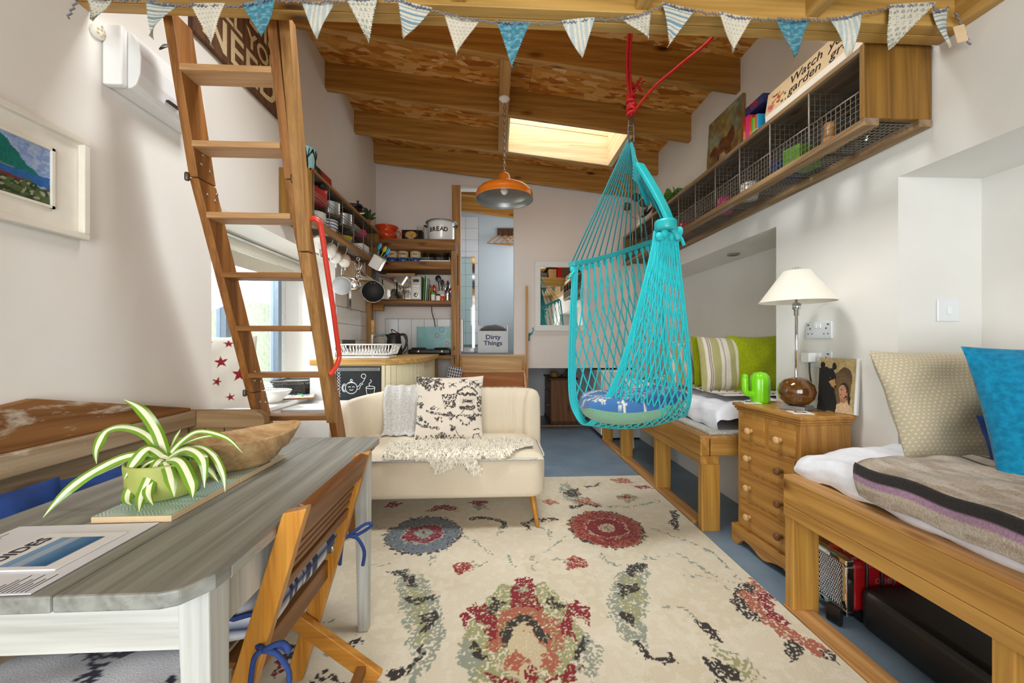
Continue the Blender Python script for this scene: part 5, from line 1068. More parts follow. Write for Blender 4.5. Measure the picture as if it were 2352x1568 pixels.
# books and game boxes on top
zt = SZ1+.003
small_box('storage_box', 'flat cream storage box under garden picture book', (1.575, 1.735, zt), (.21, .55, .048), 'offwhite', 'box', 0)
gb = thing('picture_book', 'tan picture book about gardens leaning on cream box', 'book', (1.55, 1.74, zt+.049))
GM = basis((1.475, 2.02, zt+.05), (0, -1, 0), (.16, 0, 1))
MB(GM).box(0, .56, 0, .125, -.012, 0).build('cover', 'clay', gb, bevel=.001)
for w_, x_, y_ in (('Watch', .16, .088), ('your', .385, .088), ('garden', .16, .037), ('grow', .40, .037)): text('lettering', w_, 'ink_black', GM @ T(x_, y_, .0008), .062, gb, align='LEFT', sx=1.15, shear=.1)
cv = Cv(40, 40, 0, 1, 0, 1, '#dcc29a', rag=.1, ragsc=8)
for k in range(26): cv.ell(random.random(), random.random()*.7, .07, .06, random.choice(['#a8452c', '#4a5a3a', '#3a3430', '#c07a3a']), random.random()*3)
cv.ell(.25, .2, .18, .18, '#d98a7a'); cv.ell(.25, .2, .10, .10, '#c05a4a')
printed(cv, GM @ Vector((.01, .005, .0006)), (GM.to_3x3() @ Vector((.14, 0, 0))), (GM.to_3x3() @ Vector((0, .115, 0))), 'illustration', 'print_paper', gb)
for i, (m, lab) in enumerate((('blue_glaze', 'blue covered book standing behind tan picture book'), ('paper', 'white edged book standing behind blue covered book'), ('clay', 'brown magazine behind the white edged book'))):
    one(MB(basis((1.505+i*.03, 2.01, zt+.05), (0, -1, 0), (.16, 0, 1))).box(-.02*i, .5, 0, .15+.03*i, -.018, 0), 'picture_book', m, lab, 'book', bevel=.001)
bk = [('red_enamel', .024, .15, 'red spined board game beside orange toy'), ('pink', .03, .145, 'hot pink spined board game standing on crate'), ('orange_enamel', .02, .13, 'orange spined book beside pink board game'), ('green_plastic', .014, .11, 'thin green book among spines on crate'), ('yellow', .014, .10, 'thin yellow book among spines on crate'), ('terracotta', .016, .11, 'rust coloured book among spines on crate'), ('cyan_plastic', .012, .105, 'thin sky blue book among spines on crate')]
y = 2.20
for m, th, h, lab in bk:
    one(MB().box(1.475, 1.66, y-th+.001, y, zt, zt+h), 'book', m, lab, 'book', 'spines on the crate shelf', bevel=.001); y -= th
one(MB().sphere((1.55, 2.26, zt+.03), .05, .03, .03), 'toy', 'orange_enamel', 'small orange toy on crate next to red game', 'toy')
yb = thing('game_box', 'navy boxed game with red lettering atop book spines', 'box', (1.57, 2.08, zt+.15)); MB(T(1.57, 2.10, zt+.151)).box(-.09, .09, -.06, .09, 0, .05).build('box', 'navy', yb, bevel=.002)
text('lettering', 'YES', 'red_enamel', basis((1.4795, 2.115, zt+.176), (0, -1, 0), (0, 0, 1)), .045, yb)
one(MB(T(1.53, 2.06, zt) @ rotz(.05)).box(-.09, .06, -.02, .02, 0, .001), 'leaflet', 'paper', 'white leaflet edge on crate under book spines', 'leaflet')
# bear painting on the crate
bp2 = thing('bear_painting', 'brown bear painting in loose strokes on crate shelf', 'painting', (1.70, 2.75, zt)); PM = basis((1.668, 2.95, zt), (.02, -1, 0), (.06, 0, 1))
MB(PM).box(0, .40, 0, .54, -.02, -.001).build('canvas', 'cardboard', bp2, bevel=.001)
cv = Cv(80, 100, 0, 1, 0, 1.3, '#8f7a4e', rag=.12, ragsc=9); cv.fill(vnoise(cv.X, cv.Y, 5, 2) > .5, '#a99a5c', .8); cv.fill((cv.Y > .75) & (vnoise(cv.X, cv.Y, 7, 4) > .55), '#8c9a86', .7); cv.ell(.55, .25, .42, .45, '#8a5a36'); cv.ell(.5, .5, .32, .28, '#7b4c2c'); cv.ell(.25, .68, .12, .1, '#6b4026'); cv.ell(.75, .75, .12, .12, '#6b4026'); cv.ell(.48, .36, .14, .14, '#c9ad8c'); cv.ell(.47, .32, .07, .05, '#2a1d18'); cv.ell(.35, .52, .035, .03, '#1c1512'); cv.ell(.6, .55, .035, .03, '#1c1512'); cv.mottle(.35, 16)
printed(cv, PM @ Vector((0, 0, 0)), PM.to_3x3() @ Vector((.40, 0, 0)), PM.to_3x3() @ Vector((0, .54, 0)), 'painted_face', 'print_paint', bp2)
small_box('teal_box', 'small teal wooden box on far crate shelf', (1.60, 3.05, zt), (.14, .16, .07), 'teal_paint', 'box')
ph = thing('potted_plant', 'leafy green houseplant in glass jar on crate shelf', 'plant', (1.60, 3.36, zt)); MB().lathe([(.03, 0), (.04, .02), (.035, .07), (.025, .09)], 18, (1.60, 3.36, zt)).build('jar', 'glass', ph)
def leafblade(pts, w, mat, par, n=10):
    C_ = curve_pts(pts, n); vs = []
    for i, p in enumerate(C_):
        t = (C_[min(i+1, n)]-C_[max(i-1, 0)]).normalized(); s_ = t.cross(Vector((.3, -1, .4))).normalized(); f = i/n; ww = w/2*math.sin(PI*min(1, .12+f*.88))**.7 if f < 1 else .001
        vs += [p+s_*ww, p+Vector((0, 0, -.15*w)), p-s_*ww]
    return MB().add(vs, [(i*3+k, i*3+k+1, (i+1)*3+k+1, (i+1)*3+k) for i in range(n) for k in range(2)], True).build('leaf', mat, par)
r = random.Random(3)
for k in range(9):
    a = k*.7; R = r.uniform(.10, .17); leafblade([(1.60, 3.36, zt+.08), (1.60+R*.5*math.cos(a)*.6, 3.36+R*.6*math.sin(a), zt+.17), (1.60+R*math.cos(a)*.6, 3.36+R*1.1*math.sin(a), zt+r.uniform(.05, .16))], .05, 'leaf', ph)
small_box('dark_frame', 'dark wooden photo frame edge on far crate shelf', (1.60, 3.66, zt), (.16, .02, .22), 'old_pine_dark', 'frame', .5)
vz = thing('dried_flower_vase', 'white bottle vase with dried flower discs', 'vase', (1.58, 4.06, zt)); MB().lathe([(.03, 0), (.042, .02), (.042, .08), (.026, .11), (.024, .15), (.03, .16), (.026, .16)], 20, (1.58, 4.06, zt)).build('vase', 'white_clay', vz)
for dx, dz in ((-.06, .34), (-.16, .24), (.02, .28)):
    MB().tube(curve_pts([(1.58, 4.06, zt+.15), (1.58+dx*.5, 4.06, zt+dz*.7), (1.58+dx, 4.04, zt+dz)], 8), .004, 5).build('stem', 'hanger', vz); MB(T(1.58+dx, 4.03, zt+dz+.03) @ Matrix.Rotation(PI/2, 4, 'X')).lathe([(.045, 0), (.048, .008), (.045, .016)], 16).build('seed_disc', 'brown_disc', vz)
for k in range(6): MB().tube(curve_pts([(1.585, 4.06, zt+.15), (1.62+.01*k, 4.06, zt+.22), (1.62+.02*k, 4.05, zt+.26+.02*(k % 3))], 6), .005, 5).build('dark_sprig', 'ink_black', vz)
# ---------------------------------------------------------------- turquoise hammock chair
hm = thing('hammock_chair', 'turquoise rope hammock chair hanging on red rope', 'hammock', (.85, 2.3, .65))
HC = {0: [(0.485, 2.3, 1.604), (0.47, 2.32, 1.214), (0.469, 2.33, 0.84), (0.499, 2.28, 0.703), (0.545, 2.2, 0.67), (0.612, 2.12, 0.794), (0.703, 2.06, 1.041), (0.783, 2.03, 1.347), (0.85, 2.02, 1.627), (0.869, 2.02, 1.744)],
      1: [(0.78, 2.5, 1.703), (0.834, 2.55, 1.338), (0.88, 2.58, 0.954), (0.897, 2.5, 0.729), (0.838, 2.3, 0.629), (0.823, 2.12, 0.706), (0.848, 2.06, 0.921), (0.876, 2.03, 1.206), (0.898, 2.01, 1.532), (0.913, 2.0, 1.739)],
      2: [(1.148, 2.75, 1.863), (1.20, 2.72, 1.478), (1.235, 2.65, 1.039), (1.235, 2.55, 0.82), (1.20, 2.35, 0.70), (1.13, 2.2, 0.735), (1.09, 2.08, 0.869), (1.047, 2.03, 1.159), (0.994, 2.0, 1.485), (0.96, 1.98, 1.711)]}
HCv = {k: [Vector(p) for p in v] for k, v in HC.items()}
def sheet(u, v):
    A, B, C_ = (catmull(HCv[k], v) for k in (0, 1, 2)); u = min(max(u, 0), 1)
    return A*((1-u)*(1-2*u))+B*(4*u*(1-u))+C_*(u*(2*u-1))
mb = MB(); NS = 13
for k in range(NS):
    for s in (1, -1):
        pts = []; u0 = (k+.5)/NS
        for i in range(73):
            v = i/72; amp = .5/NS*min(1, v*8)*min(1, (1-v)*8); tri = abs(((v*9+(.5 if k % 2 else 0)) % 1)*2-1)*2-1
            pts.append(sheet(u0+s*amp*tri*.92, v)+Vector((0, .0015*s, 0)))
        mb.tube(pts, .0050, 5, False)
for u in (0, .012, .024, .036, 1):
    for d in (-.006, .006): mb.tube([sheet(u, i/60)+Vector((d, 0, 0)) for i in range(61)], .006, 5, False)
tag(mb.build('net', 'net', hm), kind='stuff')
BAR = [Vector(p) for p in [(0.471, 2.3, 1.619), (0.595, 2.4, 1.658), (0.771, 2.52, 1.722), (0.962, 2.64, 1.80), (1.138, 2.75, 1.876)]]
def slab_sweep(P, w, h, n=24):
    C_ = [catmull(P, i/n) for i in range(n+1)]; vs = []
    for i, p in enumerate(C_):
        t = (C_[min(i+1, n)]-C_[max(i-1, 0)]).normalized(); s_ = t.cross(Vector((0, 0, 1))).normalized(); q = s_.cross(t)
        vs += [p+s_*w/2+q*h/2, p-s_*w/2+q*h/2, p-s_*w/2-q*h/2, p+s_*w/2-q*h/2]
    fs = [(i*4+k, (i+1)*4+k, (i+1)*4+(k+1) % 4, i*4+(k+1) % 4) for i in range(n) for k in range(4)]+[(0, 1, 2, 3), (n*4+3, n*4+2, n*4+1, n*4)]
    return MB().add(vs, fs)
slab_sweep(BAR, .05, .03).build('spreader_bar', 'teal_wood', hm, bevel=.004, fixn=True)
FB = [Vector(p) for p in [(.975, 1.975, 1.68), (.945, 1.995, 1.765), (.920, 2.04, 1.885), (.888, 2.115, 2.03), (.852, 2.21, 2.19)]]
slab_sweep(FB, .06, .025).build('spreader_bar', 'teal_wood', hm, bevel=.006, fixn=True)
MB().lathe([(.05, 0), (.058, .01), (.058, .05), (.05, .06)], 20, (.915, 2.0, 1.735)).build('bar_end_cap', 'teal_wood', hm, bevel=.004)
AP = Vector((.838, 2.3, 2.361)); mb = MB()
for i in range(14):
    p = catmull(BAR, (i+.3)/14); mb.tube([AP+Vector((-.02+.003*i, 0, .02-.004*i)), p+Vector((0, 0, .016))], .0042, 5)
for i in range(9):
    p = catmull(BAR, (i+8)/17); mb.tube([AP+Vector((.01, 0, -.05-.02*i)), Vector((.905+.012*i, 2.02+.01*i, 1.80-.004*i))], .0042, 5)
for k in range(8): mb.tube([AP+Vector((.004*math.cos(k), .004*math.sin(k), 0)), AP+Vector((.03+.012*math.cos(k), -.03+.012*math.sin(k), -.22)), AP+Vector((.055+.008*math.cos(k), -.12, -.42))], .006, 5)
tag(mb.build('suspension_cords', 'net_dark', hm), kind='stuff')
mb = MB(); rk = random.Random(4)
for i in range(14):
    p = catmull(BAR, (i+.3)/14); mb.sphere(tuple(p+Vector((0, 0, -.035))), .016, .014, .02, 8, 6)
for i in range(12):
    mb.sphere((.875+.011*i, 2.0+rk.uniform(-.025, .025), 1.73+rk.uniform(-.03, .02)), .02, .018, .024, 8, 6)
mb.tube(curve_pts([(.96, 1.98, 1.71), (.99, 1.985, 1.70), (1.01, 1.99, 1.66)], 8), .009, 6); mb.tube(curve_pts([(.49, 2.3, 1.58), (.465, 2.29, 1.55), (.45, 2.285, 1.53)], 8), .007, 6)
tag(mb.build('knots', 'net', hm), kind='stuff')
# seat cushion in the hammock
def hcush(nx, ny):
    cv = Cv(nx, ny, 0, 1, 0, 1, '#3d6ea8', rag=.05, ragsc=18); rn = random.Random(8)
    for k in range(46): x, y = rn.random(), rn.random(); [cv.ell(x+.028*math.cos(a), y+.028*math.sin(a), .018, .010, '#d9d6c6', a) for a in (0, 1.26, 2.5, 3.8, 5)]
    for k in range(5): cv.line([(.1+.2*k+.05*math.sin(t), t/6) for t in range(7)], .012, '#d9d6c6')
    return cv.cols()
hcu = thing('hammock_cushion', 'blue floral cushion with mint underside in hammock', 'cushion', (.86, 2.29, .66))
def hz(a, b, top):
    e = max(0, 1-(a*a)**2.2)*max(0, 1-(b*b)**2.2); base = .735+.05*a*a+.03*b*b
    return base+(.095*e**.5 if top else -.07*e**.5)
def hpos(a, b, top):
    q = (1-.10*b*b); return Vector((.85+a*.35*q+.03*b, 2.31+b*.25*(1-.12*a*a)+.09*a, hz(a, b, top)+.015*a))
mb = MB(); mb.grid(lambda u, v: hpos(2*u-1, 2*v-1, True), 90, 60); mb.col = hcush(91, 61); mb.build('top_cover', 'print_cloth', hcu)
MB().grid(lambda u, v: hpos(1-2*u, 2*v-1, False), 40, 30).build('underside', 'mint', hcu)
# ropes, ring, hooks
rp = thing('hanging_rope', 'knotted red rope from rafter to hammock ring', 'rope', (.83, 2.25, 2.5))
mb = MB()
for d in (-.008, .008): mb.tube(curve_pts([(.742+d, 2.00, 3.03), (.745+d, 2.06, 2.86), (.785+d, 2.2, 2.735), (.828+d, 2.28, 2.60), (.835, 2.29, 2.52)], 24), .008, 8)
mb.tube(curve_pts([(.84, 2.29, 2.53), (.93, 2.2, 2.63), (1.04, 2.08, 2.69), (1.15, 1.96, 2.75), (1.25, 1.99, 2.95)], 20), .008, 8); mb.build('rope', 'red_rope', rp)
mb = MB(); rk = random.Random(9)
for k in range(10): a = k*1.3; c_ = Vector((.832, 2.285, 2.53+.018*k)); mb.torus(tuple(c_), .022, .010, 12, 6, Matrix.Rotation(rk.uniform(-.8, .8), 4, 'X') @ Matrix.Rotation(rk.uniform(-.8, .8), 4, 'Y'))
for k in range(14): a = rk.uniform(0, 6.28); mb.tube(curve_pts([(.845, 2.28, 2.68), (.87+.01*math.cos(a), 2.27, 2.70+.01*math.sin(a)), (.885+.03*math.cos(a), 2.26, 2.69+.045*math.sin(a))], 5), .003, 4)
mb.build('knot', 'red_rope', rp)
mb = MB(); 
for x in (-.014, .016): mb.tube(curve_pts([(.838+x, 2.3, 2.36), (.836+x*1.2, 2.3, 2.42), (.836+x*.8, 2.3, 2.50), (.836, 2.3, 2.53)], 12), .006, 8)
mb.torus((.837, 2.3, 2.445), .02, .006, 16, 6, Matrix.Rotation(PI/2, 4, 'X')); tag(mb.build('shackle', 'iron', rp), kind=None)
for x, y, lab in ((.70, 1.93, 'white metal hook just beside the red rope'), (.80, 1.93, 'white bent metal hook between rope and bunting flag')):
    one(MB().tube([(x, y, zb(x)+.02), (x, y, zb(x)-.19), (x+.05, y, zb(x)-.20)], .006, 8), 'loft_hook', 'white_gloss', lab, 'hook', 'white ceiling hooks')
# ---------------------------------------------------------------- pendant lamp
pd = thing('pendant_lamp', 'orange enamel pendant lamp on chain', 'lamp', (.057, 3.07, 2.29)); px_, py_ = .085, 3.07
zr = zb(px_); MB().lathe([(.045, 0), (.045, -.012), (.02, -.03), (.006, -.034)], 20, (px_, py_, zr+.001)).build('ceiling_rose', 'white_gloss', pd)
mb = MB(); n = 20
for k in range(n): mb.torus((px_, py_, 2.50+(zr-.035-2.50)*k/n+.012), .011, .0032, 10, 5, rotz(PI/2*(k % 2)) @ Matrix.Rotation(PI/2, 4, 'X') @ Matrix.Diagonal((.75, 1.9, 1, 1)))
tag(mb.build('chain', 'steel', pd), kind='stuff')
MB().lathe([(.012, 2.505), (.036, 2.492), (.044, 2.48), (.055, 2.425), (.062, 2.415), (.066, 2.408), (.15, 2.392), (.20, 2.370), (.222, 2.345), (.228, 2.325), (.2285, 2.295), (.233, 2.289), (.231, 2.285)], 48, (px_, py_, 0), cap=False).build('shade', 'lamp_orange', pd)
MB().lathe([(.231, 2.2852), (.226, 2.288), (.2245, 2.325), (.218, 2.343), (.196, 2.366), (.148, 2.387), (.06, 2.402), (.0, 2.404)], 48, (px_, py_, 0), cap=False).build('shade_lining', 'shade_in', pd)
MB().sphere((px_, py_, 2.36), .03, .03, .036, 16, 10).build('bulb', 'bulb', pd); MB().lathe([(.018, 2.385), (.018, 2.404)], 12, (px_, py_, 0)).build('lamp_holder', 'white_gloss', pd)
# ---------------------------------------------------------------- bunting
FLAGS = [[(-1.317, 2.268), (-1.233, 2.263), (-1.288, 2.179)], [(-1.138, 2.266), (-1.034, 2.252), (-1.113, 2.138)], [(-0.989, 2.254), (-0.876, 2.255), (-0.935, 2.129)], [(-0.83, 2.26), (-0.72, 2.283), (-0.755, 2.141)], [(-0.639, 2.28), (-0.533, 2.284), (-0.588, 2.155)], [(-0.491, 2.29), (-0.386, 2.302), (-0.427, 2.168)], [(-0.32, 2.296), (-0.205, 2.272), (-0.302, 2.161)], [(-0.167, 2.259), (-0.047, 2.243), (-0.125, 2.116)], [(0.009, 2.238), (0.126, 2.238), (0.065, 2.098)], [(0.229, 2.245), (0.346, 2.259), (0.303, 2.117)], [(0.439, 2.269), (0.547, 2.295), (0.532, 2.191)], [(0.581, 2.324), (0.702, 2.306), (0.612, 2.188)], [(0.782, 2.295), (0.903, 2.284), (0.832, 2.157)], [(0.999, 2.288), (1.117, 2.29), (1.06, 2.151)], [(1.191, 2.296), (1.307, 2.319), (1.276, 2.177)], [(1.406, 2.348), (1.581, 2.362), (1.406, 2.187)], [(1.576, 2.339), (1.638, 2.353), (1.626, 2.198)]]
KIND = 'ahdtvahdtvahdtvah'
bt = thing('bunting', 'cream and blue fabric flag bunting along loft beam', 'bunting', (.1, 1.3, 2.2))
def flagcol(kind, U, V):
    cv = Cv(2, 2, 0, 1, 0, 1, '#e6e0d2'); cv.X, cv.Y, cv.OX, cv.OY = U, V, U, V; cv.rgb = np.zeros(U.shape+(3,)); cv.rgb[:] = hx('#d6cfbd')
    if kind == 'h':
        for k in range(8): w = .032 if k % 2 == 0 else .014; cv.fill(np.abs(V-(.06+k*.115)) < w, '#5b8da3', .9)
    if kind == 'v':
        cv.rgb[:] = hx('#b4c2c0')
        for x in (-.12, .0, .12, .30, -.30): cv.fill(np.abs(U-x) < .035, '#dbd5c5')
    if kind == 't': cv.rgb[:] = hx('#3f7c90'); cv.fill(vnoise(U*.6+3, V+3, 14, 3) > .55, '#5f9aa8', .6); cv.fill(vnoise(U*.3+3, V+3, 30, 5) > .66, '#8db9c0', .5)
    if kind in 'ad':
        s = 7.5 if kind == 'a' else 9; gx, gy = U*s+50, V*s+50; gx = gx+.5*(np.floor(gy) % 2); fx, fy = gx-np.floor(gx)-.5, gy-np.floor(gy)-.5; R = np.hypot(fx, fy); A = np.arctan2(fy, fx)
        if kind == 'a': cv.fill((R < .34) & (np.abs(np.sin(A*4)) > .55) & (R > .08), '#86948f')
        else: cv.fill(R < .17, '#a29e90')
    cv.mottle(.06, 25); return cv.rgb
for i, (f, kd) in enumerate(zip(FLAGS, KIND)):
    A, B, C_ = (Vector((p[0], 0, p[1])) for p in f); n = 40; vs = []; UV = []
    for j in range(n+1):
        v = j/n
        L_, R_ = A.lerp(C_, v), B.lerp(C_, v); z_ = .0022*(1 if j % 2 else -1)
        for k in range(n+1):
            u = k/n; p = L_.lerp(R_, u)
            if k == 0: p = p+Vector((-z_, 0, 0))
            if k == n: p = p+Vector((z_, 0, 0))
            vs.append((p.x, 1.302+.008*math.sin(u*3+i)*(.3+v)+.006*math.sin(v*4+i*2)+.012*v*(i % 3-1), p.z+(.0 if j else .002*(1 if k % 2 else -1)))); UV.append(((u-.5)*(1-v), v*1.1))
    w = n+1; mb = MB().add(vs, [(j*w+k, j*w+k+1, (j+1)*w+k+1, (j+1)*w+k) for j in range(n) for k in range(n)], True); UV = np.array(UV); c_ = flagcol(kd, UV[:, 0:1], UV[:, 1:2]).reshape(-1, 3)
    mb.col = np.concatenate([c_, np.ones((len(c_), 1))], 1); mb.build('flag', 'print_cloth', bt)
mb = MB(); tops = [(-1.324, 2.31)]
for f in FLAGS: tops += [(f[0][0]+.012, f[0][1]-.006), (f[1][0]-.012, f[1][1]-.006)]
for a, b in zip(tops[:-1], tops[1:]):
    L_ = math.hypot(b[0]-a[0], b[1]-a[1]); n = max(3, int(L_/.006))
    P = [(lerp(a[0], b[0], k/n), 1.296+.003*math.sin(k), lerp(a[1], b[1], k/n)-.006*math.sin(PI*k/n)+.003*(1 if k % 2 else -1)) for k in range(n+1)]; mb.tube(P, .0028, 5)
for x0, z0 in ((-1.318, 2.30), (1.66, 2.33)): mb.tube([(x0-.004*k*(1 if x0 < 0 else -1)+.005*(1 if k % 2 else -1), 1.30, z0-.0085*k) for k in range(14)], .003, 5)
mb.build('ricrac_ribbon', 'ribbon_grey', bt)
MB(basis((1.675, 1.298, 2.255), (1, 0, .3), (-.3, 0, 1))).box(-.022, .022, -.03, .03, 0, .001).build('label_tag', 'clay', bt)
# ---------------------------------------------------------------- left wall: painting, heater unit, sign
pf = thing('sea_painting', 'small bay and green hill painting in wide white frame', 'painting', (-1.40, 1.06, 1.5)); FM = basis((XL+.002, .74, 1.495), (0, 1, 0), (0, 0, 1)); fw, fh = .64, .34
mb = MB(FM); mb.box(0, fw, 0, .02, 0, .032).box(0, fw, fh-.02, fh, 0, .032).box(0, .02, .02, fh-.02, 0, .032).box(fw-.02, fw, .02, fh-.02, 0, .032); mb.build('frame', 'offwhite', pf, bevel=.003)
MB(FM).box(.02, fw-.02, .02, fh-.02, 0, .012).build('mount', 'offwhite', pf); mb = MB(FM); a0, a1, b0, b1 = .10, .545, .075, .265
mb.box(a0, a1, b0, b0+.008, .012, .02).box(a0, a1, b1-.008, b1, .012, .02).box(a0, a0+.008, b0, b1, .012, .02).box(a1-.008, a1, b0, b1, .012, .02); mb.build('slip', 'offwhite', pf)
cv = Cv(150, 70, 0, 2.4, 0, 1, '#7f97c4', rag=.04, ragsc=12); cv.fill(vnoise(cv.X, cv.Y, 9, 3) > .5, '#98a9cc', .6); cv.fill(vnoise(cv.X, cv.Y, 16, 6) > .6, '#b4bccb', .5); cv.poly([(0, .98), (1.7, .98), (2.05, .62), (2.3, .46), (2.0, .42), (0, .46)], '#146e66'); cv.poly([(0, .52), (1.9, .47), (2.2, .42), (0, .44)], '#8c968c'); cv.poly([(0, .45), (2.4, .47), (2.4, .3), (0, .2)], '#2a62a0'); cv.poly([(0, .3), (1.6, .36), (2.1, .33), (2.4, .22), (2.4, 0), (0, 0)], '#4d6038'); cv.poly([(1.5, .36), (2.0, .33), (2.0, .28), (1.5, .30)], '#7c2a2c'); cv.fill((cv.Y < .3) & (vnoise(cv.X, cv.Y, 14, 9) > .6), '#2c3a26', .9); cv.fill((cv.Y < .28) & (vnoise(cv.X, cv.Y, 22, 11) > .72), '#a4a28a', .9); cv.mottle(.15, 30)
printed(cv, FM @ Vector((a0+.008, b0+.008, .0125)), FM.to_3x3() @ Vector((a1-a0-.016, 0, 0)), FM.to_3x3() @ Vector((0, b1-b0-.016, 0)), 'painted_face', 'print_paint', pf)
ac = thing('wall_heater', 'white wall mounted air unit high on left wall', 'heater', (-1.34, 1.65, 2.085))
prof = [(XL+.002, 2.085), (-1.338, 2.085), (-1.318, 2.10), (-1.305, 2.14), (-1.302, 2.20), (-1.31, 2.25), (-1.33, 2.285), (-1.36, 2.297), (XL+.002, 2.297)]
MB().prism(prof, 1.478, 1.80, 'y').build('body', 'white_paint', ac, bevel=.004); MB().prism([(-1.411, 2.080), (-1.345, 2.080), (-1.345, 2.297), (-1.411, 2.297)], 1.45, 1.477, 'y').build('end_cap', 'white_gloss', ac, bevel=.006)
MB().box(-1.336, -1.30, 1.60, 1.66, 2.112, 2.118).build('indicator', 'slot', ac); mb = MB()
for k in range(4): mb.tube(curve_pts([(-1.32, 1.58, 2.305), (-1.315+.004*k, 1.60+.01*k, 2.34+.008*k), (-1.31, 1.65, 2.36), (-1.30, 1.68, 2.33), (-1.30, 1.70+.01*k, 2.24), (-1.30, 1.69, 2.17)], 12), .003, 5)
one(mb, 'cable_coil', 'black_plastic', 'coiled black cable beside white air unit', 'cable')
kb = thing('wall_button', 'round cream wall knob with paw dimples', 'knob', (XL+.01, 1.50, 2.29)); KM = basis((XL, 1.432, 2.25), (0, 1, 0), (0, 0, 1))
MB(KM).lathe([(.024, 0), (.024, .008), (.02, .014), (0, .016)], 20).build('base', 'offwhite', kb)
for k in range(5): a = k*1.256; MB(KM).sphere((.011*math.cos(a), .011*math.sin(a), .014), .005, n=8, m=6).build('dimple', 'clay', kb)
sg = thing('word_sign', 'dark plank wall sign with cream lettering', 'sign', (XL+.02, 2.2, 2.6)); SM = basis((XL+.003, 1.84, 2.595), (0, 1, 0), (0, 0, 1))
for k in range(6): MB(SM).box(k*.121+.0008, (k+1)*.121-.0008, 0, .52, 0, .022).build('plank', 'sign_wood', sg, bevel=.002)
for s_, x, z, sz in (('NEED', .36, .11, .24), ('ALL YOU', .40, .275, .14), ('LOVE IS', .36, .42, .17)): text('lettering', s_, 'cream_letter', SM @ T(x, z, .0225), sz, sg, sx=1.05, bold=.003)
# ---------------------------------------------------------------- kitchen counter
kc = thing('kitchen_counter', 'curved kitchen counter with cream boards and chalkboard front', 'counter', (-1.0, 3.6, 0))
ctop = [(-1.41, 3.0), (-.93, 3.0), (-.84, 3.015), (-.76, 3.06), (-.69, 3.14), (-.64, 3.25), (-.612, 3.42), (-.605, 3.6), (-.605, 4.285), (-1.41, 4.285)]
MB().prism(ctop, .967, 1.012).build('worktop', 'worktop', kc, bevel=.006)
MB().prism([(-1.41, 3.03), (-.90, 3.03), (-.80, 3.07), (-.72, 3.16), (-.67, 3.27), (-.642, 3.44), (-.64, 4.2), (-1.41, 4.2)], .016, .966).build('carcass', 'cream_paint', kc)
MB().box(-1.41, -1.215, 3.012, 3.03, .016, .966).build('side_panel', 'white_paint', kc)
edge = curve_pts([(-.872, 3.022, 0), (-.80, 3.05, 0), (-.725, 3.135, 0), (-.675, 3.24, 0), (-.645, 3.38, 0), (-.635, 3.52, 0)], 11)
for a, b in zip(edge[:-1], edge[1:]): d = (b-a).normalized(); MB().bar(a+d*.0015+Vector((0, 0, .491)), b-d*.0015+Vector((0, 0, .491)), .016, .95).build('bead_board', 'cream_paint', kc, bevel=.003)
cb = MB().box(-1.213, -.876, 3.008, 3.028, .016, .958).build('chalkboard', 'board_black', kc)
CM = basis((-1.213, 3.0072, .958), (1, 0, 0), (0, 0, 1)); ck = MB()
def chalk(pts, w=.0045, n=None): ribbon(ck, pts, w, CM)
for s in (1, -1):
    P = []
    for k in range(29): P.append((.008+k*.0116, -.022+s*.014*(1 if k % 2 else -1)*.9))
    chalk(P, .0035); chalk([(.022+s*.012*(1 if k % 2 else -1), -.04-k*.024) for k in range(9)], .0035)
def arc(cx, cy, rx, ry, a0, a1, n=24): return [(cx+rx*math.cos(math.radians(lerp(a0, a1, k/n))), cy+ry*math.sin(math.radians(lerp(a0, a1, k/n)))) for k in range(n+1)]
tx, ty = .117, -.165
chalk(arc(tx, ty, .045, .045, 60, 420)); chalk(arc(tx, ty+.012, .04, .028, 10, 170)); chalk(arc(tx, ty+.058, .008, .008, 0, 360)); chalk(arc(tx-.052, ty, .018, .030, 60, 300)); chalk(arc(tx-.052, ty, .011, .02, 60, 300))
chalk([(tx+.04, ty-.012), (tx+.06, ty-.01), (tx+.072, ty+.02), (tx+.09, ty+.03)]); chalk([(tx+.038, ty+.01), (tx+.055, ty+.012), (tx+.07, ty+.035), (tx+.085, ty+.036)])
chalk(arc(tx+.095, ty+.085, .018, .018, -60, 220)+[(tx+.078, ty+.04)][::-1] if False else arc(tx+.093, ty+.09, .017, .017, 230, -120)); chalk([(tx+.084, ty+.04), (tx+.098, ty+.06), (tx+.108, ty+.085)])
chalk(arc(tx-.014, ty+.004, .008, .005, 0, 180)); chalk(arc(tx+.016, ty+.004, .008, .005, 0, 180)); chalk(arc(tx, ty-.008, .014, .01, 200, 340))
cx_ = tx+.145; chalk(arc(cx_, ty+.002, .034, .010, 0, 360)); chalk([(cx_-.034, ty), (cx_-.026, ty-.05), (cx_+.026, ty-.05), (cx_+.034, ty)]); chalk(arc(cx_-.002, ty+.05, .008, .012, -90, 90)); chalk(arc(cx_-.002, ty+.026, .008, .012, 90, 270))
for k in range(6): chalk([(.02+.008*(k % 2), -.37-.035*k), (.035, -.385-.035*k), (.03, -.40-.035*k)], .004)
tag(ck.build('chalk_drawing', 'chalk', cb), kind='stuff')
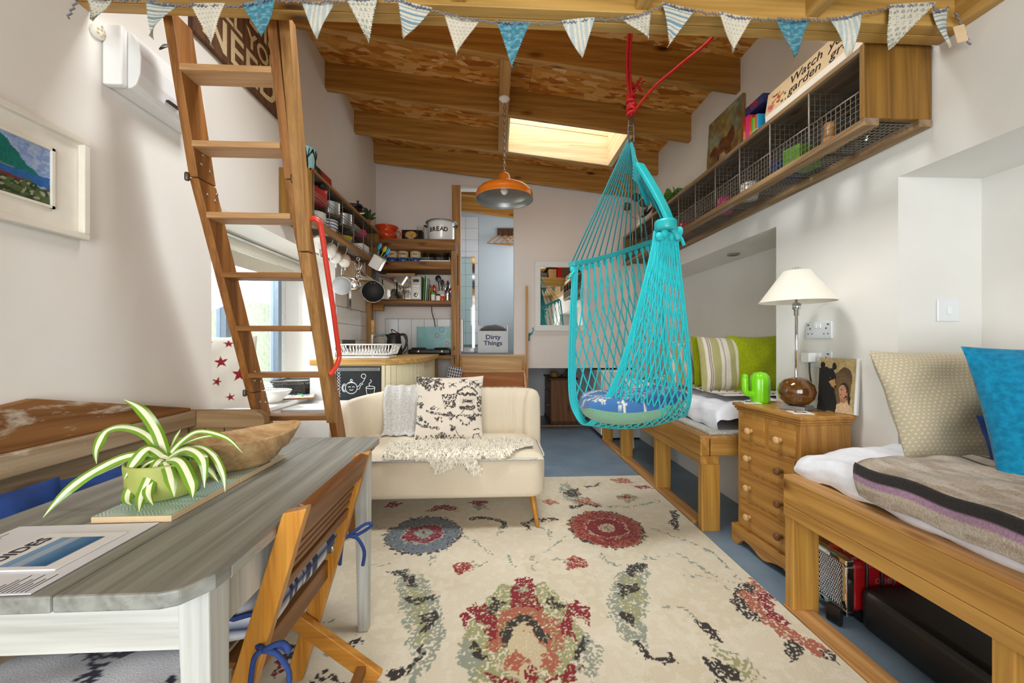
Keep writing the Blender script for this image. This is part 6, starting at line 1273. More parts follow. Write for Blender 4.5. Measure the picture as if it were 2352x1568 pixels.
# dish rack
dr = thing('dish_rack', 'white wire dish rack with drip tray on counter', 'dish rack', (-1.05, 3.3, 1.013)); mb = MB()
MB().prism(rounded(-1.27, -.85, 3.14, 3.42, .03), 1.0135, 1.030).build('drip_tray', 'white_gloss', dr, bevel=.004)
def ring(z, g, r=.004): mb.tube([(x, y, z) for x, y in rounded(-1.285-g, -.825+g, 3.13-g, 3.43+g, .03)], r, 6, closed=True)
ring(1.125, .012, .005); ring(1.045, -.02)
for k in range(17):
    x = -1.255+k*.0255
    for ya, yb_ in ((3.15, 3.118), (3.41, 3.442)): mb.tube([(x, ya, 1.045), (x-.0, yb_, 1.125)], .0028, 5, False)
    mb.tube(curve_pts([(x, 3.16, 1.046), (x, 3.25, 1.046), (x+.01, 3.27, 1.09), (x+.01, 3.29, 1.046), (x, 3.40, 1.046)], 10), .0026, 5, False)
for k in range(7):
    y = 3.16+k*.04
    for xa, xb in ((-1.265, -1.297), (-.845, -.813)): mb.tube([(xa, y, 1.045), (xb, y, 1.125)], .0028, 5, False)
tag(mb.build('wire_basket', 'white_gloss', dr), kind='stuff')
# tap, kettle, hob, splash board
tp_ = thing('water_filter', 'chrome tap with wooden topped filter column', 'tap', (-1.21, 3.9, 1.013)); MB().lathe([(.03, 0), (.03, .01), (.022, .02), (.022, .20), (.018, .22)], 16, (-1.21, 3.9, 1.013)).build('column', 'tap_chrome', tp_); MB().lathe([(.017, 0), (.017, .13)], 14, (-1.21, 3.9, 1.234)).build('wooden_top', 'worktop', tp_)
MB().tube(curve_pts([(-1.21, 3.9, 1.19), (-1.15, 3.88, 1.21), (-1.11, 3.87, 1.20), (-1.10, 3.86, 1.18)], 12), .010, 8).build('spout', 'tap_chrome', tp_); MB().sphere((-1.095, 3.86, 1.215), .015).build('tap_button', 'teal_paint', tp_)
kt = thing('kettle', 'black electric kettle on counter', 'kettle', (-1.02, 4.08, 1.013)); kx, ky = -1.045, 4.08
MB().lathe([(.085, 0), (.088, .01), (.085, .03), (.075, .12), (.066, .20), (.06, .215), (.03, .225), (0, .227)], 28, (kx, ky, 1.014)).build('body', 'black_plastic', kt); MB().tube(curve_pts([(kx+.055, ky, 1.22), (kx+.115, ky, 1.22), (kx+.13, ky, 1.15), (kx+.11, ky, 1.08), (kx+.08, ky, 1.05)], 16), .012, 8).build('handle', 'black_plastic', kt)
MB().add([(kx-.05, ky-.02, 1.22), (kx-.05, ky+.02, 1.22), (kx-.095, ky, 1.228), (kx-.065, ky, 1.17)], [(0, 1, 2), (0, 2, 3), (1, 3, 2)]).build('spout', 'black_plastic', kt); mb = MB().tube(curve_pts([(kx-.02, ky, 1.24), (kx-.03, ky, 1.275), (kx, ky, 1.265), (kx+.03, ky, 1.245), (kx+.10, ky+.02, 1.2), (kx+.14, ky, 1.08), (kx+.10, ky-.02, 1.02)], 24), .005, 6); mb.build('cord', 'black_plastic', kt)
# open shelf unit on the back wall
su = thing('kitchen_shelves', 'rough timber open kitchen shelves against back wall', 'shelves', (-.9, 4.48, 0))
for x in (-1.405, -.475): MB().box(x, x+.058, 4.30, 4.36, 1.013 if x < -1 else .0, 2.165).build('post', 'kitchen_z', su, bevel=.003)
MB().box(-.475, -.42, 4.62, 4.675, 0, 2.165).build('post', 'kitchen_z', su, bevel=.003)
MB().box(-1.405, -.425, 4.29, 4.67, 2.168, 2.288).build('shelf_board', 'kitchen_x', su, bevel=.006); MB().box(-1.346, -.476, 4.295, 4.67, 1.955, 2.042).build('shelf_board', 'kitchen_x', su, bevel=.006)
MB().box(-1.346, -.476, 4.30, 4.67, 1.568, 1.606).build('shelf_board', 'kitchen_x', su, bevel=.004); MB().box(-.98, -.42, 4.295, 4.67, .955, .998).build('hob_shelf', 'kitchen_x', su, bevel=.004)
MB().box(-1.34, -1.22, 4.31, 4.35, 1.49, 1.565).build('bracket', 'kitchen_x', su, bevel=.008)
for x in (-.76, -.66): MB().box(x, x+.03, 4.31, 4.34, .3, .954).build('stretcher', 'kitchen_z', su)
hb_ = thing('electric_hob', 'black twin ring electric hob on wooden shelf', 'hob', (-.70, 4.45, 1.0)); MB().box(-.955, -.485, 4.31, 4.58, 1.012, 1.062).build('body', 'black_plastic', hb_, bevel=.012, seg=3)
for x in (-.86, -.60):
    MB().lathe([(.085, 0), (.085, .012), (.07, .018), (0, .018)], 28, (x, 4.45, 1.0625)).build('hot_plate', 'dark_metal', hb_); MB(T(x+.02, 4.31, 1.037) @ Matrix.Rotation(PI/2, 4, 'X')).lathe([(.018, 0), (.016, .012), (0, .013)], 14).build('dial', 'chrome', hb_)
for x in (-.92, -.52): MB().box(x-.02, x+.02, 4.34, 4.40, .999, 1.012).build('foot', 'black_matt', hb_)
sb = thing('splash_board', 'aqua glass board with coloured circles behind hob', 'board', (-.70, 4.6, 1.0)); cv = Cv(120, 80, 0, 1.5, 0, 1, '#8cc4c8'); cv.fill(vnoise(cv.X, cv.Y, 6, 2) > .5, '#97cdd0', .6)
for x, y, r_, a, b in ((.85, .68, .10, '#8a7c80', '#b9c8c4'), (1.05, .9, .13, '#5aa0c4', '#8cc4c8'), (1.05, .62, .09, '#6fb0d0', '#9fd0d4'), (1.33, .68, .10, '#7db06a', '#98c6a0'), (1.25, .38, .09, '#9a8c8c', '#c0c8c4'), (1.0, .32, .06, '#86b878', '#a8d0b0'), (.9, .12, .06, '#a08c8c', '#c4c4c0'), (1.1, .12, .08, '#5aa0c4', '#8cc4c8'), (1.33, .2, .06, '#86b878', '#a8d0b0')): cv.ell(x, y, r_, r_, a, a=.75); cv.ell(x, y, r_*.55, r_*.55, b, a=.8)
MB().box(-.915, -.49, 4.607, 4.613, 1.0, 1.325).build('glass_board', 'teal_paint', sb); printed(cv, (-.914, 4.6065, 1.002), (.423, 0, 0), (0, 0, .322), 'printed_face', 'print_gloss', sb)
one(MB().tube(curve_pts([(-.74, 4.62, 1.60), (-.735, 4.60, 1.5), (-.71, 4.62, 1.40), (-.70, 4.625, 1.32)], 14), .005, 6), 'hob_cable', 'black_plastic', 'black cable hanging behind aqua glass board', 'cable')
# microwave and neighbours (third shelf)
mw = thing('microwave', 'silver microwave with mirrored door on shelf', 'microwave', (-1.05, 4.48, 1.607)); MB().box(-1.285, -.81, 4.335, 4.62, 1.615, 1.885).build('case', 'mid_grey', mw, bevel=.004)
MB().box(-1.278, -.925, 4.329, 4.335, 1.622, 1.878).build('door', 'mirror', mw, bevel=.001); MB().box(-.918, -.815, 4.329, 4.335, 1.622, 1.878).build('control_panel', 'steel', mw, bevel=.001); MB().box(-.955, -.93, 4.318, 4.329, 1.63, 1.87).build('handle', 'chrome', mw, bevel=.003)
MB().box(-.90, -.835, 4.3275, 4.329, 1.815, 1.845).build('display', 'slot', mw); MB(T(-.867, 4.329, 1.67) @ Matrix.Rotation(PI/2, 4, 'X')).lathe([(.024, 0), (.022, .014), (0, .015)], 18).build('dial', 'chrome', mw)
for i in range(3):
    for j in range(2): MB().box(-.90+j*.034, -.87+j*.034, 4.327, 4.329, 1.71+i*.025, 1.728+i*.025).build('button', 'white_gloss', mw)
for x in (-1.26, -.84): MB().box(x-.012, x+.012, 4.36, 4.6, 1.607, 1.615).build('foot', 'black_matt', mw)
small_box('wooden_box', 'shallow wooden box on top of microwave', (-1.05, 4.45, 1.886), (.32, .14, .035), 'hanger', 'box')
for i, (m, h, lab) in enumerate((('green_plastic', .29, 'tall lime chopping mat leaning by microwave'), ('paper', .27, 'white chopping mat leaning by lime mat'), ('mid_grey', .20, 'grey tray leaning beside microwave'), ('yellow', .15, 'yellow recipe booklet beside the microwave'), ('hanger', .15, 'small wooden board beside yellow booklet'))):
    one(MB(T(-.795+i*.022, 4.46, 1.607) @ Matrix.Rotation(.05, 4, 'Y')).box(0, .008, -.10, .10, 0, h), 'chopping_board', m, lab, 'board', bevel=.002)
up_ = thing('utensil_pot', 'white pot of black and red cooking utensils', 'utensil pot', (-.61, 4.45, 1.607)); MB().lathe([(.045, 0), (.05, .01), (.055, .125), (.05, .125), (.046, .02), (0, .02)], 20, (-.61, 4.47, 1.607)).build('pot', 'white_clay', up_)
for dx, h, m, w in ((-.075, .19, 'red_enamel', .024), (-.03, .30, 'black_plastic', .034), (.015, .25, 'black_matt', .022), (.045, .20, 'steel', .016), (.075, .24, 'black_plastic', .014), (.095, .22, 'steel', .012), (.12, .21, 'red_enamel', .010)):
    mb = MB(); mb.tube([(-.61+dx*.3, 4.47, 1.64), (-.61+dx, 4.47, 1.607+h-.06)], .005, 6); mb.sphere((-.61+dx*1.05, 4.47, 1.607+h-.03), w, .006, .04, 10, 8); mb.build('utensil', m, up_)
mb = MB(); 
for k in range(5): mb.tube(curve_pts([(-.585, 4.44, 1.72), (-.585+.03*math.cos(k*1.25), 4.44+.02*math.sin(k*1.25), 1.77), (-.58, 4.44, 1.81)], 10), .0025, 5)
mb.build('whisk', 'steel', up_)
def jar(name, label, x, y, z, r, h, body, lid, cat='jar'):
    t = thing(name, label, cat, (x, y, z)); MB().lathe([(r*.95, 0), (r, .008), (r, h*.72), (r*.9, h*.76)], 18, (x, y, z)).build('body', body, t); MB().lathe([(r*.95, 0), (r*.95, h*.22), (r*.8, h*.235), (0, h*.235)], 18, (x, y, z+h*.765)).build('lid', lid, t); return t
jar('spice_jar', 'glass jar with bright green lid before utensil pot', -.683, 4.36, 1.607, .024, .095, 'white_clay', 'green_plastic'); jar('spice_jar', 'white jar with black label band beside orange jar', -.625, 4.345, 1.607, .026, .075, 'white_gloss', 'black_matt'); jar('spice_jar', 'orange and white jar beside moka pot', -.575, 4.345, 1.607, .023, .072, 'orange_enamel', 'white_gloss')
mk = thing('moka_pot', 'small aluminium moka pot at shelf end', 'coffee pot', (-.52, 4.37, 1.607)); MB().lathe([(.038, 0), (.04, .01), (.028, .055), (.03, .06), (.038, .11), (.03, .118), (.006, .128), (0, .135)], 8, (-.52, 4.37, 1.607)).build('body', 'steel', mk); MB().tube(curve_pts([(-.49, 4.37, 1.71), (-.468, 4.37, 1.70), (-.470, 4.37, 1.65)], 8), .005, 6).build('handle', 'black_plastic', mk)
small_box('knife_block', 'black knife block behind the moka pot', (-.515, 4.52, 1.607), (.06, .10, .17), 'black_matt', 'knife block', rx=-.1)
jar('soap_bottle', 'green plastic bottle between post and microwave', -1.318, 4.42, 1.607, .022, .21, 'green_plastic', 'offwhite', 'bottle')
# second shelf: canisters, tray, glasses
for x, wtxt, lab in ((-1.155, 'Sugar', 'cream and blue stoneware canister lettered Sugar'), (-1.03, 'Coffee', 'cream and blue stoneware canister lettered Coffee'), (-.89, 'Tea', 'cream and blue stoneware canister lettered Tea')):
    t = thing('canister', lab, 'canister', (x, 4.42, 2.043), 'stoneware canisters'); MB().lathe([(.05, 0), (.056, .006), (.059, .052)], 28, (x, 4.42, 2.0435)).build('blue_glaze', 'blue_glaze', t); MB().lathe([(.059, 0), (.061, .03), (.060, .075), (.057, .08)], 28, (x, 4.42, 2.0955)).build('upper_body', 'clay', t); MB().lathe([(.058, 0), (.059, .008), (0, .009)], 28, (x, 4.42, 2.176)).build('lid', 'hanger', t)
    text('lettering', wtxt, 'ink_black', basis((x, 4.3585, 2.135), (1, 0, 0), (0, 0, 1)), .034, t, shear=.3, sx=.9, extrude=.002)
one(MB().prism(rounded(-.835, -.482, 4.32, 4.56, .03), 2.0435, 2.060), 'glass_tray', 'white_gloss', 'white oblong tray carrying upturned glasses', 'tray', bevel=.004)
GP = {'w': [(.045, 0), (.04, .02), (.03, .05), (.012, .09), (.006, .10), (.006, .135), (.035, .145), (.036, .15)], 't': [(.036, 0), (.036, .003), (.03, .11), (.028, .112)], 's': [(.034, 0), (.034, .003), (.028, .085), (.027, .087)]}
for x, y, k, lab in ((-.78, 4.40, 'w', 'upturned stemmed wine glass on white tray'), (-.71, 4.47, 't', 'upturned tall tumbler behind the wine glass'), (-.645, 4.40, 's', 'upturned tapered tumbler beside the wine glass'), (-.59, 4.47, 's', 'upturned small tumbler at back of tray'), (-.535, 4.39, 't', 'upturned ridged tumbler at tray end'), (-.52, 4.48, 't', 'upturned tall glass behind ridged tumbler')):
    one(MB().lathe(GP[k], 24, (x, y, 2.061), cap=False), 'drinking_glass', 'glass', lab, 'glass', 'upturned glasses on the tray', solid=.002)
# top shelf: orange pot, pizza book, glass vase, bread bin
op = thing('orange_pot', 'glossy orange enamel chamber pot with handle', 'pot', (-1.215, 4.42, 2.289)); MB().lathe([(.07, 0), (.085, .008), (.115, .05), (.115, .075), (.09, .10), (.095, .12), (.125, .155), (.13, .165), (.12, .165), (.085, .11), (.105, .07), (.06, .02), (0, .02)], 32, (-1.22, 4.43, 2.289)).build('bowl', 'orange_enamel', op); MB().tube(curve_pts([(-1.125, 4.43, 2.40), (-1.075, 4.43, 2.40), (-1.065, 4.43, 2.36), (-1.10, 4.43, 2.315)], 12), .008, 8).build('handle', 'orange_enamel', op)
pz = thing('recipe_book', 'black pizza cook book standing on top shelf', 'book', (-.96, 4.5, 2.289)); MB().box(-1.065, -.875, 4.498, 4.52, 2.289, 2.445).build('cover', 'black_matt', pz); cv = Cv(60, 50, 0, 1, 0, 1, '#1c1a1a'); cv.ell(.55, .62, .36, .30, '#c08a3a'); cv.ell(.55, .64, .3, .24, '#e0b968', worn=.3, wsc=14); cv.fill(cv.Y < .42, '#1c1a1a'); cv.ell(.55, .2, .25, .22, '#d8cfc0'); cv.ell(.55, .2, .2, .17, '#3a3634', worn=.45, wsc=20); printed(cv, (-1.064, 4.4975, 2.29), (.188, 0, 0), (0, 0, .154), 'cover_print', 'print_gloss', pz)
for i, lab in enumerate(('dark spined cook book beside pizza book', 'grey spined cook book beside glass vase')): one(MB().box(-.873+i*.022, -.853+i*.022, 4.49, 4.62, 2.289, 2.44), 'recipe_book', ('black_matt', 'grey_plastic')[i], lab, 'book')
one(MB().lathe([(.034, 0), (.036, .004), (.04, .16), (.038, .16), (.033, .008)], 24, (-.825, 4.37, 2.289), cap=False), 'glass_vase', 'glass', 'tall clear glass beside bread bin', 'vase')
bb = thing('bread_bin', 'white enamel bread bin with black lettering', 'bread bin', (-.60, 4.47, 2.289)); MB().lathe([(.145, 0), (.152, .01), (.152, .20), (.158, .222)], 40, (-.605, 4.475, 2.289)).build('bin', 'white_gloss', bb); MB().lathe([(.178, 0), (.182, .006), (.17, .014), (.155, .016), (.14, .008), (0, .008)], 40, (-.605, 4.475, 2.511)).build('rim', 'pot_green' if False else 'slate', bb)
for s in (-1, 1): MB().tube(curve_pts([(-.605+s*.15-.02*s, 4.475-.055, 2.46), (-.605+s*.19, 4.475-.05, 2.475), (-.605+s*.165, 4.475-.01, 2.46)], 8), .006, 6).build('handle', 'black_plastic', bb)
for i, c_ in enumerate('BREAD'):
    a = math.radians(-90-42+i*17); text('letter', c_, 'ink_black', basis((-.605+.153*math.cos(a), 4.475+.153*math.sin(a), 2.41), (-math.sin(a), math.cos(a), 0), (0, 0, 1)), .068, bb, bold=.002)
# crate shelf on the left wall
KX0, KX1, KY0, KY1, KZ0, KZ1 = -1.411, -1.2, 2.59, 4.1, 1.95, 2.297
kl = thing('crate_shelf', 'wooden crate shelf of pans with wire front on left wall', 'shelf', (-1.3, 3.35, KZ0))
MB().box(KX0, KX1, KY0, KY0+.018, KZ0+.03, KZ1).build('end_board', 'crate_end', kl, bevel=.003); MB().box(KX0, KX1, KY1-.018, KY1, KZ0+.03, KZ1).build('end_board', 'crate_end', kl, bevel=.003)
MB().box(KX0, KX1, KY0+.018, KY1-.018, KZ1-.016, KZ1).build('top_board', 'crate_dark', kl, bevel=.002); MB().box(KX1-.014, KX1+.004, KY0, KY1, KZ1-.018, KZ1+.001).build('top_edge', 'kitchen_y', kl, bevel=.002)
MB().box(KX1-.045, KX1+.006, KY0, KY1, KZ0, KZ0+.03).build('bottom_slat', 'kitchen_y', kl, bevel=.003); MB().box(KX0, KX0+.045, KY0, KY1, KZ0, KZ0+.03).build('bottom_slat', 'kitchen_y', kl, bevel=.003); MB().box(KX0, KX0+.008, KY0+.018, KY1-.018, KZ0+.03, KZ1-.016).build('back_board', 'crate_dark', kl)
mb = MB(); wire_panel(mb, (KX0+.045, KY0+.02, KZ0+.026), (KX1-KX0-.09, 0, 0), (0, KY1-KY0-.04, 0), 6, 60, .0014); tag(mb.build('floor_mesh', 'wire', kl), kind='stuff'); mb = MB(); wire_panel(mb, (KX0+.01, KY0+.02, 2.137), (KX1-KX0-.012, 0, 0), (0, KY1-KY0-.04, 0), 7, 56, .0014); tag(mb.build('tier_mesh', 'wire', kl), kind='stuff')
mb = MB(); wire_panel(mb, (KX1, KY0+.02, KZ0+.03), (0, KY1-KY0-.04, 0), (0, 0, .022), 60, 1, .0016); mb.tube([(KX1, KY0+.02, 2.137), (KX1, KY1-.02, 2.137)], .003, 5); mb.tube([(KX1, KY0+.02, 2.155), (KX1, KY1-.02, 2.155)], .003, 5); tag(mb.build('front_mesh', 'wire', kl), kind='stuff')
for k in range(7): y = KY0+.025+k*(KY1-KY0-.05)/6; MB().tube([(KX1+.001, y, KZ0+.03), (KX1+.001, y, KZ1-.018)], .0036, 6).build('upright_wire', 'wire', kl)
zA, zB = KZ0+.028, 2.139
pr = thing('casserole', 'red enamel lidded casserole in left crate', 'casserole', (-1.30, 2.84, zB)); MB().lathe([(.07, 0), (.085, .01), (.09, .10), (.094, .105)], 28, (-1.305, 2.85, zB)).build('pot', 'red_enamel', pr); MB().lathe([(.095, 0), (.09, .012), (.06, .026), (.02, .03), (0, .03)], 28, (-1.305, 2.85, zB+.106)).build('lid', 'red_enamel', pr); MB().sphere((-1.215, 2.79, zB+.11), .03, .04, .016).build('handle', 'black_plastic', pr)
def pan(name, label, x, y, z, r, h, hd, hm, mat='steel'):
    t = thing(name, label, 'pan', (x, y, z)); MB().lathe([(r*.92, 0), (r, .01), (r, h), (r*1.04, h+.004), (r*.97, h), (r*.95, .012), (0, .01)], 28, (x, y, z)).build('pan', mat, t); MB().tube(curve_pts([(x+r*.6, y+r*.7, z+h*.85), tuple(Vector((x, y, z))+Vector(hd)*.6+Vector((0, 0, h))), tuple(Vector((x, y, z+h))+Vector(hd))], 10), [.009]*4+[.013]*6+[.010], 8).build('handle', hm, t)
pan('saucepan', 'steel saucepan with black handle in left crate', -1.30, 3.10, zB, .08, .10, (.10, .30, .10), 'black_plastic'); pan('saucepan', 'steel saucepan with bare metal handle in left crate', -1.30, 3.38, zB, .075, .10, (.09, .26, .11), 'steel')
for i in range(6): one(MB().lathe([(.045, 0), (.06, .002), (.085, .014), (.084, .016), (.06, .005), (0, .004)], 30, (-1.30, 2.83, zA+.016*i)), 'plate', 'white_clay', ('bottom', 'second lowest', 'third', 'fourth', 'second highest', 'topmost')[i]+' white dinner plate of the stack in left crate', 'plate', 'stacked plates in the left crate')
for i in range(3):
    t = thing('bowl', ('bottom', 'middle', 'topmost')[i]+' white bowl with blue band in nested stack', 'bowl', (-1.295, 3.05, zA+.024*i), 'banded bowls in the left crate'); MB().lathe([(.035, 0), (.055, .015), (.078, .06), (.075, .06), (.05, .018), (0, .012)], 28, (-1.295, 3.05, zA+.024*i)).build('bowl', 'white_clay', t); MB().lathe([(.071, .044), (.0745, .051)], 28, (-1.295, 3.05, zA+.024*i+.0005), cap=False).build('blue_band', 'blue_glaze', t)
def bowl1(label, x, y, z, r, h, m): one(MB().lathe([(r*.5, 0), (r*.7, h*.2), (r, h), (r*.96, h), (r*.6, h*.25), (0, h*.2)], 28, (x, y, z)), 'bowl', m, label, 'bowl')
bowl1('olive yellow bowl under the steel saucepans', -1.29, 3.36, zA, .075, .07, 'yellow'); bowl1('hot pink plastic bowl in left crate', -1.29, 3.72, zB, .08, .05, 'pink'); bowl1('orange plastic bowl inside pink bowl', -1.29, 3.72, zB+.022, .07, .045, 'orange_enamel')
small_box('storage_tub', 'white plastic storage tub low in left crate', (-1.29, 3.72, zA), (.15, .16, .09), 'white_paint', 'tub'); small_box('storage_tub', 'clear grey plastic tub beside white tub', (-1.29, 3.90, zA), (.14, .14, .06), 'mid_grey', 'tub'); small_box('baking_tin', 'square aluminium baking tin by pink bowl', (-1.30, 3.55, zB), (.13, .13, .06), 'steel', 'tin')
# on top of the left crate
tpz = KZ1+.001
tr = thing('tree_planter', 'sky blue planter painted with black tree branches', 'planter', (-1.30, 2.70, tpz)); MB().lathe([(.055, 0), (.06, .01), (.076, .165), (.079, .17), (.073, .17), (.07, .15), (0, .15)], 32, (-1.30, 2.70, tpz)).build('pot', 'sky_glaze', tr); mb = MB()
def on_pot(a, h): r_ = .0605+.016*h/.165; return (-1.30+r_*math.cos(a), 2.70+r_*math.sin(a), tpz+h)
for a0 in (-1.9, -.9, .1):
    mb.tube([on_pot(a0, .005), on_pot(a0+.05, .05), on_pot(a0, .09)], .006, 5)
    for d in (-.4, -.15, .15, .4): mb.tube([on_pot(a0, .09), on_pot(a0+d*.6, .12), on_pot(a0+d*1.2, .158)], .0035, 4)
    for d in (-.3, .3): mb.tube([on_pot(a0+d*.5, .115), on_pot(a0+d*1.6, .14), on_pot(a0+d*1.8, .16)], .003, 4)
mb.build('tree_print', 'ink_black', tr)
rs = thing('framed_print', 'red and black print leaning on left wall', 'print', (-1.38, 3.2, tpz)); RM = basis((-1.375, 3.02, tpz), (.01, 1, 0), (-.09, 0, 1)); MB(RM).box(0, .34, 0, .24, -.018, -.001).build('board', 'hanger', rs); cv = Cv(60, 45, 0, 1, 0, 1, '#b8322c', rag=.06, ragsc=9); cv.fill(cv.X < .42, '#9aa39c'); cv.poly([(.05, 1), (.4, 1), (.62, .55), (.5, .1), (.38, .4)], '#2c2a28'); cv.fill((cv.X < .3) & (vnoise(cv.X, cv.Y, 12, 4) > .5), '#4a4a44'); cv.line([(.75, .3), (.8, .6)], .03, '#d9c0a0'); cv.line([(.88, .25), (.9, .5)], .03, '#d9c0a0'); cv.fill(cv.OY < .08, '#a9b4b0'); printed(cv, RM @ Vector((0, 0, 0)), RM.to_3x3() @ Vector((.34, 0, 0)), RM.to_3x3() @ Vector((0, .24, 0)), 'print_face', 'print_paint', rs)
fp = thing('french_press', 'black lidded glass cafetiere on left crate', 'cafetiere', (-1.28, 3.68, tpz)); MB().lathe([(.042, 0), (.042, .12)], 20, (-1.28, 3.68, tpz)).build('beaker', 'dark_glass', fp); MB().lathe([(.045, 0), (.045, .012), (.03, .024), (.008, .028), (.008, .045), (.014, .055), (0, .06)], 20, (-1.28, 3.68, tpz+.121)).build('lid', 'black_plastic', fp); MB().tube(curve_pts([(-1.245, 3.70, tpz+.12), (-1.205, 3.72, tpz+.11), (-1.205, 3.72, tpz+.03), (-1.245, 3.70, tpz+.02)], 12), .007, 6).build('handle', 'black_plastic', fp)
sp_ = thing('small_plant', 'bushy dark green plant in terracotta pot', 'plant', (-1.28, 3.92, tpz)); MB().lathe([(.03, 0), (.042, .06), (.046, .07), (.04, .07), (0, .06)], 18, (-1.28, 3.92, tpz)).build('pot', 'terracotta', sp_); r = random.Random(6)
for k in range(22):
    a, e = r.uniform(0, 6.28), r.uniform(.3, 1.4); L_ = r.uniform(.10, .17); d = Vector((math.cos(a)*math.cos(e)*.7, math.sin(a)*math.cos(e), math.sin(e))); leafblade([(-1.28, 3.92, tpz+.06), tuple(Vector((-1.28, 3.92, tpz+.06))+d*L_*.6), tuple(Vector((-1.28, 3.92, tpz+.05))+d*L_)], .032, 'leaf_dark', sp_, 6)
# mugs and tools hanging under the left crate
def hang_mug(label, x, y, z, tilt, m, spots=False, band=None, r=.042, h=.085):
    M_x = T(x, y, z) @ rotz(.25) @ Matrix.Rotation(-tilt, 4, 'X') ; t = thing('hanging_mug', label, 'mug', (x, y, z), 'mugs hung below the left crate')
    MB(M_x).lathe([(r*.9, -h/2), (r, -h/2+.008), (r, h/2), (r*.93, h/2), (r*.9, -h/2+.012), (0, -h/2+.01)], 26).build('cup', m, t); MB(M_x).tube(curve_pts([(0, r*.95, h*.28), (0, r+.03, h*.25), (0, r+.03, -h*.2), (0, r*.95, -h*.28)], 12), .006, 7).build('handle', m, t)
    if spots:
        mb = MB(M_x); q = random.Random(int(y*100))
        for _ in range(26): a = q.uniform(0, 6.28); mb.sphere(((r+.0002)*math.cos(a), (r+.0002)*math.sin(a), q.uniform(-h*.42, h*.42)), .0026, n=6, m=4)
        tag(mb.build('spots', 'spot', t), kind='stuff')
    if band: MB(M_x).lathe([(r*.955, -h/2-.0005), (r+.0006, -h/2+.008), (r+.0006, -h*.05)], 26, cap=False).build('glaze_band', band, t)
    MB().tube(curve_pts([(x, y+.02, KZ0+.02), (x+.012, y+.02, KZ0-.01), (x, y+.02, z+.06), (x-.01, y+.02, z+.05)], 10), .0022, 5).build('hook', 'steel', t)
hang_mug('white mug dotted grey hung nearest ladder', -1.23, 2.76, 1.85, 1.1, 'white_clay', True); hang_mug('plain white mug hung behind red grab rail', -1.28, 2.88, 1.85, .9, 'white_clay'); hang_mug('white speckled mug hung upright below crate', -1.25, 3.0, 1.845, .75, 'white_clay', True); hang_mug('white speckled mug tipped sideways below crate', -1.25, 3.10, 1.815, 1.2, 'white_clay', True); hang_mug('white mug with pink dipped base below crate', -1.23, 3.23, 1.815, .9, 'white_clay', band='pink_clay')
cu = thing('utensil_cup', 'cream square mug of blue utensils tipped on hook', 'mug', (-1.15, 3.85, 1.94)); UM = T(-1.15, 3.85, 1.93) @ Matrix.Rotation(.55, 4, 'Y') @ Matrix.Rotation(.15, 4, 'X'); MB(UM).prism(rounded(-.055, .055, -.055, .055, .02), -.065, .065).build('cup', 'white_clay', cu, bevel=.006)
for d, m in ((-.03, 'cyan_plastic'), (.02, 'cyan_plastic'), (.0, 'yellow')): mb = MB(UM); mb.tube([(d, 0, .06), (d*1.6, 0, .12)], .005, 6); mb.sphere((d*1.9, 0, .15), .018, .006, .035, 10, 8); mb.build('utensil', m, cu)
gt = thing('box_grater', 'steel box grater hanging below crate', 'grater', (-1.26, 3.38, 1.70)); GX = T(-1.26, 3.38, 1.70) @ rotz(.5) @ Matrix.Rotation(.12, 4, 'Y'); MB(GX).hexa([(-.05, -.035, 0), (.05, -.035, 0), (.05, .035, 0), (-.05, .035, 0), (-.032, -.024, .15), (.032, -.024, .15), (.032, .024, .15), (-.032, .024, .15)]).build('body', 'steel', gt); mb = MB(GX)
for i in range(5):
    for j in range(9): q = .017*(1-.3*j/9); mb.sphere(((i-2)*q, -.0355+.011*(j+.5)/9, .01+.015*j), .0035, .0025, .003, 6, 4)
tag(mb.build('teeth', 'dark_metal', gt), kind='stuff'); MB(GX).tube(curve_pts([(-.03, 0, .15), (-.02, 0, .185), (.02, 0, .185), (.03, 0, .15)], 10), .005, 6).build('handle', 'black_plastic', gt)
sv = thing('sieve', 'round wire mesh sieve hanging below mugs', 'sieve', (-1.25, 3.22, 1.61)); VM = T(-1.25, 3.22, 1.61) @ rotz(.35) @ Matrix.Rotation(PI/2, 4, 'X'); MB(VM).torus((0, 0, 0), .072, .004, 30, 6).build('rim', 'steel', sv); MB(VM).lathe([(.07, 0), (.062, .02), (.04, .035), (0, .042)], 28, cap=False).build('mesh_bowl', 'grey_metal_pot', sv); MB(VM).tube([(0, .072, 0), (0, .21, 0)], .006, 6).build('handle', 'steel', sv)
dp = thing('milk_pan', 'small round steel pan hanging beside sieve', 'pan', (-1.25, 3.48, 1.66)); DM = T(-1.25, 3.48, 1.66) @ rotz(.3) @ Matrix.Rotation(PI/2, 4, 'X'); MB(DM).lathe([(.03, .05), (.05, .045), (.062, .02), (.062, -.03)], 26).build('pan', 'chrome', dp); MB(DM).tube([(0, .062, -.02), (0, .24, -.02)], .006, 6).build('handle', 'steel', dp)
ckk = thing('corkscrew', 'steel winged corkscrew hanging below crate', 'corkscrew', (-1.22, 3.56, 1.75)); cxk, cyk = -1.235, 3.56; mb = MB(); mb.torus((cxk, cyk, 1.905), .014, .004, 14, 6, Matrix.Rotation(PI/2, 4, 'X')); mb.tube([(cxk, cyk, 1.89), (cxk, cyk, 1.76)], .006, 8); mb.build('shaft', 'chrome', ckk); MB().lathe([(.02, 1.73), (.024, 1.75), (.018, 1.79), (.012, 1.80)], 16, (cxk, cyk, 0)).build('bell', 'chrome', ckk)
for s in (-1, 1): MB().tube(curve_pts([(cxk+s*.012, cyk, 1.80), (cxk+s*.03, cyk, 1.84), (cxk+s*.026, cyk, 1.87)], 8), .005, 6).build('lever', 'chrome', ckk)
